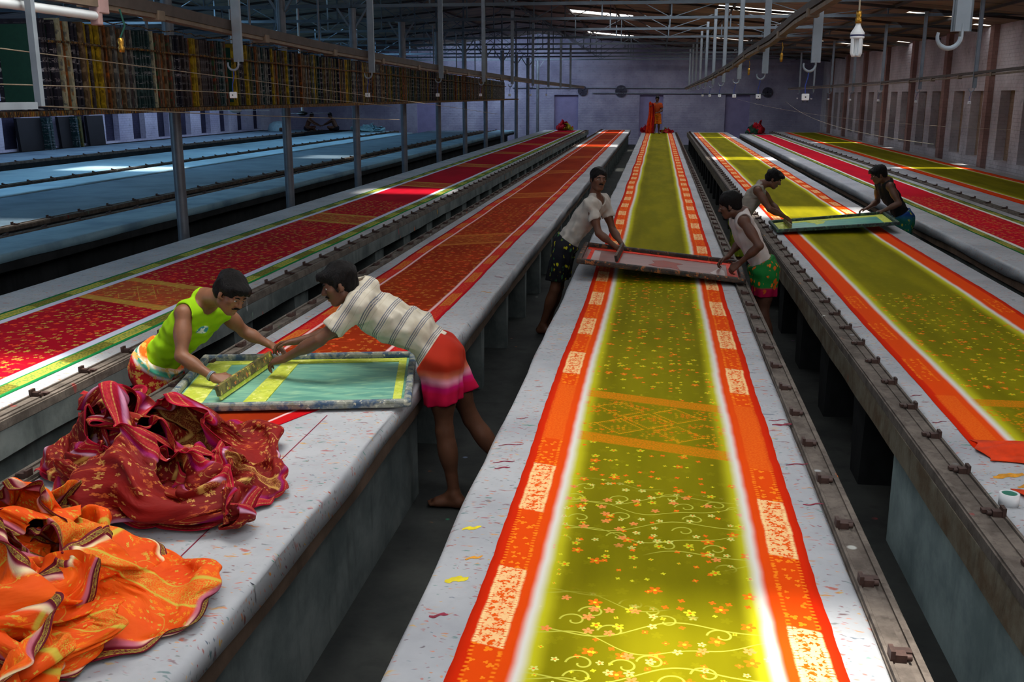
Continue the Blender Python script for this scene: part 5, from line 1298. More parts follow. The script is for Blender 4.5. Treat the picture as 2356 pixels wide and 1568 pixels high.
# ---------------------------------------------------------------- heaps of crumpled sari cloth
SHEETS = {}
SHEETS['twist'] = (96, 26, [-37, 323, 81], [
0,6,10,2,-1,-2,-5,-6,-7,-6,-6,-3,1,12,13,-2,9,13,4,-9,-11,-8,-5,-7,9,4,31,4,-4,-8,2,1,3,-3,-4,-3,-3,-1,-5,-11,-5,7,4,-5,-4,-2,1,1,6,6,-17,-3,26,-7,-10,
11,-3,-2,-2,-3,3,-5,5,-2,-8,4,-12,5,-4,1,-2,2,5,4,-2,5,11,-1,3,9,6,-9,-3,3,-4,1,-4,6,4,-3,3,-13,-2,-2,0,-7,10,12,7,3,8,-1,-10,-2,8,-9,-6,-4,13,-6,-2,8,
6,-8,-8,21,-2,4,1,-14,-6,7,-5,1,3,6,-7,0,10,-9,-16,-3,0,11,-10,9,2,3,-3,4,5,-7,21,-2,-1,-2,-9,-11,5,0,-4,-7,4,-2,4,20,-24,1,4,-2,12,8,19,-14,-6,-2,20,
12,-12,0,1,2,1,-2,-13,-5,-7,7,1,3,4,-1,24,4,4,-5,-7,-7,-28,-3,13,33,-1,-13,-8,9,0,0,2,1,-2,-7,7,-11,-3,7,-9,1,6,-10,0,4,-5,-13,-1,21,19,-4,-7,-12,6,-3,
-3,10,-2,-2,5,2,1,4,-3,-12,2,-1,-18,3,-3,9,-3,0,8,11,-4,-2,-3,5,2,-2,0,-2,0,1,-5,5,2,4,1,2,1,-5,-30,7,5,-8,5,10,22,-5,-4,-1,-8,2,-5,6,2,-10,2,-3,11,
-11,-2,-2,7,3,-5,12,-28,4,-1,1,8,14,-2,-3,-3,0,2,0,3,-7,4,3,-4,-1,-7,8,-4,4,-3,3,10,-7,-21,-2,2,8,2,-3,2,4,3,-10,7,-5,4,-2,-2,-5,2,-1,-4,-1,1,-2,4,0,
-1,3,-21,2,4,-1,2,-1,-1,-1,0,-2,-3,5,-5,0,-4,-1,-5,0,1,0,0,5,2,5,2,-1,-23,1,1,-1,-1,0,-1,0,-3,7,-4,2,-3,-5,1,1,-1,1,1,5,8,-4,3,-1,2,3,-22,-1,1,1,1,2,
-1,1,-1,-2,11,-8,1,7,-3,-4,3,2,0,4,4,2,1,2,-2,-4,-13,1,2,6,4,-5,2,3,-2,-3,-6,6,11,-7,4,9,4,-4,0,2,-12,2,-7,0,2,-3,2,4,1,-2,-2,4,-6,-13,9,4,4,11,-10,-2,
-1,1,-6,7,1,-7,-1,-5,0,-1,-4,1,10,-1,-2,-1,-1,-5,5,7,-5,3,1,-9,-7,2,-4,-3,5,-1,0,0,-2,-2,-1,-1,1,1,1,-1,0,1,-3,-1,3,3,1,4,-7,-15,6,-2,5,2,-2,-1,7,0,-2,
3,2,-3,0,-4,-14,2,1,3,-1,6,-1,2,5,-3,-16,13,-2,3,6,1,4,8,-4,-3,-3,2,6,-3,-12,4,-4,0,-3,0,5,1,3,-1,-1,-10,4,0,1,-2,10,3,7,-5,2,-6,13,-9,2,-5,3,-10,-5,3,
5,-2,0,3,-4,2,-4,-9,6,-8,6,9,-16,0,4,-4,2,9,7,5,-7,9,-10,-3,7,-4,0,3,-1,-1,0,-5,-14,2,-1,-1,0,-2,-1,-1,-3,17,-4,11,2,7,-4,-9,13,-4,3,2,1,-3,1,-4,-1,-9,
2,-1,-3,3,-7,0,11,-6,1,0,12,3,6,-5,1,8,-7,5,5,3,-3,2,-6,-7,-11,0,1,9,5,0,5,1,-4,13,3,1,4,2,-7,8,3,-14,0,3,19,-1,-4,-5,3,1,4,0,-3,-2,3,3,7,4,3,0,1,2,-5,
-2,2,-5,-16,4,1,-1,34,-3,-3,-5,-4,-2,-2,3,6,-1,-2,4,-2,2,-2,-1,-2,-5,6,1,-10,-6,-1,1,-3,4,34,-7,-3,-2,-2,-1,-3,-3,0,5,0,-2,-3,-2,2,-2,3,-7,-2,1,-2,-2,
7,-2,4,-9,18,-4,0,-4,-6,6,4,-1,-8,-6,5,-4,-5,-2,2,12,-2,9,-5,-1,2,1,-1,-1,-7,6,13,1,-6,3,1,-9,8,-5,6,2,-6,-3,7,4,4,-7,2,1,6,-8,-7,-2,-9,4,6,-4,13,0,-1,
0,-5,6,-14,5,0,3,3,2,-2,6,-2,2,-2,-2,-4,-1,0,-6,5,-1,4,-6,16,-2,-1,-4,2,-5,3,-2,7,-4,-3,-6,13,-4,-2,-1,-7,-1,0,0,-2,15,-2,2,-5,13,14,-2,3,-4,1,3,-2,3,
1,-8,-9,11,-2,0,-2,-2,-8,-1,-7,5,5,0,10,4,8,0,11,0,8,4,4,-7,0,-2,-12,-1,4,3,-3,0,3,-9,8,-5,-3,-3,6,-1,5,1,3,-8,20,0,-6,4,2,-3,-2,-4,-2,7,6,-1,-6,-2,-3,
5,0,1,0,-5,-1,-2,-1,0,-13,14,20,-2,2,1,-4,4,0,-1,2,2,1,-1,0,-1,-2,-2,0,-6,-2,-15,1,-2,1,1,12,-17,24,3,0,-2,1,1,-4,-3,3,0,-1,4,-5,-2,0,-4,-7,1,-10,5,-2,
6,-5,-7,-7,14,24,0,1,-4,-1,-5,1,3,0,-2,1,-6,6,-5,-5,-1,-1,-6,3,-1,-6,-7,5,10,-2,-10,15,-1,-5,3,-3,-2,1,3,1,3,-2,-1,-4,0,-1,-4,-1,-1,-3,7,3,-9,-8,2,-2,
6,7,-1,6,-6,-2,5,2,1,-1,2,-1,-1,-2,-1,-8,-2,-4,4,10,8,0,-1,-13,-10,4,-5,9,-3,3,0,1,-1,4,-2,5,-3,-6,-2,-8,-9,4,0,10,8,8,-9,-10,3,8,-9,5,2,5,2,-8,8,-5,9,
-4,3,-6,-4,3,-6,-1,5,3,0,-6,1,-4,3,2,-3,2,10,-10,-2,2,7,-8,-3,12,-3,-1,-2,6,-1,-4,1,2,0,-7,4,5,-18,3,-5,9,4,2,-1,6,-4,11,-3,5,5,-4,-1,4,-3,-8,8,-1,-4,
-4,0,4,-5,0,7,-10,7,-7,9,-2,-7,-4,9,15,-4,5,-3,5,-4,-4,-5,-1,4,-4,0,0,-2,-4,6,-3,1,1,0,4,-5,1,2,-3,-8,9,8,-5,2,-9,1,-5,-3,5,-10,1,-1,6,2,2,-2,2,1,2,-1,
-1,0,-6,-7,4,-5,-10,3,7,-2,2,-7,2,9,2,-8,1,2,-3,3,5,4,0,0,0,0,-4,-11,-5,-1,-3,4,-6,-2,2,1,1,1,-1,0,2,3,-1,5,5,-3,2,-1,-2,2,-5,-12,0,3,1,4,-8,-1,0,2,5,
-5,-4,0,-1,-6,7,-3,1,5,-5,11,0,-3,-2,-3,-5,5,-5,3,2,-4,1,-3,10,0,-10,0,-5,-2,-2,14,-21,3,3,-2,13,-11,-4,5,6,5,2,-5,-3,-2,-2,4,-1,7,-8,0,-6,-5,5,1,5,-7,
2,-4,8,2,-9,2,1,2,7,-4,7,-2,0,-1,4,-5,8,-4,0,-14,4,-2,-3,8,0,-5,0,6,-2,0,0,3,-1,0,-2,-1,-4,7,-3,3,2,4,2,0,-1,-2,-3,4,1,-8,8,4,0,-3,-6,0,3,-1,4,-6,-5,2,
-3,-1,10,-6,6,2,-4,5,-5,5,0,-2,2,4,-2,-4,2,2,2,-6,-3,-3,-1,9,-8,2,-4,2,3,7,-6,2,5,-4,-9,0,-2,3,7,-5,-2,2,0,4,-5,5,-5,-1,5,-1,0,-3,11,-4,-4,3,1,-1,-5,1,
-19,5,9,-2,-8,4,1,0,-1,7,-2,-5,4,4,-3,0,5,-4,6,0,5,-3,2,-1,-4,-3,-15,-1,-4,3,9,-3,0,1,7,-6,1,3,6,-4,-7,2,3,8,-6,6,-4,6,-3,0,1,-3,-5,-6,-4,1,2,6,0,1,-1,
-1,5,-4,-4,5,-1,-6,8,1,-4,-3,8,-8,5,-2,0,-2,-11,-1,4,-4,1,3,1,3,1,-3,-3,4,2,-2,5,1,-11,6,2,6,-5,-1,-3,-8,-4,2,-10,5,-4,-1,-2,1,0,-1,-1,-1,6,3,3,4,-3,1,
-4,-13,2,-3,4,5,-5,1,-5,1,-18,-2,0,7,-2,-1,6,-3,2,1,-2,9,-6,4,13,-9,9,1,-5,-5,-6,-1,-1,4,3,-4,-18,0,6,1,1,4,-3,2,6,-1,-3,-3,18,-2,-9,3,-13,9,10,-1,-4,
-1,-2,-3,7,-1,-18,3,0,3,-1,8,-1,5,-3,6,3,5,-15,-4,-2,1,1,-5,4,13,-2,-6,0,2,1,0,-30,2,3,3,13,-8,3,0,3,1,5,-10,2,9,-3,3,-1,0,-5,2,6,-2,-2,-2,4,4,-30,8,0,
1,0,5,1,-1,0,0,3,0,-2,-3,9,-3,5,-1,-2,0,6,8,4,-1,-5,3,-17,-3,5,4,-5,0,6,-1,-5,2,-2,-3,3,-5,-2,-1,1,1,-3,2,4,7,12,10,7,-3,-20,3,1,2,1,2,-5,2,-1,-3,-6,1,
-4,1,-5,-1,4,2,2,-4,0,4,5,6,3,17,-21,2,-1,-1,0,0,-1,0,3,-5,0,-2,-1,-5,0,2,6,0,3,4,-2,5,6,0,-1,2,-16,-3,4,1,-4,1,-1,5,-3,5,-2,3,3,2,0,-4,-3,5,-3,4,9,-6,
-5,0,1,-5,2,4,-6,0,1,-5,6,2,-8,10,3,7,-1,-6,-3,6,-8,-2,7,-6,-3,1,-6,0,1,-6,19,-3,0,-3,0,1,-4,-2,4,-7,14,-10,-4,1,2,5,2,-10,-4,-2,-7,4,9,-1,-12,-1,9,1,
4,-7,4,-2,5,-3,-6,8,-15,-2,3,6,0,5,-1,-1,-1,0,-7,5,-2,-6,-3,6,1,1,-2,1,-4,4,0,-13,10,-7,4,4,-2,3,5,-10,15,-2,0,-16,11,-8,-2,4,-1,-10,-5,0,-3,5,5,1,-14,
11,1,-8,1,-2,12,0,-3,0,-3,13,-13,1,4,-7,-7,4,1,1,-4,0,4,2,-1,-10,5,-6,-2,1,6,-1,-3,-2,14,-1,4,-8,5,3,-11,4,3,-11,4,4,3,4,-9,-2,-7,-1,1,4,-4,0,0,3,-3,2,
-4,6,-3,11,5,-4,-5,6,-10,2,-3,3,10,-10,-3,-9,-5,0,-3,-4,-1,5,-9,2,2,3,-10,11,-1,-6,8,22,3,-14,2,3,4,-1,-25,1,-1,0,-3,-5,-1,-1,-1,-3,2,-1,3,4,5,1,2,2,6,
-4,11,3,-1,1,4,0,-18,-10,6,-6,0,2,1,-1,5,-1,1,1,3,-7,11,-3,1,4,-1,4,5,-4,8,-4,0,3,-7,-4,-4,2,0,0,-4,8,-2,-1,0,4,-5,7,4,-7,-2,9,-2,0,-8,7,-5,7,0,-6,-15,
3,-3,-2,11,-2,1,-4,2,1,5,-7,4,1,-12,6,10,-5,2,-7,-1,3,0,8,-3,0,-18,-3,13,0,-10,6,-2,-1,-5,3,-5,5,-1,-3,13,6,-1,-5,-1,-1,3,0,9,-7,12,-2,-12,3,-2,9,-3,
-10,-3,-2,-2,-2,2,8,8,11,2,-3,-3,-2,0,7,-4,3,-2,2,-9,13,1,1,-9,1,-5,8,-2,3,11,6,8,1,1,-5,1,-16,-3,7,-1,-4,3,-1,-2,-4,8,5,14,6,-2,-14,4,3,12,4,2,1,-3,
-2,-7,3,-18,8,4,-12,-3,0,0,-1,6,2,6,-2,8,3,0,9,4,1,1,-7,-9,1,-4,-10,6,-2,-5,9,-6,3,3,-1,-1,-3,0,9,2,-11,17,-6,8,0,4,-3,-15,-5,-6,3,3,5,0,-11,8,-5,1,5,
-5,4,1,8,1,-8,-10,4,22,4,0,-2,-15,-11,2,1,6,-6,5,-6,1,-1,5,-6,3,1,6,-8,6,-15,-8,3,4,5,27,-10,-6,-12,1,2,6,8,3,-6,-6,8,-4,9,-6,0,-1,-4,-9,0,-9,-3,-2,0,
4,0,18,-5,-9,1,2,9,2,2,2,3,-4,1,1,-10,-7,11,-7,-4,-1,-6,-11,4,0,7,-9,0,14,-1,-1,4,3,0,1,-3,3,2,2,-8,-14,2,13,-7,-3,-2,-2,-2,5,2,5,-11,7,-3,14,0,0,2,5,
2,3,0,-3,-3,-3,-1,-4,-1,1,-3,-2,1,-1,5,0,-1,-6,-3,-3,0,9,2,7,4,1,1,-4,2,-4,3,-4,-5,-2,3,-5,3,1,0,1,2,2,0,-2,1,-5,-4,9,2,1,3,3,-2,0,-1,1,-10,-6,5,4,4,3,
-1,-1,-1,-3,-2,10,-4,6,-2,-2,-2,14,1,4,-3,-5,-7,2,3,-6,-2,7,-1,5,8,-3,-7,1,-4,4,-3,-6,9,-5,5,-1,0,0,8,6,5,1,0,-4,0,-8,-12,-10,-5,1,8,1,-13,7,-2,5,7,-6,
1,3,4,0,-6,-15,2,3,-2,2,2,5,-2,6,6,0,-6,-6,-3,3,2,-10,2,6,-4,-2,0,2,1,2,14,-10,-1,-4,3,-1,1,2,1,-1,1,6,-4,-5,2,-1,3,6,-4,-3,-6,10,1,-1,-2,0,-2,-6,-8,
-1,-2,-1,4,-7,3,-1,5,4,6,-4,-6,2,14,-12,8,-16,6,2,3,2,-1,-9,-6,-22,2,-1,0,0,-1,9,-1,3,-5,-2,7,8,6,-12,-8,9,-8,7,2,-3,-3,-4,-1,8,-5,-18,1,5,-8,1,0,-4,5,
7,-7,2,5,16,-10,-1,-3,-6,0,2,-10,4,3,-1,-2,-8,3,-6,-5,-1,8,3,-2,1,-3,-18,8,4,4,-10,-2,1,3,1,5,-1,1,-11,-9,1,1,3,3,-10,6,-4,-12,-2,0,0,-5,3,10,0,-6,-5,
6,5,2,5,0,-6,0,7,-5,-5,2,4,-2,-10,-14,-4,12,4,1,-5,-6,15,-5,0,-3,5,-4,0,4,-2,-2,6,-3,-3,9,0,-10,3,0,12,6,0,3,-19,-16,-5,9,-6,3,-4,1,0,0,1,-1,3,0,2,5,0,
-6,-1,11,-8,-5,7,11,6,-13,3,-4,-4,-15,-5,-1,0,1,7,-5,0,-1,1,2,-5,6,3,1,4,-8,-1,-3,19,1,-10,-11,3,4,-4,0,-4,-10,3,-1,-3,7,-4,-2,-1,7,0,4,11,-3,-5,-6,-7,
3,10,-20,-7,7,-9,-1,4,6,2,11,-12,4,0,-1,4,0,10,-2,5,-3,-12,0,2,-3,2,-2,-19,1,0,-2,4,6,1,2,-2,2,4,-7,3,6,-1,9,-8,2,1,-3,-3,3,-7,7,1,-1,-20,0,2,5,6,-2,3,
-1,4,-11,0,11,-1,-2,0,-8,7,-6,0,-2,-2,-1,6,0,1,0,-24,5,2,2,-2,1,2,2,2,-1,1,0,-5,5,-4,3,-7,0,-2,-2,1,-3,4,-1,1,3,-28,1,3,2,2,3,0,-5,3,10,-2,-4,7,-10,8,
1,-2,-3,-6,4,-6,3,-2,1,2,3,-31,1,2,-1,4,-2,3,8,0,-6,5,5,-6,3,-1,-2,4,0,4,-3,11,-2,-7,3,1,3,-28,-1,3,4,0,4,9,-1,-4,4,2,-8,-1,-1,2,7,-4,1,4,-5,3,3,2,-2,
5,-4,-10,-2,2,-4,-1,2,-4,1,1,-4,-2,2,8,3,5,-7,-1,-3,-5,6,-5,4,1,3,1,-2,-14,3,-4,6,-8,-2,-1,0,1,0,6,4,-3,3,-7,-3,2,4,1,1,-6,3,8,2,-10,0,-15,3,3,-10,7,
-1,-5,1,0,2,2,-3,-1,0,-1,-3,4,-4,7,-4,17,-7,4,-1,-1,0,-15,-4,-5,5,-1,0,3,-1,2,5,-3,4,-5,-3,-1,7,-8,12,-6,8,-7,4,0,3,-2,-4,-26,3,3,3,0,2,0,0,3,3,-2,-6,
4,1,1,1,3,-12,5,1,0,5,-3,-2,1,3,-22,1,1,1,2,1,-1,5,3,-8,3,2,3,-5,7,-3,2,3,-5,2,-3,0,8,-3,-3,-1,-24,3,2,0,4,1,7,-1,-5,1,-4,0,-7,3,1,3,0,9,-6,2,15,7,-20,
-9,8,2,-21,-1,0,0,-2,2,-2,2,-1,2,6,-4,2,4,0,4,8,-1,17,3,-12,-22,-4,11,2,2,-20,2,-3,-1,5,-6,1,0,4,2,-1,7,4,3,3,5,3,7,-4,-14,-14,3,8,2,0,5,-9,-5,-1,0,0,
8,-5,2,2,4,-1,0,6,1,2,0,-3,-3,-3,-5,0,4,2,-4,0,-2,-6,10,-6,4,-1,-11,8,4,-5,0,6,5,-5,5,-1,-4,-4,-2,-12,7,-2,0,-4,4,1,-3,9,-15,17,-7,0,11,-10,-3,8,-1,-1,
-1,0,-3,-8,1,0,-6,15,-14,6,-7,7,-9,0,2,8,-6,-5,7,3,-3,9,-4,0,2,-2,-11,1,-5,3,-1,-1,0,-8,8,5,3,-8,6,-5,-2,5,3,-5,0,0,3,-1,2,1,-12,-4,-2,-3,1,1,-2,0,0,8,
1,-4,7,4,-7,5,-5,5,5,-2,4,-2,7,-4,-11,-16,-6,-2,-2,1,0,-1,4,-2,4,1,9,4,-2,0,2,-3,-1,19,0,-5,0,-3,-23,-13,-1,-2,7,-8,4,-1,1,6,-2,6,1,5,-1,2,2,3,8,-5,0,
13,-1,1,-21,-8,-1,7,-4,-1,-3,7,10,2,2,-4,5,1,2,0,-1,5,0,-2,-8,-1,1,1,-1,-4,3,-8,2,-5,2,13,7,3,0,0,0,1,-4,3,1,-2,4,-7,-8,-4,3,1,-4,1,0,-1,-2,1,-3,6,14,
-1,-1,0,-4,0,-2,4,1,-2,3,-2,-5,-4,4,-5,-4,-1,2,10,-6,0,0,0,6,5,-4,-2,1,0,-1,2,2,-3,-1,-2,-2,0,-1,-2,-6,5,5,3,2,2,0,-2,3,4,7,-2,0,3,-2,-1,3,1,0,0,2,0,
-6,0,-7,4,6,0,4,1,4,-4,0,6,5,6,-1,3,1,0,2,4,2,0,2,0,4,-1,-7,-15,0,-3,12,7,-6,1,1,-6,17,2,1,0,2,1,5,-3,5,1,1,1,-3,0,-4,-17,-4,1,-1,13,-1,-7,4,-3,-5,11,
-5,6,0,6,-7,0,-1,4,-3,0,0,0,-3,2,-7,4,-2,-1,3,-1,-7,-2,-4,5,7,9,-5,6,2,-5,5,-1,-5,2,0,-2,0,-7,2,-11,2,3,0,2,1,-9,-5,2,2,7,4,14,5,-4,1,1,0,-4,4,-5,-3,3,
-1,1,-8,-3,-7,7,-3,-3,-2,-2,4,1,12,-3,-4,19,3,-4,-3,-6,1,1,-3,6,-3,0,-7,-8,7,5,-8,-6,4,2,3,-3,5,0,-8,10,0,8,-3,4,0,5,-3,3,0,-4,1,-5,0,-2,-11,1,12,-3,0,
-2,-3,8,-8,11,1,1,-2,6,3,-2,2,1,3,0,-2,-3,0,-5,1,4,1,-6,-1,2,0,2,4,1,7,-3,2,-1,-2,11,-2,2,1,0,-3,0,0,0,0,-3,-5,-5,1,4,-8,1,8,5,1,4,-3,2,1,-7,-1,14,1,
-3,3,-1,1,-2,-3,3,-7,1,-3,5,-5,-3,5,1,1,-2,3,-7,7,-5,4,-2,10,12,-3,5,0,-1,2,-2,-3,-9,4,0,1,-1,4,-3,0,8,-3,1,-1,2,-5,3,-9,5,1,10,5,-5,-4,9,-4,-5,1,4,-3,
1,-2,1,-1,-1,-9,-2,2,15,-7,1,1,-1,-1,3,-1,13,-3,4,-4,-2,-1,-3,4,-5,3,-3,-2,-5,8,-3,2,3,-1,-3,6,0,0,0,1,-12,4,10,3,-3,3,-6,0,5,-2,0,-6,-2,5,-2,-7,13,-6,
1,1,-8,11,-3,-1,-3,5,-1,-15,21,-2,1,1,-4,-1,-1,-5,-1,-2,1,-2,0,-9,-2,16,-5,3,-8,-7,12,2,2,-10,-1,8,21,-5,-2,-2,-2,4,-3,-6,-3,2,-7,-5,6,4,-6,11,-2,-1,3,
-2,-9,3,2,6,-1,-11,3,7,-3,-3,4,-6,-6,7,-4,-2,4,-1,-7,10,3,-5,4,-10,10,-4,6,-10,4,-6,11,4,-3,-6,13,-5,2,-3,8,-8,1,-1,4,0,6,-4,-1,3,-3,12,0,-6,0,-2,-4,4,
-10,2,12,0,-14,8,1,-3,-8,1,0,1,-5,5,4,9,1,-6,2,1,-5,6,-13,9,-10,4,6,-3,13,-7,5,-4,-1,-3,-1,2,-1,-1,4,-5,6,-8,4,0,1,-4,-3,6,13,-8,5,-7,-5,0,9,6,-7,-6,
-12,2,5,-5,3,3,-4,9,-7,4,-5,-2,-2,1,8,-1,-1,3,-3,4,-1,-5,-3,2,-8,-4,3,6,-3,2,3,2,5,6,-3,-2,1,-3,0,0,-1,4,1,-1,-3,-8,0,9,4,-11,-2,5,-6,3,2,6,4,2,5,-6,
-1,3,2,2,-5,5,0,-1,-4,1,1,-1,-7,-2,3,-2,2,-3,6,5,3,1,2,1,-3,3,4,-1,1,-1,1,-8,2,-5,-1,-5,1,-5,3,-1,7,-1,4,7,5,-4,3,-2,3,-2,1,-3,-2,6,-2,-2,-2,-7,-4,6,
-11,2,-2,7,-2,-3,-3,13,3,-7,-3,2,6,1,-4,1,3,-3,-3,0,9,-3,-9,8,1,-8,-5,-8,1,3,3,10,-4,-4,-6,12,2,-4,-6,17,-2,1,-6,3,4,-2,2,-5,9,1,-7,1,6,0,-7,-5,2,-1,
-10,-4,8,-2,3,1,-2,-6,9,2,10,-7,-2,7,-3,7,7,-9,-3,-9,3,7,7,-1,-3,-10,-15,3,3,0,-2,-1,6,-1,-12,8,-8,15,11,-9,-2,2,-7,1,-1,0,4,-1,-1,3,4,0,-20,4,-1,1,5,
1,1,-5,5,-4,3,1,-3,4,-1,-8,-3,1,0,4,-1,2,-2,3,3,7,-23,1,4,-3,-3,5,-1,4,-2,1,3,6,2,-9,-9,3,-2,-3,4,1,-1,0,5,3,4,11,-22,-1,-6,3,1,2,-1,2,3,2,7,-7,-3,1,0,
3,2,0,-4,4,2,2,2,4,1,4,-23,-4,5,3,3,0,6,-1,2,2,-4,-3,3,-2,0,2,-2,2,3,-5,5,2,0,3,3,4,-19,6,-1,3,0,0,-1,6,2,-6,-1,1,-6,0,1,-1,4,1,5,0,-1,6,-2,9,2,-12,
-17,2,4,-1,0,-1,5,-5,-2,6,-2,3,-6,2,-2,-1,3,8,-10,6,2,1,13,-1,0,1,-17,3,0,2,0,6,-1,1,3,-5,0,-5,1,2,-3,-1,4,-2,11,2,3,-9,1,-2,-2,1,-16,2,7,0,3,1,-5,-2,
0,-1,-5,5,6,-4,0,4,2,-7,-3,-4,0,1,1,-1,-3,-1,-10,-6,2,4,1,-3,-3,0,1,-6,6,-2,-3,7,13,-3,-7,11,-9,-2,-15,1,3,-3,-2,0,-9,6,-4,-9,3,0,3,0,-3,13,-2,-2,4,
-11,6,-7,-3,6,-3,-3,1,4,-3,-1,0,0,-10,-2,-7,8,-4,-2,1,2,4,-5,0,1,-6,14,-13,8,5,-7,6,-4,-1,4,1,0,-4,2,-19,1,3,-1,-1,2,0,-3,-1,-2,1,0,8,-7,0,12,4,-13,2,
2,10,-2,-3,-1,1,-4,-17,0,1,-1,-6,4,-4,2,-1,0,3,2,-1,3,17,-7,-14,7,-1,7,2,-6,-1,-6,3,-3,-15,3,-10,2,6,-5,5,1,1,3,1,-4,9,7,-16,-6,3,1,4,5,-7,2,-5,3,1,4,
-12,-5,2,-6,3,2,2,1,3,3,0,4,-8,-7,1,1,-1,4,1,-5,0,2,-1,0,-3,0,-11,-10,4,-4,1,3,-2,5,6,-6,4,-2,-1,-9,2,-1,6,-7,-1,0,5,-4,1,-3,5,2,-16,10,-6,3,-9,2,11,2,
-1,-2,-10,-4,-5,5,-3,1,0,3,2,0,-2,7,2,3,4,-8,-21,6,2,-1,9,2,0,-6,-15,1,-2,1,3,0,2,1,3,-1,2,3,3,-3,-1,3,-2,19,-11,-3,15,3,-2,-3,-17,-8,1,1,1,1,2,1,0,2,
5,-3,-2,0,1,3,7,3,6,-4,-6,3,-3,-3,-9,-11,2,-1,-2,0,5,-1,2,1,5,7,-5,2,3,6,2,5,1,4,0,-13,-3,-12,-11,-4,3,2,3,3,4,-4,-4,4,1,10,1,3,-5,5,1,-3,4,2,3,0,-12,
-2,-15,-5,-1,-1,-3,7,1,0,2,2,0,4,7,-2,2,-5,4,3,1,0,-2,1,0,-11,-1,2,-23,0,-1,7,0,1,1,-7,7,6,4,0,-3,2,4,0,3,1,-1,-1,5,0,-15,-7,0,0,-16,-2,1,1,7,-3,5,3,
-5,3,4,1,-1,3,-6,4,5,-1,-1,3,-3,-6,-4,-1,1,3,-16,10,7,3,1,-10,-3,10,-3,4,5,1,0,-2,4,-1,-3,0,0,-5,0,-4,10,8,-6,-3,7,2,1,1,1,11,-4,-2,2,0,-1,-6,8,-3,-4,
-2,3,-7,-1,5,-13,0,2,2,10,3,5,-4,3,-3,-3,-5,6,11,10,2,-11,13,-12,-9,3,1,-2,3,-3,-1,2,1,-1,4,-5,4,0,-7,7,-9,-12,-10,-5,-8,-6,-4,-9,0,11,-1,2,-3,4,1,9,6,
-5,9,0,1,2,7,-17,8,-10,0,9,6,0,2,-3,-1,4,-3,-3,9,10,-3,-2,7,-1,-3,3,-3,4,0,3,-8,-8,-8,-4,7,0,0,2,6,-3,-3,19,-3,-4,3,3,5,1,-1,-1,4,6,-1,4,-3,-10,1,-24,
8,4,-3,4,-3,9,-3,9,3,-6,14,-6,2,-3,11,-2,5,0,-1,0,3,-10,-8,10,-6,-8,-8,1,8,-8,3,-5,8,14,0,-2,4,8,-4,-2,1,9,-7,2,-10,-4,-8,-2,7,-10,6,-13,1,-1,3,10,10,
-11,2,-6,8,5,3,-5,4,-4,-9,-5,3,-8,12,-7,-3,2,1,11,-7,1,10,9,-4,-3,-2,9,6,-10,9,-6,-17,13,-4,-13,-1,-1,-14,1,-4,10,8,1,6,-10,20,4,-5,-2,6,4,7,6,-20,19,
-10,-12,14,-8,2,3,-2,-10,1,3,-11,8,-9,10,-1,16,-2,-5,3,7,3,8,-20,-7,20,-13,-2,8,-4,1,-3,5,-7,4,4,-10,10,-6,9,-3,5,2,-1,-4,7,-4,-5,-11,13,5,-8,-3,-1,8,
-1,-3,-2,-2,0,0,-4,5,3,1,0,7,-2,0,3,-2,-3,2,7,-8,-6,-3,0,1,3,0,0,-5,-1,4,6,-6,10,10,-10,6,2,0,8,-6,-12,1,0,5,-13,-7,-5,1,2,5,0,3,-2,2,-2,4,4,10,-5,3,
10,-7,3,-1,-21,-3,10,6,-4,-9,-11,19,0,4,-9,-5,8,-12,4,1,0,-4,4,-1,10,-5,5,6,-1,-20,14,-4,-8,-6,0,-7,13,-7,14,-8,-1,-2,-4,2,-2,0,-3,4,-4,6,-1,4,2,1,-18,
5,-8,3,2,2,-4,4,-2,6,-7,-3,2,2,-3,4,-3,3,-5,3,8,-7,1,-1,-2,-13,10,-3,8,-3,-1,-2,11,-3,1,-10,-3,11,0,3,-6,1,1,-2,11,-16,-6,11,2,1,0,3,-8,9,-5,-2,3,0,-1,
3,-5,8,0,-1,-1,4,12,-9,2,4,-5,7,-4,0,-10,-8,-6,2,13,-11,1,1,7,-1,-7,-1,10,-10,4,6,13,-10,0,-1,-2,6,-1,-1,2,-14,0,-1,0,2,1,3,-6,11,-6,7,-7,3,-4,7,-1,
-10,-1,11,-11,5,10,-9,-5,-3,-8,3,-1,-1,0,-2,4,12,6,-1,1,10,9,-7,-7,-2,-9,-1,-4,2,5,12,-12,-15,-1,-3,7,-2,5,3,2,2,2,0,7,0,7,-16,-3,3,8,8,2,0,-3,-2,6,-8,
-14,4,2,13,-1,5,-3,0,-2,3,-2,1,2,6,-3,21,-8,-10,-5,2,-2,0,5,-2,2,-12,6,1,7,-7,2,2,1,-1,-1,0,4,0,-2,-2,3,-17,4,10,10,-17,10,9,-7,-1,-6,2,7,1,-10,2,1,0,
-4,1,9,1,-8,3,8,-10,-7,1,0,0,-6,11,1,-13,5,1,-4,1,1,3,5,-8,3,0,5,6,-16,-7,11,5,-2,0,-9,4,-5,-1,3,-6,3,9,6,0,-6,0,0,0,9,2,-2,2,2,-11,7,-2,-1,-7,-3,-6,
-2,-5,5,3,-7,7,0,1,-8,0,11,8,-9,6,-3,10,-4,-10,-4,7,2,2,-13,5,-19,-2,3,-4,10,-1,4,-6,-5,-4,1,-2,0,-7,14,5,-2,-9,-5,4,2,-6,1,4,8,-17,2,3,-2,0,1,7,5,11,
-8,-3,-6,-2,-3,2,-7,-12,1,-4,4,-1,-1,7,5,3,0,-2,-4,-5,10,-1,0,1,3,-7,13,-8,5,5,-9,2,-1,1,-1,5,2,1,4,-10,0,-5,-9,2,10,-1,-3,2,1,-5,-7,4,-2,14,-5,1,13,
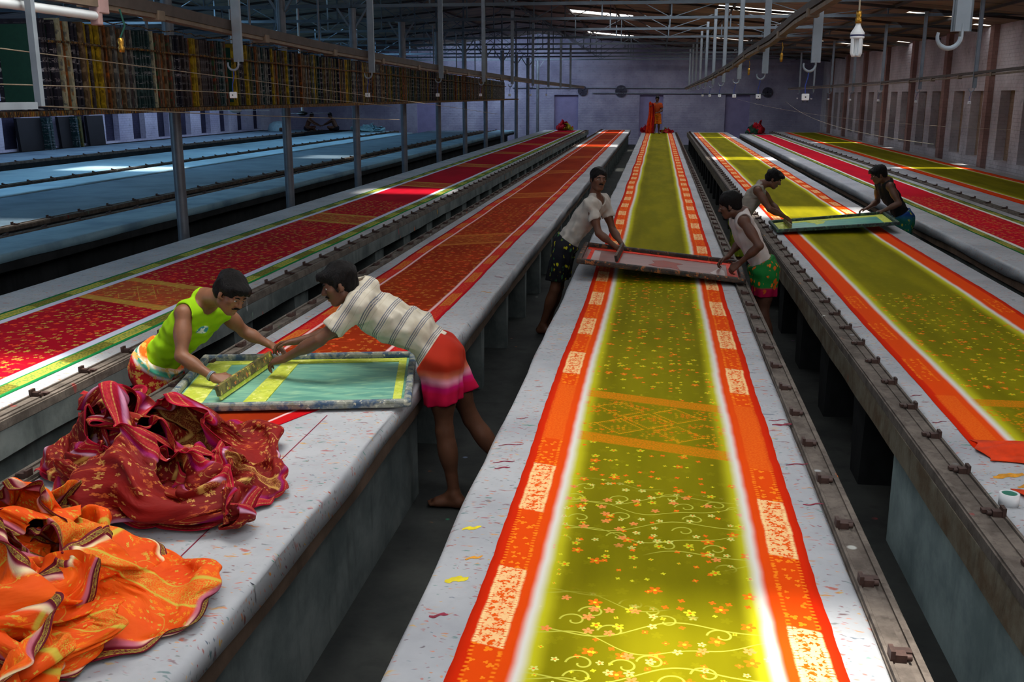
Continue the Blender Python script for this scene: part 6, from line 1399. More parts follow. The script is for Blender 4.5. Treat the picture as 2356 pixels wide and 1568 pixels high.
-5,2,3,-3,2,1,-11,-9,9,-7,-3,3,2,6,10,-10,-1,-1,-1,1,-2,3,-3,4,0,-4,5,-2,7,0,-9,-10,3,11,2,6,5,0,5,-10,-7,6,-2,-7,2,2,-3,2,-1,1,-5,1,3,10,4,-10,0,0,2,
-2,2,3,7,-1,-3,-4,-1,-7,0,2,5,-11,-3,-2,2,-3,7,8,6,-7,-6,2,0,1,-5,2,-8,-2,-3,4,-3,8,-6,5,4,1,-4,3,7,-13,11,7,-4,-7,-20,8,-2,9,7,1,-1,-20,4,-9,-2,-2,6,
-2,13,3,-2,0,-10,11,2,17,-17,-10,-4,-12,18,-1,4,5,5,-4,2,0,-15,1,3,-2,0,9,1,6,2,1,12,-7,-2,-15,-7,-2,2,18,2,-9,-10,-2,1,11,0,3,-1,6,-4,2,6,0,3,-3,3,-4,
-4,-2,-1,1,5,10,5,-7,-8,4,-4,2,-6,-6,8,-2,16,-7,3,1,0,1,0,-2,0,0,-4,-2,-5,10,14,-8,-5,5,-7,-1,1,-6,5,1,-6,10,0,5,1,-1,1,-1,0,2,2,-7,3,4,7,2,-14,2,-3,
-8,3,-4,13,0,-2,4,8,1,-5,3,1,-2,-2,-3,-1,0,-8,13,-1,2,3,-5,2,0,-5,-8,12,0,-14,11,0,2,5,7,2,2,-6,3,-2,-4,-3,-3,9,-8,-4,6,4,-14,3,4,4,4,-6,-1,9,-7,8,-2,
2,9,10,-3,-3,-6,-10,2,-1,2,-9,11,0,-1,-6,12,-4,-7,13,-6,1,1,2,-4,4,9,6,-5,-6,-2,1,-2,0,-3,-3,-1,-2,-3,8,-5,-2,3,11,-2,-15,14,-14,4,-1,13,-1,0,1,-2,-2,
-6,-6,-5,9,6,8,-2,3,0,-2,1,2,0,-2,10,-7,-2,-1,-5,9,-1,1,0,-9,-11,0,2,4,7,-3,3,4,5,11,0,3,-3,0,0,2,-7,10,-18,2,0,-4,4,2,-2,6,-5,0,-7,0,5,3,-3,0,4,10,-2,
-1,2,-5,4,-2,7,-9,-1,2,0,1,-1,-6,7,-10,7,-3,4,0,0,0,3,-1,-5,-1,3,-1,-1,6,2,-5,-2,-8,5,-7,15,1,0,-1,-8,7,0,-3,-3,8,0,-4,-3,0,-3,1,-3,2,4,1,-9,11,-15,5,
4,9,-11,1,-3,2,0,-2,-2,3,12,0,1,0,-15,1,-6,2,3,-2,-2,-2,3,-2,0,0,-4,6,2,-5,-1,-1,0,-1,6,7,-4,-4,2,-3,5,-7,4,0,-3,-5,5,0,6,-6,4,-1,1,-5,5,1,-1,0,1,-2,0,
-4,1,1,2,6,-3,-3,-2,-1,-9,11,1,-2,-3,-3,-5,7,4,8,-1,7,-7,-12,4,1,5,3,0,-6,-2,-5,19,-3,-6,-4,4,-4,-1,5,-11,-6,1,20,5,11,-4,-10,-1,-4,-3,2,0,-2,3,-1,0,7,
-15,10,1,-8,12,4,-17,0,-6,0,21,-10,13,-6,-4,-3,8,3,1,-6,-1,2,2,1,-3,1,-1,-14,9,3,-3,-6,6,-12,15,-2,0,4,-9,-3,10,-10,-2,11,-2,9,-6,2,-2,7,-14,-3,7,3,-6,
0,3,-1,-1,9,-6,-3,-10,3,0,2,-4,15,-13,6,4,-2,4,-7,1,-4,9,-4,-8,1,5,0,-8,-2,4,-7,9,4,-2,-4,8,-8,4,-2,11,0,-10,1,1,4,-7,-3,-1,-1,6,0,-1,3,-8,-9,0,7,-2,4,
15,-3,3,0,-13,1,8,-8,1,0,-2,0,-3,2,-6,1,0,6,5,-6,-2,3,-3,5,-8,18,-9,5,-6,6,7,-1,-9,1,-1,-3,-2,-1,-9,0,0,2,2,1,3,-6,15,-4,-4,3,5,-17,6,0,-1,-6,1,3,3,-2,
8,-10,-2,-3,7,-8,9,-7,9,6,-13,-4,-9,14,3,-2,-2,6,-4,2,-5,4,-4,-1,-1,-2,-6,8,-8,-2,3,8,-1,19,-7,-17,-10,0,7,2,-1,-8,8,-3,3,-5,1,-14,-1,-2,1,1,3,-3,8,0,
3,1,3,-6,-9,4,2,3,3,-3,-3,7,-5,15,-4,-16,-7,4,7,-6,-1,3,-7,7,1,-2,-3,4,7,-7,-4,-2,12,1,-4,-8,19,-14,11,-4,-5,-4,2,7,1,3,1,-3,4,-13,3,8,2,0,-2,-8,0,-4,
3,-1,-6,11,-10,11,-1,1,-4,3,6,-6,-3,1,-4,-1,4,3,2,-2,7,-4,-6,0,6,-1,-12,-2,1,0,0,4,-6,1,6,1,-3,9,-13,2,5,2,-1,3,1,2,-4,2,-3,-2,-9,-2,10,3,2,-1,6,-12,0,
-4,7,2,-6,4,3,-2,0,-3,2,3,0,0,5,-2,-1,-2,5,2,-13,16,-7,-5,-16,10,-9,3,-2,10,10,-18,8,4,0,-5,0,6,-3,2,0,3,6,10,-5,0,7,-2,1,-5,5,-6,-1,-3,1,-1,0,8,-3,-1,
-11,12,3,-3,0,1,-2,4,-10,7,21,7,1,2,-1,-4,0,-2,6,-11,-2,3,-2,7,-11,2,10,2,1,-3,2,0,-6,0,2,-8,2,14,7,4,-6,5,1,-7,1,-4,1,1,7,-8,18,-2,1,-3,-11,11,-6,-2,
2,-13,6,8,-4,3,8,-5,12,-8,-1,6,-2,3,-2,1,0,9,-1,5,-7,-11,7,-9,3,-5,-2,3,6,8,0,-2,-4,-7,-9,8,2,9,-12,12,0,6,2,-3,4,-13,-6,10,0,-14,0,5,4,8,-1,-7,3,-2,0,
-14,15,-4,7,-7,6,-6,8,-4,0,3,-5,-6,4,-3,-3,13,-13,2,6,3,-2,5,2,-9,-1,0,-2,6,2,-11,7,5,-5,6,-2,-5,-9,2,11,-11,4,-1,9,3,-7,2,7,2,-1,-1,-10,0,-3,6,-7,4,5,
2,2,-1,-8,-6,-2,12,-6,11,-8,1,10,-6,10,-3,-1,0,-5,2,-4,1,-1,2,-9,13,1,-1,-2,-9,2,-6,7,-3,2,-1,6,2,-2,7,-1,2,-4,1,-8,-5,9,0,0,1,9,-5,0,-1,3,-7,-7,0,-5,
-1,0,6,3,4,2,-1,0,-7,5,-11,-5,5,-7,7,-1,-2,3,0,-5,1,-8,-3,-6,12,6,-10,-9,2,-2,0,6,-3,-10,7,1,-6,2,-2,8,3,5,-5,8,-7,2,-19,-2,12,2,0,-5,15,10,-10,-6,-6,
-5,-4,7,-4,-7,8,1,1,-2,-1,0,3,-13,7,-6,1,0,-14,8,-1,4,3,4,9,3,3,-4,-1,0,-3,2,-13,1,6,-7,0,-4,1,0,-4,-1,10,-6,11,-5,2,7,2,-6,-3,3,0,-8,10,-10,1,-8,8,9,
-16,13,8,-1,-6,0,-5,-4,8,2,0,8,6,-2,-8,5,-4,0,-9,12,-8,3,-4,1,3,-4,12,-13,5,-4,-1,-3,2,0,-8,6,2,8,-7,7,0,0,3,-1,1,-7,0,3,-1,1,-3,-1,1,11,-12,-1,4,0,-2,
7,2,8,-3,-1,9,-2,5,-2,-11,2,1,8,-5,-10,6,-11,1,1,5,3,11,1,-8,-4,7,5,3,-3,-4,2,-8,-6,-3,4,5,8,13,-19,-11,0,-10,9,3,5,-6,1,-13,13,6,-1,9,0,-8,-15,9,-6,8,
0,1,0,17,-8,-15,-9,7,-1,5,-2,-2,-3,2,4,-8,-9,4,16,-4,-7,-1,18,-2,-2,-3,6,2,-1,-6,-3,-7,9,1,-4,3,6,2,-12,-3,-14,2,-2,0,0,-1,9,8,-13,-6,1,0,-6,-2,1,2,-3,
5,14,-11,9,1,-9,-15,3,-4,-1,5,2,2,4,1,-18,-11,0,9,1,-3,5,-4,3,-6,-6,9,-2,15,-8,-11,1,6,-4,-3,-2,-5,12,2,-11,-11,3,13,7,-4,-2,1,2,2,-9,-6,-6,3,-3,-4,6,
-3,1,1,1,-1,5,8,-5,-16,1,11,10,-3,2,0,0,7,-1,-6,-18,-12,15,-4,0,1,-2,2,-4,1,3,19,-2,-3,-2,12,8,-1,0,3,-5,0,2,-3,-23,-10,4,13,-1,-2,-1,-1,-4,-1,2,12,12,
-12,7,13,-4,1,-3,4,-5,-11,6,1,-2,-13,1,14,6,-8,-7,0,0,-4,1,0,9,-3,-8,3,-1,12,7,-5,-6,-7,8,1,-5,5,-10,-2,13,2,-5,3,-9,1,-1,0,-2,2,-5,-5,7,-2,1,20,-3,0,
-1,-4,-12,5,2,-7,6,7,-2,-5,-8,-5,9,4,7,2,0,-5,2,-9,-5,2,-6,14,2,-4,4,5,4,0,-3,-4,-2,-3,-6,-18,3,12,6,-11,-2,9,4,-1,-8,12,-10,5,-5,])
SHEETS['coil'] = (78, 26, [-31, 12, 5], [
0,5,-9,1,4,-8,-1,-1,1,-3,4,2,0,2,3,5,1,0,-2,5,3,-1,3,-5,6,5,-29,-3,8,-1,-3,8,0,3,-6,6,-4,1,4,1,0,0,2,-1,5,0,-1,-2,4,13,-14,3,-18,0,1,-2,1,4,6,-3,-1,-6,
0,2,0,2,1,0,3,1,-1,-1,4,15,-7,-6,10,-12,-18,4,0,6,-7,-7,1,4,10,-7,-1,1,-1,1,0,1,3,8,1,0,-2,-11,4,4,-6,-2,-17,-7,6,-4,2,11,-9,2,3,13,0,-8,7,-7,8,0,2,-4,
-3,0,0,-1,-1,-3,4,7,-15,5,-8,6,6,-11,5,-1,-1,-3,5,3,1,8,-1,-3,-2,-2,4,0,-7,2,4,-7,0,1,-7,-3,7,-3,-3,5,0,-9,-4,7,-1,13,3,-2,-4,3,-2,-11,-4,5,5,-10,-3,8,
-7,4,-8,-6,-8,1,3,2,-4,7,9,2,10,-7,-9,4,-3,-2,-3,14,-4,-16,3,10,-13,3,3,1,-18,11,8,-11,6,-10,8,12,3,-5,-8,-2,4,-7,-1,-1,-1,0,8,10,-5,-7,12,-8,7,-14,-8,
1,-6,3,-1,17,6,-5,-11,2,-2,2,-6,3,2,2,-3,0,-1,0,1,4,-6,-3,1,11,-2,-2,2,8,-4,0,-4,-8,5,-1,0,-3,2,3,0,-3,5,-3,0,-2,-1,-3,10,2,4,-3,-14,-6,4,-1,7,-3,1,2,
2,-2,2,3,1,0,0,2,-4,2,-3,4,7,3,-10,8,-2,8,-15,0,-3,3,0,-1,3,5,-1,8,2,-2,3,-4,-1,-1,1,-1,5,-3,-2,10,6,-2,0,3,-14,1,9,4,1,6,-2,-6,4,-8,3,1,-3,-1,3,-8,2,
3,1,5,1,-6,8,3,-1,-3,10,9,-3,3,-2,-6,-3,2,-4,7,-6,0,-1,1,-7,9,0,-1,-10,1,-1,5,0,1,6,-9,21,-1,0,-1,-3,3,-6,-5,1,-5,3,-4,0,-1,4,2,0,-2,8,-3,-1,1,-6,-2,
-6,6,23,-4,0,-7,1,-12,1,8,-11,5,0,-3,2,1,3,0,1,5,0,-2,-2,-3,-2,-1,1,1,7,0,-4,-2,3,3,-5,-3,10,-4,-2,7,-3,1,-1,-1,2,-2,6,-2,0,2,-2,-1,2,0,11,-8,2,3,-4,
-5,10,4,-2,-1,-2,4,-2,-1,1,1,1,-4,-2,4,1,-4,4,0,-1,0,12,3,-5,4,-1,9,-1,-5,2,2,-7,-6,2,5,-3,-1,-4,4,-3,-1,2,2,-1,-2,0,-2,16,2,5,-2,-2,-2,-1,5,-9,-5,-1,
0,-5,-2,2,4,6,-3,-2,-3,0,-1,2,1,-3,2,20,0,-5,-3,0,0,-2,-4,1,-3,5,-1,1,2,-7,-2,-3,6,-1,2,-1,-4,-1,4,-1,1,12,-3,4,-5,4,-4,3,-1,1,-1,3,-1,1,-3,3,-2,-5,-5,
5,-2,2,-3,-1,4,3,-6,8,0,-4,6,-3,9,-6,1,0,2,1,-2,0,-4,3,-2,-2,0,-12,4,2,8,1,-2,-4,3,20,-7,-4,0,0,-2,3,-2,-1,3,-6,4,-2,-2,0,0,1,-3,4,0,-4,1,3,-3,2,-1,11,
0,-4,-2,5,0,-1,2,-3,-1,1,-8,6,-1,0,1,-2,4,-1,-1,0,-5,1,2,1,3,1,-1,5,7,2,-8,7,-8,0,1,-2,5,-5,3,-8,-2,-2,0,3,0,-2,6,1,0,2,-2,-8,9,10,4,-10,-4,0,4,1,-4,0,
-1,6,1,-1,0,0,0,1,-2,3,-2,-5,3,5,-8,-6,11,3,-6,-2,6,-3,2,0,1,1,0,-4,0,6,-1,2,0,2,1,-1,0,-2,2,-15,10,10,2,1,-9,4,3,-5,4,0,-7,8,-5,2,-2,4,1,5,1,-1,-3,9,
-1,0,-16,4,-5,16,-2,-4,6,-2,5,-7,-3,7,2,-9,10,-6,3,-2,1,6,-6,0,0,-15,-3,1,1,-9,-10,21,0,2,-5,-4,1,0,-7,-3,7,2,-6,6,-3,-2,2,-9,12,-11,3,-5,-7,0,-4,4,1,
20,-2,-11,-1,6,-9,6,2,-6,-2,2,-2,3,-2,5,-3,4,-13,12,-5,2,-4,-4,-1,0,-2,9,-5,2,1,-2,0,3,-3,3,-3,3,2,-4,2,-6,9,-4,-2,-2,-1,-4,8,-9,5,-3,2,9,-6,5,-10,4,4,
-4,4,3,5,0,2,-3,2,-1,-6,3,0,-2,-8,0,-3,-1,0,-1,-1,24,-8,-4,7,-12,3,4,3,3,0,-5,-3,-2,0,0,-6,4,-5,-5,5,0,4,-3,-5,-2,4,4,14,-9,5,1,-8,4,2,-5,2,-4,0,6,-3,
1,-3,-10,8,-1,3,1,-5,8,-6,2,-1,7,-3,6,-4,4,-1,-2,5,-3,-7,6,-1,5,2,-3,2,1,-3,1,-2,4,-5,4,9,-3,1,6,1,-1,3,1,3,-3,-4,5,-3,4,9,-8,-2,5,1,-1,-2,0,1,-4,4,-3,
0,6,-4,9,-1,2,3,0,-1,5,-2,-3,8,0,-6,3,-4,-3,3,-3,2,0,-5,0,-1,1,-3,-7,7,6,3,3,-2,1,2,0,-7,5,0,-7,8,-7,9,-6,-6,5,-4,-1,1,-1,-8,-4,-4,9,1,8,1,0,1,-2,0,-5,
6,-3,5,-7,1,-1,-1,4,-4,-1,-4,-3,-3,-5,-3,1,4,2,-1,18,-4,-2,2,2,-7,-1,-1,-5,4,3,-11,14,-7,-5,2,-7,-3,0,-4,2,5,-4,5,-6,3,18,1,-5,-5,-5,3,-1,-5,5,-9,13,
-3,-6,3,-3,-5,-4,4,-6,6,-2,0,2,3,4,-7,11,-5,0,-6,1,7,-6,3,-1,-3,0,6,-9,0,5,-1,-2,-5,0,2,-3,3,-1,-4,11,1,1,2,-2,4,-1,-9,4,9,4,0,-13,7,4,-4,-5,-3,-3,2,1,
-5,1,0,1,8,-13,7,2,1,2,-4,-2,6,-4,2,-12,6,13,-8,1,-5,-3,2,0,-6,3,-1,0,2,9,-6,1,-5,-2,-4,-2,13,7,-5,4,-6,3,-13,3,8,-5,-4,-5,2,2,2,-6,2,11,-3,0,3,2,3,
-15,12,6,-15,5,-5,6,-4,11,-1,1,-4,-6,5,1,0,1,3,5,1,-4,10,0,-5,-3,5,1,-12,-1,10,-14,14,-12,6,-3,12,-8,-7,10,3,10,-2,0,1,6,2,4,-4,-3,9,0,0,-15,9,-7,-8,7,
-8,16,-6,-2,-4,-3,4,2,15,7,1,3,6,-5,4,-1,0,-1,-7,6,-14,-14,-2,0,0,2,5,-10,-2,-4,1,3,10,8,-8,11,0,2,2,3,-5,6,-1,0,-2,-2,4,-15,-6,4,4,-2,-2,-6,3,6,12,4,
-6,-1,0,-9,7,3,-5,7,2,-8,1,1,7,-9,9,-13,-1,0,8,1,0,13,2,-6,0,-4,-3,-6,0,-4,1,0,6,-1,0,5,6,-7,-2,6,-6,4,11,2,-8,2,0,-8,0,-4,-8,2,3,-3,-2,-3,1,5,-4,3,7,
-4,6,1,-2,-7,0,-1,1,10,-1,-9,-4,3,-10,6,-7,1,-4,6,-2,3,-2,6,3,-3,-3,5,-12,10,-11,5,0,0,-14,-5,-3,5,-4,-2,4,1,3,-3,1,0,4,2,2,-3,3,1,0,0,0,-5,5,4,-6,-29,
4,-6,3,4,4,-2,3,-2,3,-2,1,0,4,2,3,-3,3,-1,1,-1,4,-4,9,-5,7,-31,1,6,-1,-2,4,5,2,2,2,0,-4,4,-2,2,2,5,-2,2,-2,6,-2,4,-6,-1,0,-27,2,-1,5,1,-1,2,2,3,-5,7,5,
-6,1,1,0,4,-4,0,4,0,-5,0,-4,5,-4,-21,3,-1,-4,3,4,-6,3,3,7,-7,5,-2,-1,1,-2,-2,6,-8,3,-5,3,1,7,-7,11,-17,0,-3,6,-6,0,7,-3,2,2,4,-9,5,-5,0,3,-5,2,4,-4,0,
-3,4,3,5,-2,-17,-6,5,-2,-2,-1,2,3,0,3,8,-4,-1,4,-6,3,0,-1,3,2,-3,12,-8,-10,10,-6,-25,3,4,-3,5,2,3,3,4,1,-13,8,-3,1,5,-1,-2,-1,-1,-3,9,-8,9,3,-9,6,8,-4,
0,4,1,0,-2,-2,-10,-10,7,-3,3,-1,-2,-5,-5,1,1,3,-2,3,2,9,-3,-2,-3,4,-5,-1,1,-6,0,-3,3,0,-1,0,-2,-2,-3,0,4,1,1,2,-2,4,-2,-2,9,4,-20,2,-7,2,2,9,4,0,3,5,
-5,-2,0,-2,-1,3,1,-1,1,0,0,2,4,-4,5,-7,-11,-1,6,5,2,-1,-5,5,-2,-6,5,-1,-2,0,3,-1,0,-1,2,-4,7,-4,-2,3,-5,6,-12,1,7,-1,-1,-3,2,0,1,2,-5,8,-1,-1,-3,-1,2,
4,-3,-2,-1,5,-3,2,-2,-3,-8,3,-1,-5,0,7,-1,-3,2,-2,4,-4,3,7,0,0,-2,-5,4,5,-4,-1,-2,-5,5,2,-4,-5,-5,7,-1,-3,5,2,-1,0,-4,1,0,2,2,4,1,-4,-3,0,0,-1,3,1,-2,
1,-13,4,3,-10,8,4,-5,2,-1,2,3,-4,3,-2,-4,-3,2,6,4,-10,-1,0,0,2,2,-10,-15,-4,1,9,-1,-1,0,0,0,-4,6,-2,-4,-1,6,-4,1,-2,-11,5,1,1,-2,1,3,13,-16,4,-1,3,-2,
-6,3,-1,-2,5,-8,7,-2,-1,5,-1,-3,-4,-1,6,1,1,4,4,1,-5,-17,2,2,-4,-1,5,-1,-2,2,4,2,-2,5,2,-5,11,-7,3,11,-1,-1,-1,0,-4,-4,6,-8,0,2,3,-1,1,1,-1,4,-4,-2,5,
0,6,2,-8,11,4,-1,5,-9,-3,-3,4,3,-4,4,2,2,-1,6,-2,-3,0,1,0,2,1,2,-1,4,2,-1,2,-1,-7,6,1,-9,2,-2,-7,23,-2,0,-1,-4,-2,0,6,-3,-1,2,-1,2,-4,-5,3,1,-2,0,0,-6,
4,8,-10,2,0,0,-12,-6,-11,-10,0,-9,-9,-4,-11,-10,-12,-15,-14,-14,-10,-13,-7,7,-9,-9,-6,1,-5,2,3,-25,9,10,6,5,-5,9,4,1,-1,-1,-2,0,-2,-1,-3,0,-4,-11,14,3,
1,2,7,-2,-1,-18,2,-3,5,1,2,-5,3,1,9,2,-1,1,0,0,-1,8,1,-1,-6,5,10,5,2,5,-4,-13,1,-2,-3,6,8,-3,-2,-7,9,1,1,-1,1,2,1,6,9,1,5,4,-2,-2,3,-4,-3,-8,9,-3,-1,
-8,-6,15,-4,0,-9,1,7,6,0,8,5,0,-2,3,0,2,2,-2,-2,0,4,-12,-5,10,-3,9,-6,-11,7,-1,10,-5,-2,2,9,6,-4,-1,5,2,-3,2,-7,-2,-2,3,5,-8,-8,-8,4,1,2,2,4,9,-9,-2,4,
-3,11,-6,1,-1,-1,5,-8,-3,7,-1,-1,1,-3,-11,8,-4,-3,-11,7,4,-1,-5,-11,0,4,18,-15,-7,7,-3,0,2,9,-2,0,1,0,0,0,-20,-4,1,0,3,3,-3,-7,-7,14,13,4,-20,0,2,5,5,
-4,-5,6,4,-5,5,1,3,5,-26,-3,11,-2,5,-7,-3,-1,12,0,11,-12,3,-2,7,-1,4,3,4,-9,2,1,1,5,-1,0,-5,-4,-12,5,-2,-1,5,11,4,1,-10,0,4,8,2,-1,-2,3,-6,6,-8,6,-5,
-1,-5,-1,-9,7,-2,-4,-6,9,9,1,-13,1,2,1,7,4,-1,1,-4,-4,4,-4,-4,3,-2,-1,0,-3,-18,2,6,6,8,6,-6,-15,10,-12,0,8,-3,-3,4,-5,5,5,-6,-1,10,-10,3,1,0,1,-16,0,3,
6,1,-7,-3,5,-2,9,-5,0,0,2,-1,6,-1,-1,3,-3,0,8,-9,-4,3,-1,-19,4,1,2,3,-7,6,-4,1,5,-2,-1,1,2,1,3,-3,-2,2,11,-1,-5,9,-10,-5,7,-5,4,-4,1,-6,7,-9,5,1,-5,5,
-2,-1,2,0,-4,2,1,2,1,-2,5,-3,9,-8,-5,-4,-6,6,-11,3,-4,0,5,0,2,2,-1,0,0,-1,4,0,7,-3,-5,8,-8,-4,1,0,4,-16,-1,-3,7,-5,2,2,1,6,-1,-2,6,3,-4,8,-2,4,-5,-1,6,
-7,-2,-5,7,4,-6,-19,-1,3,-1,8,-6,5,1,-1,3,4,-6,7,8,-3,2,0,5,3,-10,-4,4,10,-10,-4,-1,-14,0,-2,4,-1,6,-1,1,1,4,4,7,-3,-2,3,1,2,-9,0,5,-6,3,-9,4,7,-5,-12,
2,2,0,-1,2,6,6,-1,-2,-4,5,0,1,2,-3,-5,0,-4,-4,6,-4,11,-7,4,8,-6,1,-3,-5,7,8,-2,0,1,-1,5,-4,-3,0,-6,2,-2,-5,2,-1,2,0,-2,6,-2,8,1,5,-2,5,-11,-4,3,-2,5,
-6,-1,2,-1,2,-6,-2,0,5,-3,0,-3,4,4,-1,6,-1,-16,2,8,4,-1,1,-1,2,-4,9,-2,-1,-2,-3,-2,2,-7,0,7,1,2,-5,1,5,3,-1,6,-10,-2,-3,9,1,0,0,2,-1,2,-4,5,1,2,-10,2,
1,-4,-2,2,3,0,1,-2,0,7,5,-1,-1,-6,0,2,-1,-1,2,-3,6,-11,-5,6,4,2,-4,-10,9,-6,0,2,4,6,-8,17,-3,0,-7,3,1,-4,-2,-1,-1,-4,1,8,-9,-5,2,-6,5,1,-8,6,4,-3,0,-1,
11,16,-4,-5,-3,6,1,-3,-2,-3,-2,0,-5,3,5,-8,-2,1,3,2,-6,6,3,5,-3,-3,3,9,-5,-3,9,-2,-7,3,-1,-1,-4,3,0,-1,5,1,-3,3,-11,4,8,2,2,5,0,6,-5,8,-3,-3,9,-8,-3,
-3,-1,-1,-6,3,-3,1,-3,15,2,6,1,2,10,-5,2,0,14,-8,2,3,4,9,-19,1,2,-14,-1,5,0,-5,5,-1,6,-4,7,2,17,4,-2,8,-2,-7,0,1,-17,7,-2,-3,-6,-11,-1,3,-7,-2,8,0,1,5,
4,7,1,8,-5,6,0,-1,-3,5,-12,-3,10,-2,-6,-7,4,3,-5,8,-1,3,0,8,0,-4,1,-5,7,-5,5,-2,3,-1,1,-1,-6,3,-2,2,2,-3,1,1,1,-1,8,-1,1,-8,2,7,-5,5,-12,1,-1,-3,-2,-1,
7,-3,0,-1,8,9,3,1,6,3,-5,3,-1,-3,-3,-5,-5,-2,6,-8,8,-3,-6,4,-3,0,-4,3,1,2,-7,1,13,5,-6,7,-1,-3,-2,-10,-3,3,3,-3,-4,1,-4,2,1,-4,4,1,3,-9,1,-1,9,11,-13,
14,-4,0,4,-4,-6,6,-3,-3,0,0,-3,4,-3,-3,2,3,-5,-2,-5,8,-6,-2,-5,4,-2,-6,9,-1,2,-4,-2,2,4,-4,-1,-4,3,-7,-1,0,-3,0,-1,0,-6,2,8,-5,1,5,-1,-8,10,-7,-1,3,0,
-7,-9,6,1,-8,-1,0,7,5,-7,2,1,-5,2,-3,4,6,-7,-5,7,-3,-5,2,-10,5,2,-6,9,-4,-5,9,-2,4,-6,-2,6,-2,0,7,-2,3,0,-11,5,-4,7,0,-9,2,6,-10,8,7,-2,7,-5,0,-2,1,2,
-4,7,-3,0,-1,3,-3,-3,5,-4,7,-15,12,-5,2,4,7,-2,2,-3,4,0,0,2,-1,6,-2,-3,3,2,-3,-4,-11,-2,11,-16,1,9,-6,2,2,5,1,1,2,1,-2,9,-7,4,0,-9,9,-3,-4,-2,-2,-3,-2,
7,-18,1,7,0,3,8,-2,-3,0,1,0,4,-5,-1,4,-6,0,2,-9,6,-5,7,-7,-4,9,-12,0,2,3,4,1,4,-2,-3,3,-3,0,4,-4,-5,5,3,-5,0,5,-6,-1,0,-3,-3,4,1,-3,2,7,4,-3,2,-1,2,-7,
4,3,-7,8,-1,-9,-7,6,-5,-2,10,4,-6,3,0,-2,-11,10,2,16,0,-4,-3,6,-4,3,-3,-4,0,1,-2,-4,-6,3,11,-1,-14,10,-3,-6,11,-9,2,-5,9,18,-7,2,-3,-7,6,0,1,-5,4,-7,2,
-4,8,-4,3,-1,0,-7,5,-3,-6,4,4,4,-11,5,4,1,-4,6,-7,4,-3,8,-5,2,-9,2,-2,-4,3,4,2,-2,-8,14,1,-10,5,6,3,9,-7,3,10,-9,9,-9,8,-2,3,-8,0,6,-2,-1,-8,0,2,-3,1,
-3,3,11,-7,1,0,11,5,-5,-9,8,-4,16,-5,-3,-3,-3,7,-9,5,-16,2,1,-2,-1,6,6,-6,2,7,-7,6,16,0,0,4,-1,7,-11,-6,-1,-8,1,5,7,-12,7,-12,0,8,-2,-5,2,6,-7,-1,5,-3,
17,-4,0,1,-4,-12,2,-4,-7,13,8,-14,3,-4,4,1,7,-13,12,-5,-9,1,5,5,0,5,8,-2,-1,-9,-2,1,-4,4,-1,-2,-2,6,-10,8,1,9,-6,5,0,1,0,2,-7,2,3,2,-1,3,-4,-1,-3,-4,
-3,0,7,-8,-1,9,0,-1,2,2,1,1,-5,8,-1,1,7,-1,-7,7,-12,1,1,-1,-1,3,-2,1,-2,6,-2,5,6,-3,-5,-2,0,4,1,-2,10,-1,3,-5,9,-15,-20,11,5,2,5,-2,5,1,2,-2,0,-16,18,
-1,-4,-12,1,-1,2,1,0,2,0,3,-7,5,-2,-1,8,6,3,3,3,-5,-1,0,-3,-4,-10,9,-2,-2,-4,0,-2,3,1,1,-1,-5,-1,-1,10,2,3,-9,-5,15,-6,1,1,-3,-3,1,3,-9,-2,-5,3,5,3,-4,
-3,-2,-4,-2,1,-2,5,0,-4,2,1,-16,10,11,-7,-4,8,7,-13,-2,3,2,-4,1,-6,-1,-2,1,-1,1,-10,2,6,-11,-7,16,1,2,-10,-4,4,3,-4,12,-8,1,4,0,-4,-5,1,-5,0,-4,1,3,9,
3,1,-3,-5,-9,9,-1,2,-4,2,17,5,-18,12,-1,1,4,-4,-8,1,5,1,-2,4,-4,1,-2,-11,8,3,-5,-6,3,0,1,9,-2,12,-3,-8,6,-5,7,-6,-3,3,0,-1,5,-6,1,2,-5,0,-13,2,3,0,8,7,
10,2,-2,-23,-2,0,-1,6,-9,13,9,-13,3,-8,1,1,-1,-3,6,10,6,1,6,2,-4,3,-4,-20,-20,-2,3,1,3,11,7,4,-1,2,-12,11,-12,-4,1,2,3,22,-3,0,-6,-3,-1,-19,-16,-3,1,5,
5,10,9,-1,4,-1,-6,8,2,-6,4,2,-9,-2,0,-6,2,-2,-1,-6,-13,1,0,13,7,3,1,0,0,3,-6,-1,2,0,4,-3,4,2,1,5,-13,-13,2,-1,-6,4,-4,5,14,-1,-5,3,-6,12,1,-11,8,-2,5,
-3,2,4,-7,-3,9,-11,14,-13,8,-5,0,5,4,12,-1,-3,-2,-4,7,-15,4,3,2,0,-6,1,5,-1,8,-3,3,0,-9,-15,-5,7,0,10,7,-10,6,2,1,2,-6,0,-5,3,-4,3,4,-2,-2,2,-1,4,-3,
11,-1,-19,1,6,12,0,-8,9,-2,-1,1,-1,4,1,-5,-2,2,0,3,6,-4,5,0,2,-1,-6,6,-9,0,8,9,-21,9,12,-7,-3,3,5,-2,5,1,-4,0,0,0,-2,7,-3,4,6,0,2,-8,0,8,-6,-18,10,8,
-3,0,6,1,5,3,-10,6,8,-2,2,-5,-6,2,5,0,1,-2,3,4,17,-8,-3,8,0,-9,-15,8,-2,8,-10,15,-1,3,-4,8,-14,4,9,-1,-1,-1,-7,4,-11,-1,13,5,0,-4,-5,-1,-2,-12,1,-1,7,
-5,1,-3,4,-9,8,3,2,-7,-6,-3,-2,0,0,2,-14,-7,-2,0,0,2,1,3,3,0,3,-4,6,-2,1,2,0,-1,-6,5,-8,-1,3,-4,5,1,-23,-2,-3,2,1,-2,0,1,2,1,-3,3,3,2,2,3,2,1,-1,-6,8,
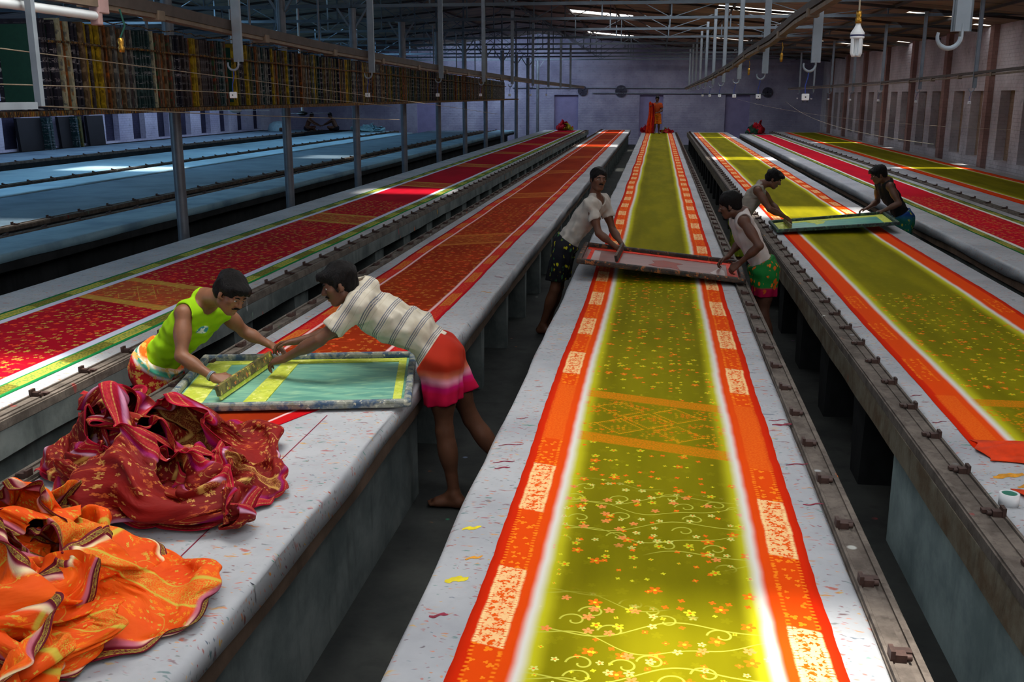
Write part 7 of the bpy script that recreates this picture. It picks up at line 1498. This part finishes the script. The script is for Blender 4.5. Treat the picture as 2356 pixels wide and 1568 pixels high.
-3,-7,5,2,1,-24,-6,2,-4,0,2,3,4,0,2,5,3,5,-3,2,-3,6,-4,0,2,-9,5,5,-4,2,2,0,3,-2,0,4,-5,0,0,4,-3,4,-4,-1,0,2,1,-2,5,6,3,3,6,5,7,10,2,11,4,12,0,-7,6,-4,
-1,-14,2,-9,1,-1,2,-1,-3,3,0,4,3,1,1,-2,2,-3,2,15,-2,-4,6,-4,-2,4,-5,4,-9,-1,-1,-2,-1,0,2,5,3,-2,6,1,-7,0,-3,-1,0,-11,-1,-1,-4,13,5,-3,13,-2,-2,-6,-1,
1,-2,2,6,2,1,2,-8,-4,7,-9,-6,1,-3,11,-1,0,-7,-10,3,10,-1,5,-1,1,1,2,-4,1,-4,-1,-1,-3,-6,-1,3,1,-4,-2,5,11,-2,3,3,9,-14,-9,-8,6,3,2,-6,6,1,2,0,-2,-3,-3,
6,-1,-6,9,-2,-4,-2,20,-8,-9,-1,4,10,-8,-5,-15,-3,5,8,-3,16,7,-2,1,-2,-2,-1,5,-5,-2,9,-6,1,-14,10,8,1,-6,-14,0,-10,0,11,11,16,14,-7,-15,2,3,1,2,-4,-2,7,
-7,1,7,-1,-11,-1,-8,6,-10,1,-4,23,11,20,3,0,-12,-6,-3,2,-5,-4,-1,5,0,0,5,-3,-1,-1,-9,-1,0,-9,-3,4,21,3,13,-2,3,-21,0,-2,12,2,-5,1,-2,-7,-1,1,-1,2,4,4,
-1,-1,0,-3,-3,14,4,2,-2,-3,-7,1,-1,4,-4,0,-3,4,2,-3,6,-7,8,5,-1,-3,-13,9,-8,7,14,3,-4,1,-7,-1,7,1,-2,2,-3,-7,9,-5,1,4,-2,2,0,-2,4,-5,-5,-3,14,2,8,-9,3,
-10,11,-8,-4,8,-1,-8,6,-1,-1,6,-4,5,-2,-2,-4,-2,-7,5,0,6,3,3,-5,-7,3,10,-8,10,-8,-3,-8,13,-9,8,-3,-6,5,0,2,3,-2,-5,7,-8,6,-5,-3,-1,-5,13,-3,2,4,-7,6,
-4,0,-4,9,-10,1,2,11,1,-1,-3,2,5,-12,10,-8,-6,7,-3,11,1,1,-2,-3,-3,0,10,1,-2,-3,-1,5,7,-6,-1,7,1,3,-2,0,-5,2,2,-13,12,-3,3,-2,-1,1,-1,-10,1,11,-5,5,4,
3,-11,1,0,-12,7,-3,-2,8,1,-4,-1,7,-2,0,1,1,0,-8,1,9,-11,-1,6,-8,6,-6,6,-6,-2,4,-3,-2,0,-3,-3,0,3,0,0,5,0,2,-14,5,-8,-5,7,-8,-2,4,-4,1,-2,0,2,-1,-4,-3,
5,-2,2,10,0,6,-2,-2,-6,-12,0,-7,2,-6,-2,8,-3,1,1,-1,3,-4,0,2,1,0,-2,3,5,15,3,-6,-2,-5,-10,-5,4,-5,2,-5,4,-2,7,-5,5,-4,3,0,2,-2,-3,3,2,-3,3,1,-4,0,8,-7,
1,2,-1,-2,-8,16,-6,7,-6,10,-2,2,-12,6,-5,1,6,-1,-9,7,-10,-11,-3,6,-2,12,-7,7,-4,6,-4,-1,7,-3,3,0,-3,2,10,-11,5,-8,0,-7,8,-2,7,-1,2,-9,-5,1,15,-13,7,-6,
14,-5,-3,1,2,-4,-1,2,-1,2,-2,2,-3,2,2,1,3,3,6,-17,5,-7,-1,14,-10,13,-10,-1,3,-2,-1,0,-1,-3,1,0,-1,1,-1,8,-4,6,3,9,-18,10,-7,2,1,-2,10,-13,5,2,-3,0,5,
-8,5,-2,-5,8,-8,10,0,-1,1,-6,3,-12,4,6,-3,3,-1,4,-10,10,2,3,-7,4,-9,4,-4,1,0,-3,10,-2,-3,7,1,1,-7,-13,10,1,1,0,-3,-2,1,5,-6,3,0,-2,5,-4,-1,-2,6,0,4,2,
-9,-3,3,2,-2,-1,-3,-3,8,-6,4,-7,11,-6,8,-7,3,-10,3,1,7,3,-5,0,-1,-5,13,-7,5,-5,-6,7,-6,2,-7,7,0,5,-11,5,3,-1,4,-1,-15,-1,0,2,0,2,-3,2,5,5,-10,-7,4,0,1,
3,4,-5,-1,-2,10,-5,0,6,-7,7,4,-3,-7,-12,0,6,0,-4,-1,2,-8,17,6,-6,8,2,0,-3,1,-2,1,1,-4,0,10,-4,0,7,-8,9,-5,-10,5,-5,6,0,0,0,-2,3,-1,-3,-1,1,-2,4,1,-2,6,
-11,-1,12,0,-10,10,-6,8,-6,-6,4,-5,2,7,-6,1,1,2,-1,1,-8,5,0,-3,2,-5,14,-9,-3,12,2,-9,7,-2,1,-3,0,-4,-4,8,-4,-6,4,-1,-8,1,4,-8,1,2,2,4,1,11,-1,-10,-4,
13,-13,2,1,4,-1,-1,1,-11,6,3,1,-7,9,-6,7,-3,0,0,0,2,-2,0,-4,3,4,-11,12,-7,-5,3,6,-6,5,3,-9,-3,-10,11,-3,0,-1,11,-9,1,4,-1,1,-1,-1,-4,4,0,-12,7,10,-11,
-1,11,-6,3,7,-3,0,-6,8,1,-2,2,8,-7,3,4,-1,-1,-6,5,-3,-2,6,-12,-3,14,-7,0,-8,5,-2,-1,4,-1,-4,1,4,-4,8,9,-5,-9,1,1,-5,2,-5,12,5,-5,1,-19,13,-6,6,-13,4,9,
-4,6,-3,2,2,0,-4,-3,-2,9,-3,0,15,-3,5,-11,0,0,-6,0,0,-3,-2,11,-3,2,-1,-1,1,0,0,1,-4,4,5,-6,1,-5,0,2,7,-2,-9,7,0,10,-18,4,2,4,6,1,5,-8,8,-7,1,0,3,-4,-3,
-2,-3,0,-2,1,1,3,-5,9,2,0,0,-1,16,1,-6,-13,-3,6,-6,4,-3,-2,-1,-2,0,-3,3,1,-1,0,-4,5,3,4,-1,-8,14,5,-6,-5,1,-3,-2,-1,-2,1,-4,-1,-1,3,-1,5,-6,2,1,3,-2,2,
13,-15,7,0,0,3,-8,3,-6,2,8,-4,-1,-9,1,3,-2,2,-1,-1,-1,1,1,0,6,-1,-2,6,-2,3,-9,4,1,-4,-1,3,9,-10,6,-3,3,-4,5,-9,2,2,7,-6,1,0,0,5,-4,-1,-5,3,4,-5,1,-1,5,
-2,7,2,-2,9,-6,3,-2,1,-1,-2,-8,11,-4,1,-4,-11,11,-5,4,-7,2,1,2,-7,-4,9,7,3,-4,3,4,-5,0,2,0,-3,6,-10,7,-5,1,0,-12,10,-3,3,1,-3,0,3,-4,-6,0,6,5,-6,0,-2,
0,1,0,5,-2,4,-13,9,-2,2,-4,-8,7,-1,-11,4,-3,-2,9,1,4,1,-3,5,-5,6,-4,3,-4,4,5,-7,-8,-3,5,5,7,0,-15,9,-1,-9,-3,6,-10,4,0,6,-7,1,5,-1,1,0,4,0,-10,-1,7,
-18,-6,3,6,7,7,-1,5,-5,-3,-11,3,-6,0,-4,7,-2,0,-2,4,0,1,-6,-3,-3,-5,2,-1,2,0,-1,7,1,-1,1,-1,6,-3,6,4,-6,-2,2,-2,2,0,-5,-4,-6,2,4,-1,4,5,1,-6,5,-1,-7,9,
0,-3,-2,5,-1,-13,3,-2,-1,0,-3,-1,1,-5,1,5,-5,9,2,5,-5,5,-5,-2,6,-2,3,-1,0,0,3,-14,3,0,-2,2,0,-5,-2,9,-1,-3,-1,3,4,4,1,-5,7,-6,2,-3,-3,3,1,3,-8,-6,-7,
-2,6,2,-4,-6,8,-6,6,1,4,-5,2,-2,6,-6,-4,9,-6,-4,5,-3,8,-8,9,-6,7,7,-2,-13,3,2,-11,7,-9,9,2,1,-5,-4,0,8,-4,-3,2,0,4,8,-3,10,-3,1,-4,-1,-1,14,-3,-4,4,-5,
9,-9,6,-6,-4,-1,-4,4,11,-8,-3,8,-3,0,5,-2,1,7,-6,4,-7,-5,6,13,3,-3,1,-1,-11,1,0,1,-3,6,-9,10,0,2,-2,1,-2,-4,-1,4,6,-2,7,-3,-4,3,-2,3,-6,-8,1,-3,8,-3,4,
-3,-5,7,6,-5,2,-10,-5,8,-3,8,4,-1,-9,8,3,-14,6,0,-5,-1,-4,12,-11,9,0,2,7,-12,7,-3,-2,4,2,-8,-5,17,-9,-5,7,-5,0,-1,-10,-3,3,1,5,0,6,0,1,-1,8,4,-7,1,-5,
3,6,-2,4,12,-2,-2,3,-11,-7,10,-7,-7,-2,4,3,11,6,-6,4,-3,-2,4,-1,-1,7,-3,-13,4,-6,2,7,-2,-11,0,0,-6,6,8,-4,-1,5,0,2,6,-4,1,-3,5,-6,8,-5,7,-1,-4,8,-7,-6,
5,13,0,1,-6,-10,-7,15,5,8,-1,6,-1,2,-12,-4,-3,10,-9,9,-2,9,0,-1,-15,11,-11,-10,5,-7,5,12,10,-1,15,4,4,-9,-4,-2,2,3,-11,1,4,-7,4,-3,10,-1,-15,-2,15,-4,
-4,4,0,12,13,4,-2,-6,-11,8,-6,0,-1,-2,3,-11,8,1,-3,6,-7,6,-3,-11,1,5,-1,9,13,2,-10,0,0,-4,2,-6,6,-7,4,-7,10,-3,-4,9,2,-5,5,-3,-2,16,-9,-1,5,4,-3,-4,4,
-1,-8,6,-3,-2,-7,1,1,9,-8,6,-3,-4,3,4,4,3,8,-2,8,-4,5,-1,-2,-1,-4,-5,5,-4,1,-4,5,1,-1,-5,6,-1,1,-3,2,2,-4,2,2,6,0,9,0,-11,7,-4,1,-7,0,-9,1,9,0,0,1,-2,
-9,13,-3,-1,0,0,1,-5,12,-5,-6,7,-1,7,-8,3,-8,4,-7,6,-2,-5,3,3,2,3,13,-15,1,8,-11,1,-9,4,0,-4,7,-1,7,0,1,-5,2,-6,7,-9,5,-1,-3,-1,-1,10,2,1,-1,-2,-6,-2,
-3,-4,-5,7,3,-8,-1,10,3,2,-4,9,-13,11,-8,1,1,0,10,-10,-6,7,4,-4,7,-6,8,-8,0,-4,0,8,2,-3,0,3,4,1,3,-1,-2,2,1,-3,-1,7,-8,2,-7,0,1,-11,2,0,15,-6,-7,-5,2,
-3,0,-1,0,6,11,-5,8,-7,0,9,-8,-2,0,-4,-5,-8,-5,15,-8,-4,12,0,-2,6,-8,-2,0,1,1,-5,2,-3,-3,8,1,-13,4,-2,0,-6,5,0,-1,-7,4,1,16,-6,-2,-8,8,4,2,-5,-8,-1,
-10,3,-7,2,-1,13,-5,0,0,-2,-1,5,2,-8,4,4,])
def sheet(k):
    """crumpled cloth grid from integer second differences (3 mm steps)"""
    n, m, b, rows = SHEETS[k]
    x = np.array(rows, np.int32).reshape(3, n, m).transpose(1, 2, 0).copy()
    x[1:] = np.cumsum(x[1:], 1); x[0] = np.cumsum(x[0], 0); x = np.cumsum(x, 0)+np.array(b)
    return x*.003
def sari_heap_mat(name, core, core2, border, border2, fade1, fade2, gold, gold2, block, core_w=.36, dens=.7):
    g = G(name, .72, .2); x, y = g.uv(); ax = g.abs(x)
    n = g.noise(g.vec(x, y), 3, 3); col = g.mix(g.ss(n, .35, .65), core, core2)
    s1, r1, e1 = g.flowers(x, y, .050, dens, 5, .95, .36); s2, r2, e2 = g.flowers(x+4, y+2, .03, .22, 4, .9, .36)
    v1 = 1-g.ss(g.abs((g.fract((y-g.sin(x*26)*.035)/.17)-.5)*.17), .0014, .0035)
    fz = g.ss(g.noise(g.vec(x, y), 130, 2), .44, .56); cl = g.ss(g.noise(g.vec(x, y), 5, 1), .44, .54)
    ph = g.fract(y/.95); blk = g.band(ph, .60, .80, .01)          # gold panels across
    e3 = g.max(g.band(ph, .60, .622, .004), g.band(ph, .778, .80, .004))
    big, rb, eb = g.flowers(x+1, y, .075, .9, 6, .5, .46)
    ln = g.max(s2*.9, g.max(s1*(.35+.65*fz)*cl, v1*.6*cl))
    col = g.mix((1-blk)*ln*.95, col, g.mix(r1 > .6, gold, gold2))
    col = g.mix(blk*g.max(g.max(fz*.45, e3), big*fz), col, gold)
    fm = g.ss(g.noise(g.vec(x+2.0, y), 2.2, 2), .47, .62)
    fade1 = g.mix(fm, fade2, fade1)
    fd = g.mix(g.ss(ax, core_w-.02, core_w+.02), col, fade1); fd = g.mix(g.ss(ax, core_w+.02, core_w+.055), fd, fade2)
    col = g.mix(g.ss(ax, core_w-.03, core_w), col, fd)
    p = (ax-core_w-.055)/(.55-core_w-.055)
    bd = g.mix(g.ss(n, .4, .6), border, border2)
    row = g.band(p, .28, .72, .03); fl, rv, ev = g.flowers(x, y, .03, 1, 5, .7, .5)
    bd = g.mix(row*g.max(fz*.6, fl*.6), bd, block); bd = g.mix(g.max(g.band(p, .22, .29, .02), g.band(p, .71, .78, .02))*(.35+.5*g.ss(g.sin(y*420), -.4, .2)), bd, gold)
    col = g.mix(g.ss(ax, core_w+.035, core_w+.055), col, bd)
    wr = g.noise(g.vec(x+y*.3, y), 11, 3, .55)
    g.bump(wr, .35, .03); return g.out(col)
M['heap_red'] = sari_heap_mat('crumpled maroon sari', rgb(132, 16, 10), rgb(108, 8, 8), rgb(172, 2, 44), rgb(146, 2, 32), rgb(222, 170, 196), rgb(140, 4, 84), rgb(196, 150, 76), rgb(196, 100, 44), rgb(180, 50, 40), .38, .8)
M['heap_rust'] = sari_heap_mat('crumpled rust sari', rgb(136, 22, 8), rgb(106, 8, 6), rgb(170, 2, 44), rgb(140, 2, 30), rgb(224, 184, 200), rgb(146, 4, 84), rgb(202, 160, 84), rgb(190, 110, 46), rgb(190, 96, 46), .37, .9)
M['heap_orange'] = sari_heap_mat('crumpled orange sari', rgb(238, 92, 4), rgb(228, 74, 2), rgb(110, 6, 30), rgb(90, 8, 30), rgb(240, 220, 170), rgb(190, 100, 120), rgb(206, 176, 60), rgb(236, 140, 14), rgb(150, 140, 60), .44, .8)
M['heap_olive'] = plain('crumpled olive cloth', rgb(130, 120, 10), .7, .2, 0, .3, 8); M['heap_crim'] = plain('crumpled crimson cloth', rgb(160, 10, 30), .7, .2, 0, .3, 8)
M['heap_green'] = plain('crumpled green cloth', rgb(10, 60, 40), .7); M['heap_white'] = plain('crumpled pale cloth', rgb(150, 190, 200), .7, .2, 0, .1, 8); M['heap_oran'] = plain('bunched orange cloth', rgb(220, 60, 10), .7, .2, 0, .2, 8)
def lay_sheet(name, k, c, ang, sc, flip, mat, parent, zs=1.0, z0=.806, sub=2, off=0.0, st=1, fall=None):
    A = sheet(k)[::st, ::st].copy(); n, m = A.shape[:2]
    A[..., 0] *= flip; A[..., :2] -= A.reshape(-1, 3)[:, :2].mean(0); A[..., 2] -= A[..., 2].min()
    ca, sa = math.cos(ang), math.sin(ang)
    P = np.stack([c[0]+sc*(ca*A[..., 0]-sa*A[..., 1]), c[1]+sc*(sa*A[..., 0]+ca*A[..., 1]), zs*A[..., 2]], -1)
    if fall:
        t = np.clip((P[..., 0]-fall[0])/(fall[1]-fall[0]), 0, 1); P[..., 2] *= 1-(1-fall[2])*t*t*(3-2*t)
    P[..., 2] += z0
    V, U = np.meshgrid(np.arange(n)*.044*st+off, (np.arange(m)-(m-1)/2)*.044*st, indexing='ij')
    o = grid_mesh(name, P-np.array(parent.location), np.stack([U, V], -1), mat, parent)
    if sub:
        md = o.modifiers.new('soft', 'SUBSURF'); md.levels = 0; md.render_levels = sub
    md = o.modifiers.new('cloth', 'SOLIDIFY'); md.thickness = .0025; md.offset = 0
    return o
h = empty('sari_heap', (-2.15, 4.0, .8)); tag(h, 'big heap of maroon and magenta saris crumpled on the table before the green screen', 'fabric heap')
HR = (-2.3, -1.75, .62)
lay_sheet('crumpled_sari', 'twist', (-2.20, 4.08), .9, 1.02, 1, M['heap_red'], h, .98, fall=HR)
lay_sheet('crumpled_sari', 'coil', (-2.12, 3.95), 2.4, 1.08, -1, M['heap_rust'], h, .80, off=.7, fall=HR)
lay_sheet('crumpled_sari', 'twist', (-1.87, 3.80), 3.9, .62, -1, M['heap_red'], h, .62, off=2.1)
lay_sheet('crumpled_sari', 'coil', (-2.42, 3.92), 5.2, .66, 1, M['heap_red'], h, .95, off=1.2)
h = empty('sari_heap', (-2.0, 2.85, .8)); tag(h, 'heap of bright orange saris with gold print in the nearest left corner', 'fabric heap')
HO = (-2.1, -1.6, .6)
lay_sheet('crumpled_sari', 'twist', (-1.95, 2.80), 3.6, .93, -1, M['heap_orange'], h, .85, off=.3, fall=HO)
lay_sheet('crumpled_sari', 'coil', (-1.97, 2.83), 2.1, 1.06, -1, M['heap_orange'], h, .78, off=.9, fall=HO)
lay_sheet('crumpled_sari', 'twist', (-2.22, 2.98), 1.1, .66, 1, M['heap_orange'], h, 1.0, off=2.6)
# heaps at the far ends of the tables
for i, (x, y, s, zs, parts_, lab) in enumerate((
    (-4.55, 50.0, .75, 1.2, (('twist', M['heap_crim']), ('coil', M['heap_olive'])), 'small red and olive heap at the far end of the crimson cloth'),
    (-.55, 47.0, .40, .9, (('twist', M['heap_crim']),), 'crimson heap at the feet of the standing man'),
    (.28, 46.9, .45, .7, (('coil', M['heap_olive']), ('twist', M['heap_crim'])), 'olive and red heap right of the standing man'),
    (4.3, 46.3, .75, 1.4, (('twist', M['heap_crim']), ('coil', M['heap_green'])), 'dark red and green heap at the far end of the narrow crimson cloth'),
    (-13.5, 46.9, 1.2, .9, (('twist', M['heap_white']),), 'pale cloth bundled at the far end of the bright blue table'))):
    h = empty('fabric_heap', (x, y, .8)); tag(h, lab, 'fabric heap')
    for q, (k, mt) in enumerate(parts_): lay_sheet('crumpled_cloth', k, (x+.2*q*s*(1 if i != 3 else -1.3), y-.1*q), 1.1*i+q*2, s, 1, mt, h, zs*(1-.2*q), sub=1)
# loose end of the right-hand olive cloth, bunched, and an orange corner beside a roll of tape
h = empty('fabric_heap', (2.25, 4.75, .8)); tag(h, 'bunched orange end of the olive cloth at the right edge of view', 'fabric heap')
ys = np.linspace(0, 1, 16); xs = np.linspace(-.66, .66, 60)
P = np.zeros((16, 60, 3)); UU, VV = np.meshgrid(xs, ys)
P[..., 0] = UU+.02*np.sin(VV*9); P[..., 1] = .30-.42*VV*(.55+.45*np.sin(UU*2.2+1.9))+.05*np.sin(UU*9)*VV; P[..., 2] = .006+.05*np.abs(np.sin(VV*PI*2.5+UU*5))*np.sin(np.clip(VV, 0, 1)*PI)*(.6+.4*np.sin(UU*13+1))
grid_mesh('cloth_end', P, None, M['heap_oran'], h, thick=.003)
o = None
h = empty('fabric_heap', (2.0, 4.05, .8)); tag(h, 'stiff orange cloth corner beside the roll of tape', 'fabric heap')
P = np.zeros((8, 8, 3)); UU, VV = np.meshgrid(np.linspace(0, 1, 8), np.linspace(0, 1, 8), indexing='ij')
P[..., 0] = -.42+.9*UU+.08*VV; P[..., 1] = .36-.42*VV-.1*UU; P[..., 2] = .004+.045*np.sin(VV*PI)*(.5+UU)+.02*np.sin(UU*9)*VV
grid_mesh('cloth_corner', P, None, M['heap_oran'], h, thick=.003)
r = empty('tape_roll', (1.515, 4.23, .8)); mb = MB(); mb.lathe([(.031, .0), (.031, .052), (.040, .052), (.040, 0), (.031, 0)], 28); mb.build('tape', M['white_pl'], r)
MB().lathe([(.0285, .002), (.0285, .05), (.031, .05), (.031, .002), (.0285, .002)], 28).build('core', plain('green cardboard core', rgb(70, 140, 120)), r); tag(r, 'white roll of tape beside the register rail at the right', 'tape roll')
h = empty('cloth_bundle', (-17.9, 47.0, .803)); MB().lathe([(.5, 0), (.52, .12), (.44, .32), (.25, .44), (.001, .47)], 20).build('bundle', M['heap_white'], h); MB().tube([(.3, -.65, .09), (.6, -.72, .09)], .09, 12).build('cloth_roll', M['brown_edge'], h)
tag(h, 'rounded pale bundle lying at the far left behind the blue tables', 'cloth bundle')
# ---------------------------------------------------------------- distant figures
far = dict(skin=SK[2], hair=M['hair'], shirt=knit('orange shirt', rgb(170, 70, 30)), wrap=dyed('orange yellow shorts', [(1.0, rgb(190, 80, 10)), (1.6, rgb(150, 40, 10))], rgb(200, 150, 30)))
S_ = dict(pelvis=(-.10, 46.2, 1.62), neck=(-.11, 46.17, 2.13), sr=(-.29, 46.15, 2.06), sl=(.07, 46.15, 2.06), er=(-.33, 46.02, 1.80), wr=(-.36, 45.86, 1.98), el=(.12, 46.08, 1.80), wl=(-.06, 45.90, 1.72),
    hr=(-.19, 46.2, 1.58), hl=(-.01, 46.2, 1.58), kr=(-.18, 46.18, 1.22), kl=(.0, 46.18, 1.22), ar=(-.18, 46.22, .885), al=(.01, 46.22, .885), head=(-.10, 46.14, 2.31), face=(-.2, -.9, -.3), chestdir=(0, -1, 0), seed=71, ground=.8,
    hands=[((-.36, 45.86, 1.98), (-.2, -.7, .5), (.2, .3, .9), (1, 0, 0), (.8, .8, .5)), ((-.06, 45.90, 1.72), (-.7, -.6, .1), (0, -.5, .8), (0, 0, 1), (.8, .8, .5))], feet=[('ar', (-.2, -1)), ('al', (.2, -1))], garments=[shirt(.5, .07, .02), wrap(1.22, .06, legs=True, name='shorts')])
person(S_, .014, 'man in orange standing on the far end of the middle table lifting red cloth', far)
r = empty('held_cloth', (-.40, 45.84, .83)); n = 22
VV, UU = np.meshgrid(np.linspace(0, 1, 26), np.linspace(-1, 1, n), indexing='ij')
P = np.stack([UU*(.06+.09*VV)+.03*np.sin(VV*5), .05*np.sin(UU*6+VV*3)+.03*np.sin(UU*13), (1-VV)*1.32+.05*np.cos(UU*2)*(1-VV)], -1)
grid_mesh('cloth', P, None, M['heap_oran'], r, thick=.006); grid_mesh('inner_cloth', P*np.array((.8, 1, .96))+np.array((.1, .05, 0)), None, M['heap_crim'], r, thick=.006); tag(r, 'length of red and orange cloth held up by the far standing man', 'cloth')
bare = dict(skin=SK[1], hair=M['hair'], wrap=dyed('dark wrap', [(.6, rgb(30, 30, 40)), (1.2, rgb(40, 40, 50))]))
def seated(x, y, rx, lab, seed):
    q = lambda a, b, z: (x+rx*a, y+b, .8+z)
    p = dict(pelvis=q(0, 0, .14), neck=q(.20, -.02, .58), sr=q(.17, -.19, .51), sl=q(.17, .17, .51), er=q(.42, -.20, .36), wr=q(.62, -.14, .26), el=q(.42, .16, .36), wl=q(.64, .1, .26), hr=q(.05, -.10, .12), hl=q(.05, .10, .12), kr=q(.30, -.36, .18), kl=q(.30, .36, .18), ar=q(.36, .06, .08), al=q(.22, -.04, .09),
        head=q(.30, -.02, .72), face=(rx*.8, -.2, -.5), hup=(rx*.3, 0, .9), chestdir=(rx, 0, -.2), seed=seed, ground=.8, hands=[(q(.62, -.14, .26), (rx, 0, -.1), (0, 0, 1), (0, 1, 0), (.5, .6, .4)), (q(.64, .1, .26), (rx, 0, -.1), (0, 0, 1), (0, -1, 0), (.5, .6, .4))], feet=[('ar', (rx*.3, 1)), ('al', (rx*.3, -1))], garments=[wrap(.80, .03, inf=.015)])
    person(p, .016, lab, bare)
seated(-16.75, 47.6, 1, 'bare-backed man sitting cross-legged on the far left, the left one of two', 81)
seated(-15.35, 47.9, -1, 'man sitting cross-legged on the far left, facing the bare-backed one', 83)
MB_ = MB().box((-16.3, 46, 0), (-14.9, 49.2, .795)); tag(MB_.build('low_platform', M['conc_dark']), 'dark platform at the far left on which a man sits', 'platform')
# ---------------------------------------------------------------- light
w = bpy.data.worlds.new('sky'); SC.world = w; w.use_nodes = True
w.node_tree.nodes['Background'].inputs[0].default_value = (.62, .78, 1, 1); w.node_tree.nodes['Background'].inputs[1].default_value = 1.5
sd = bpy.data.lights.new('sun', 'SUN'); sd.energy = 15; sd.angle = math.radians(6.5); sd.color = (1, .95, .85)
so = link(bpy.data.objects.new('sun', sd)); so.rotation_euler = (math.radians(-4), math.radians(2), 0)
def area(name, x, y, z, sx, sy, power, col, rot=(0, 0, 0), spread=180):
    d = bpy.data.lights.new(name, 'AREA'); d.shape = 'RECTANGLE'; d.size = sx; d.size_y = sy; d.energy = power; d.color = col; d.spread = math.radians(spread)
    o = link(bpy.data.objects.new(name, d)); o.location = (x, y, z); o.rotation_euler = rot; return o
CW = (1, .97, .92); CB = (.35, .68, 1)
# added fill lights at roof level over the tables; most have no opening above
for k in range(12):
    y = 1+4.4*k
    area('skylight_daylight', 1.0, y, 4.5, 6, 1.2, (88, 68, 56, 56, 60)[min(k, 4)], (.92, .96, 1))
area('skylight_daylight_front', -1.5, -3.0, 4.5, 6, 1.5, 105, (.95, .97, 1), (math.radians(25), 0, 0))  # added light behind the camera for faces and camera-facing sides
for k in range(6):
    y = 10+6.5*k
    area('skylight_daylight_blue', -12.5, y, 4.7, 5, 1.2, 110, CB)  # added blue fill over the bare tables, mostly without roof openings above
area('skylight_over_screen', -2.3, 5.0, 4.75, 2.2, 1.6, 58, (1, .97, .9), (math.radians(-8), math.radians(10), 0), 110)  # extra light added to brighten the near screen and the men at it
area('window_daylight_right', 7.6, 1.0, 2.2, 2.0, 9, 130, (1, .95, .9), (0, math.radians(90), 0))  # added side light for right-facing surfaces; the wall has no open window here
area('window_daylight_left', -15, 0, 2.4, 2.4, 9, 220, (.45, .75, 1), (0, math.radians(-90), 0))  # blue side light added inside the hall for left-facing table walls
area('window_daylight_far_left', -16.5, 30, 3.6, 3, 30, 300, (.6, .7, 1), (0, math.radians(60), 0))  # added bluish light that lifts the far left wall
area('skylight_by_right_wall', 6.2, 32, 4.0, 1.0, 26, 120, (.8, .86, 1), (0, math.radians(38), 0), 62)  # added strip light, meant to brighten the lower right wall
area('skylight_back_left', -8.0, 49.6, 4.75, 7, 1.2, 170, (.6, .78, 1), (math.radians(35), 0, 0))  # added blue light aimed at the left part of the back wall
SC.view_settings.view_transform = 'Standard'; SC.view_settings.look = 'None'; SC.view_settings.gamma = 1.0
SC.view_settings.exposure = 0.0
SC.cycles.use_denoising = True
SC.cycles.max_bounces = 3; SC.cycles.diffuse_bounces = 2; SC.cycles.glossy_bounces = 2; SC.cycles.transmission_bounces = 2; SC.cycles.transparent_max_bounces = 6
SC.cycles.use_adaptive_sampling = True; SC.cycles.adaptive_threshold = .1; SC.cycles.adaptive_min_samples = 16
SC.cycles.caustics_reflective = False; SC.cycles.caustics_refractive = False; SC.cycles.sample_clamp_indirect = 6
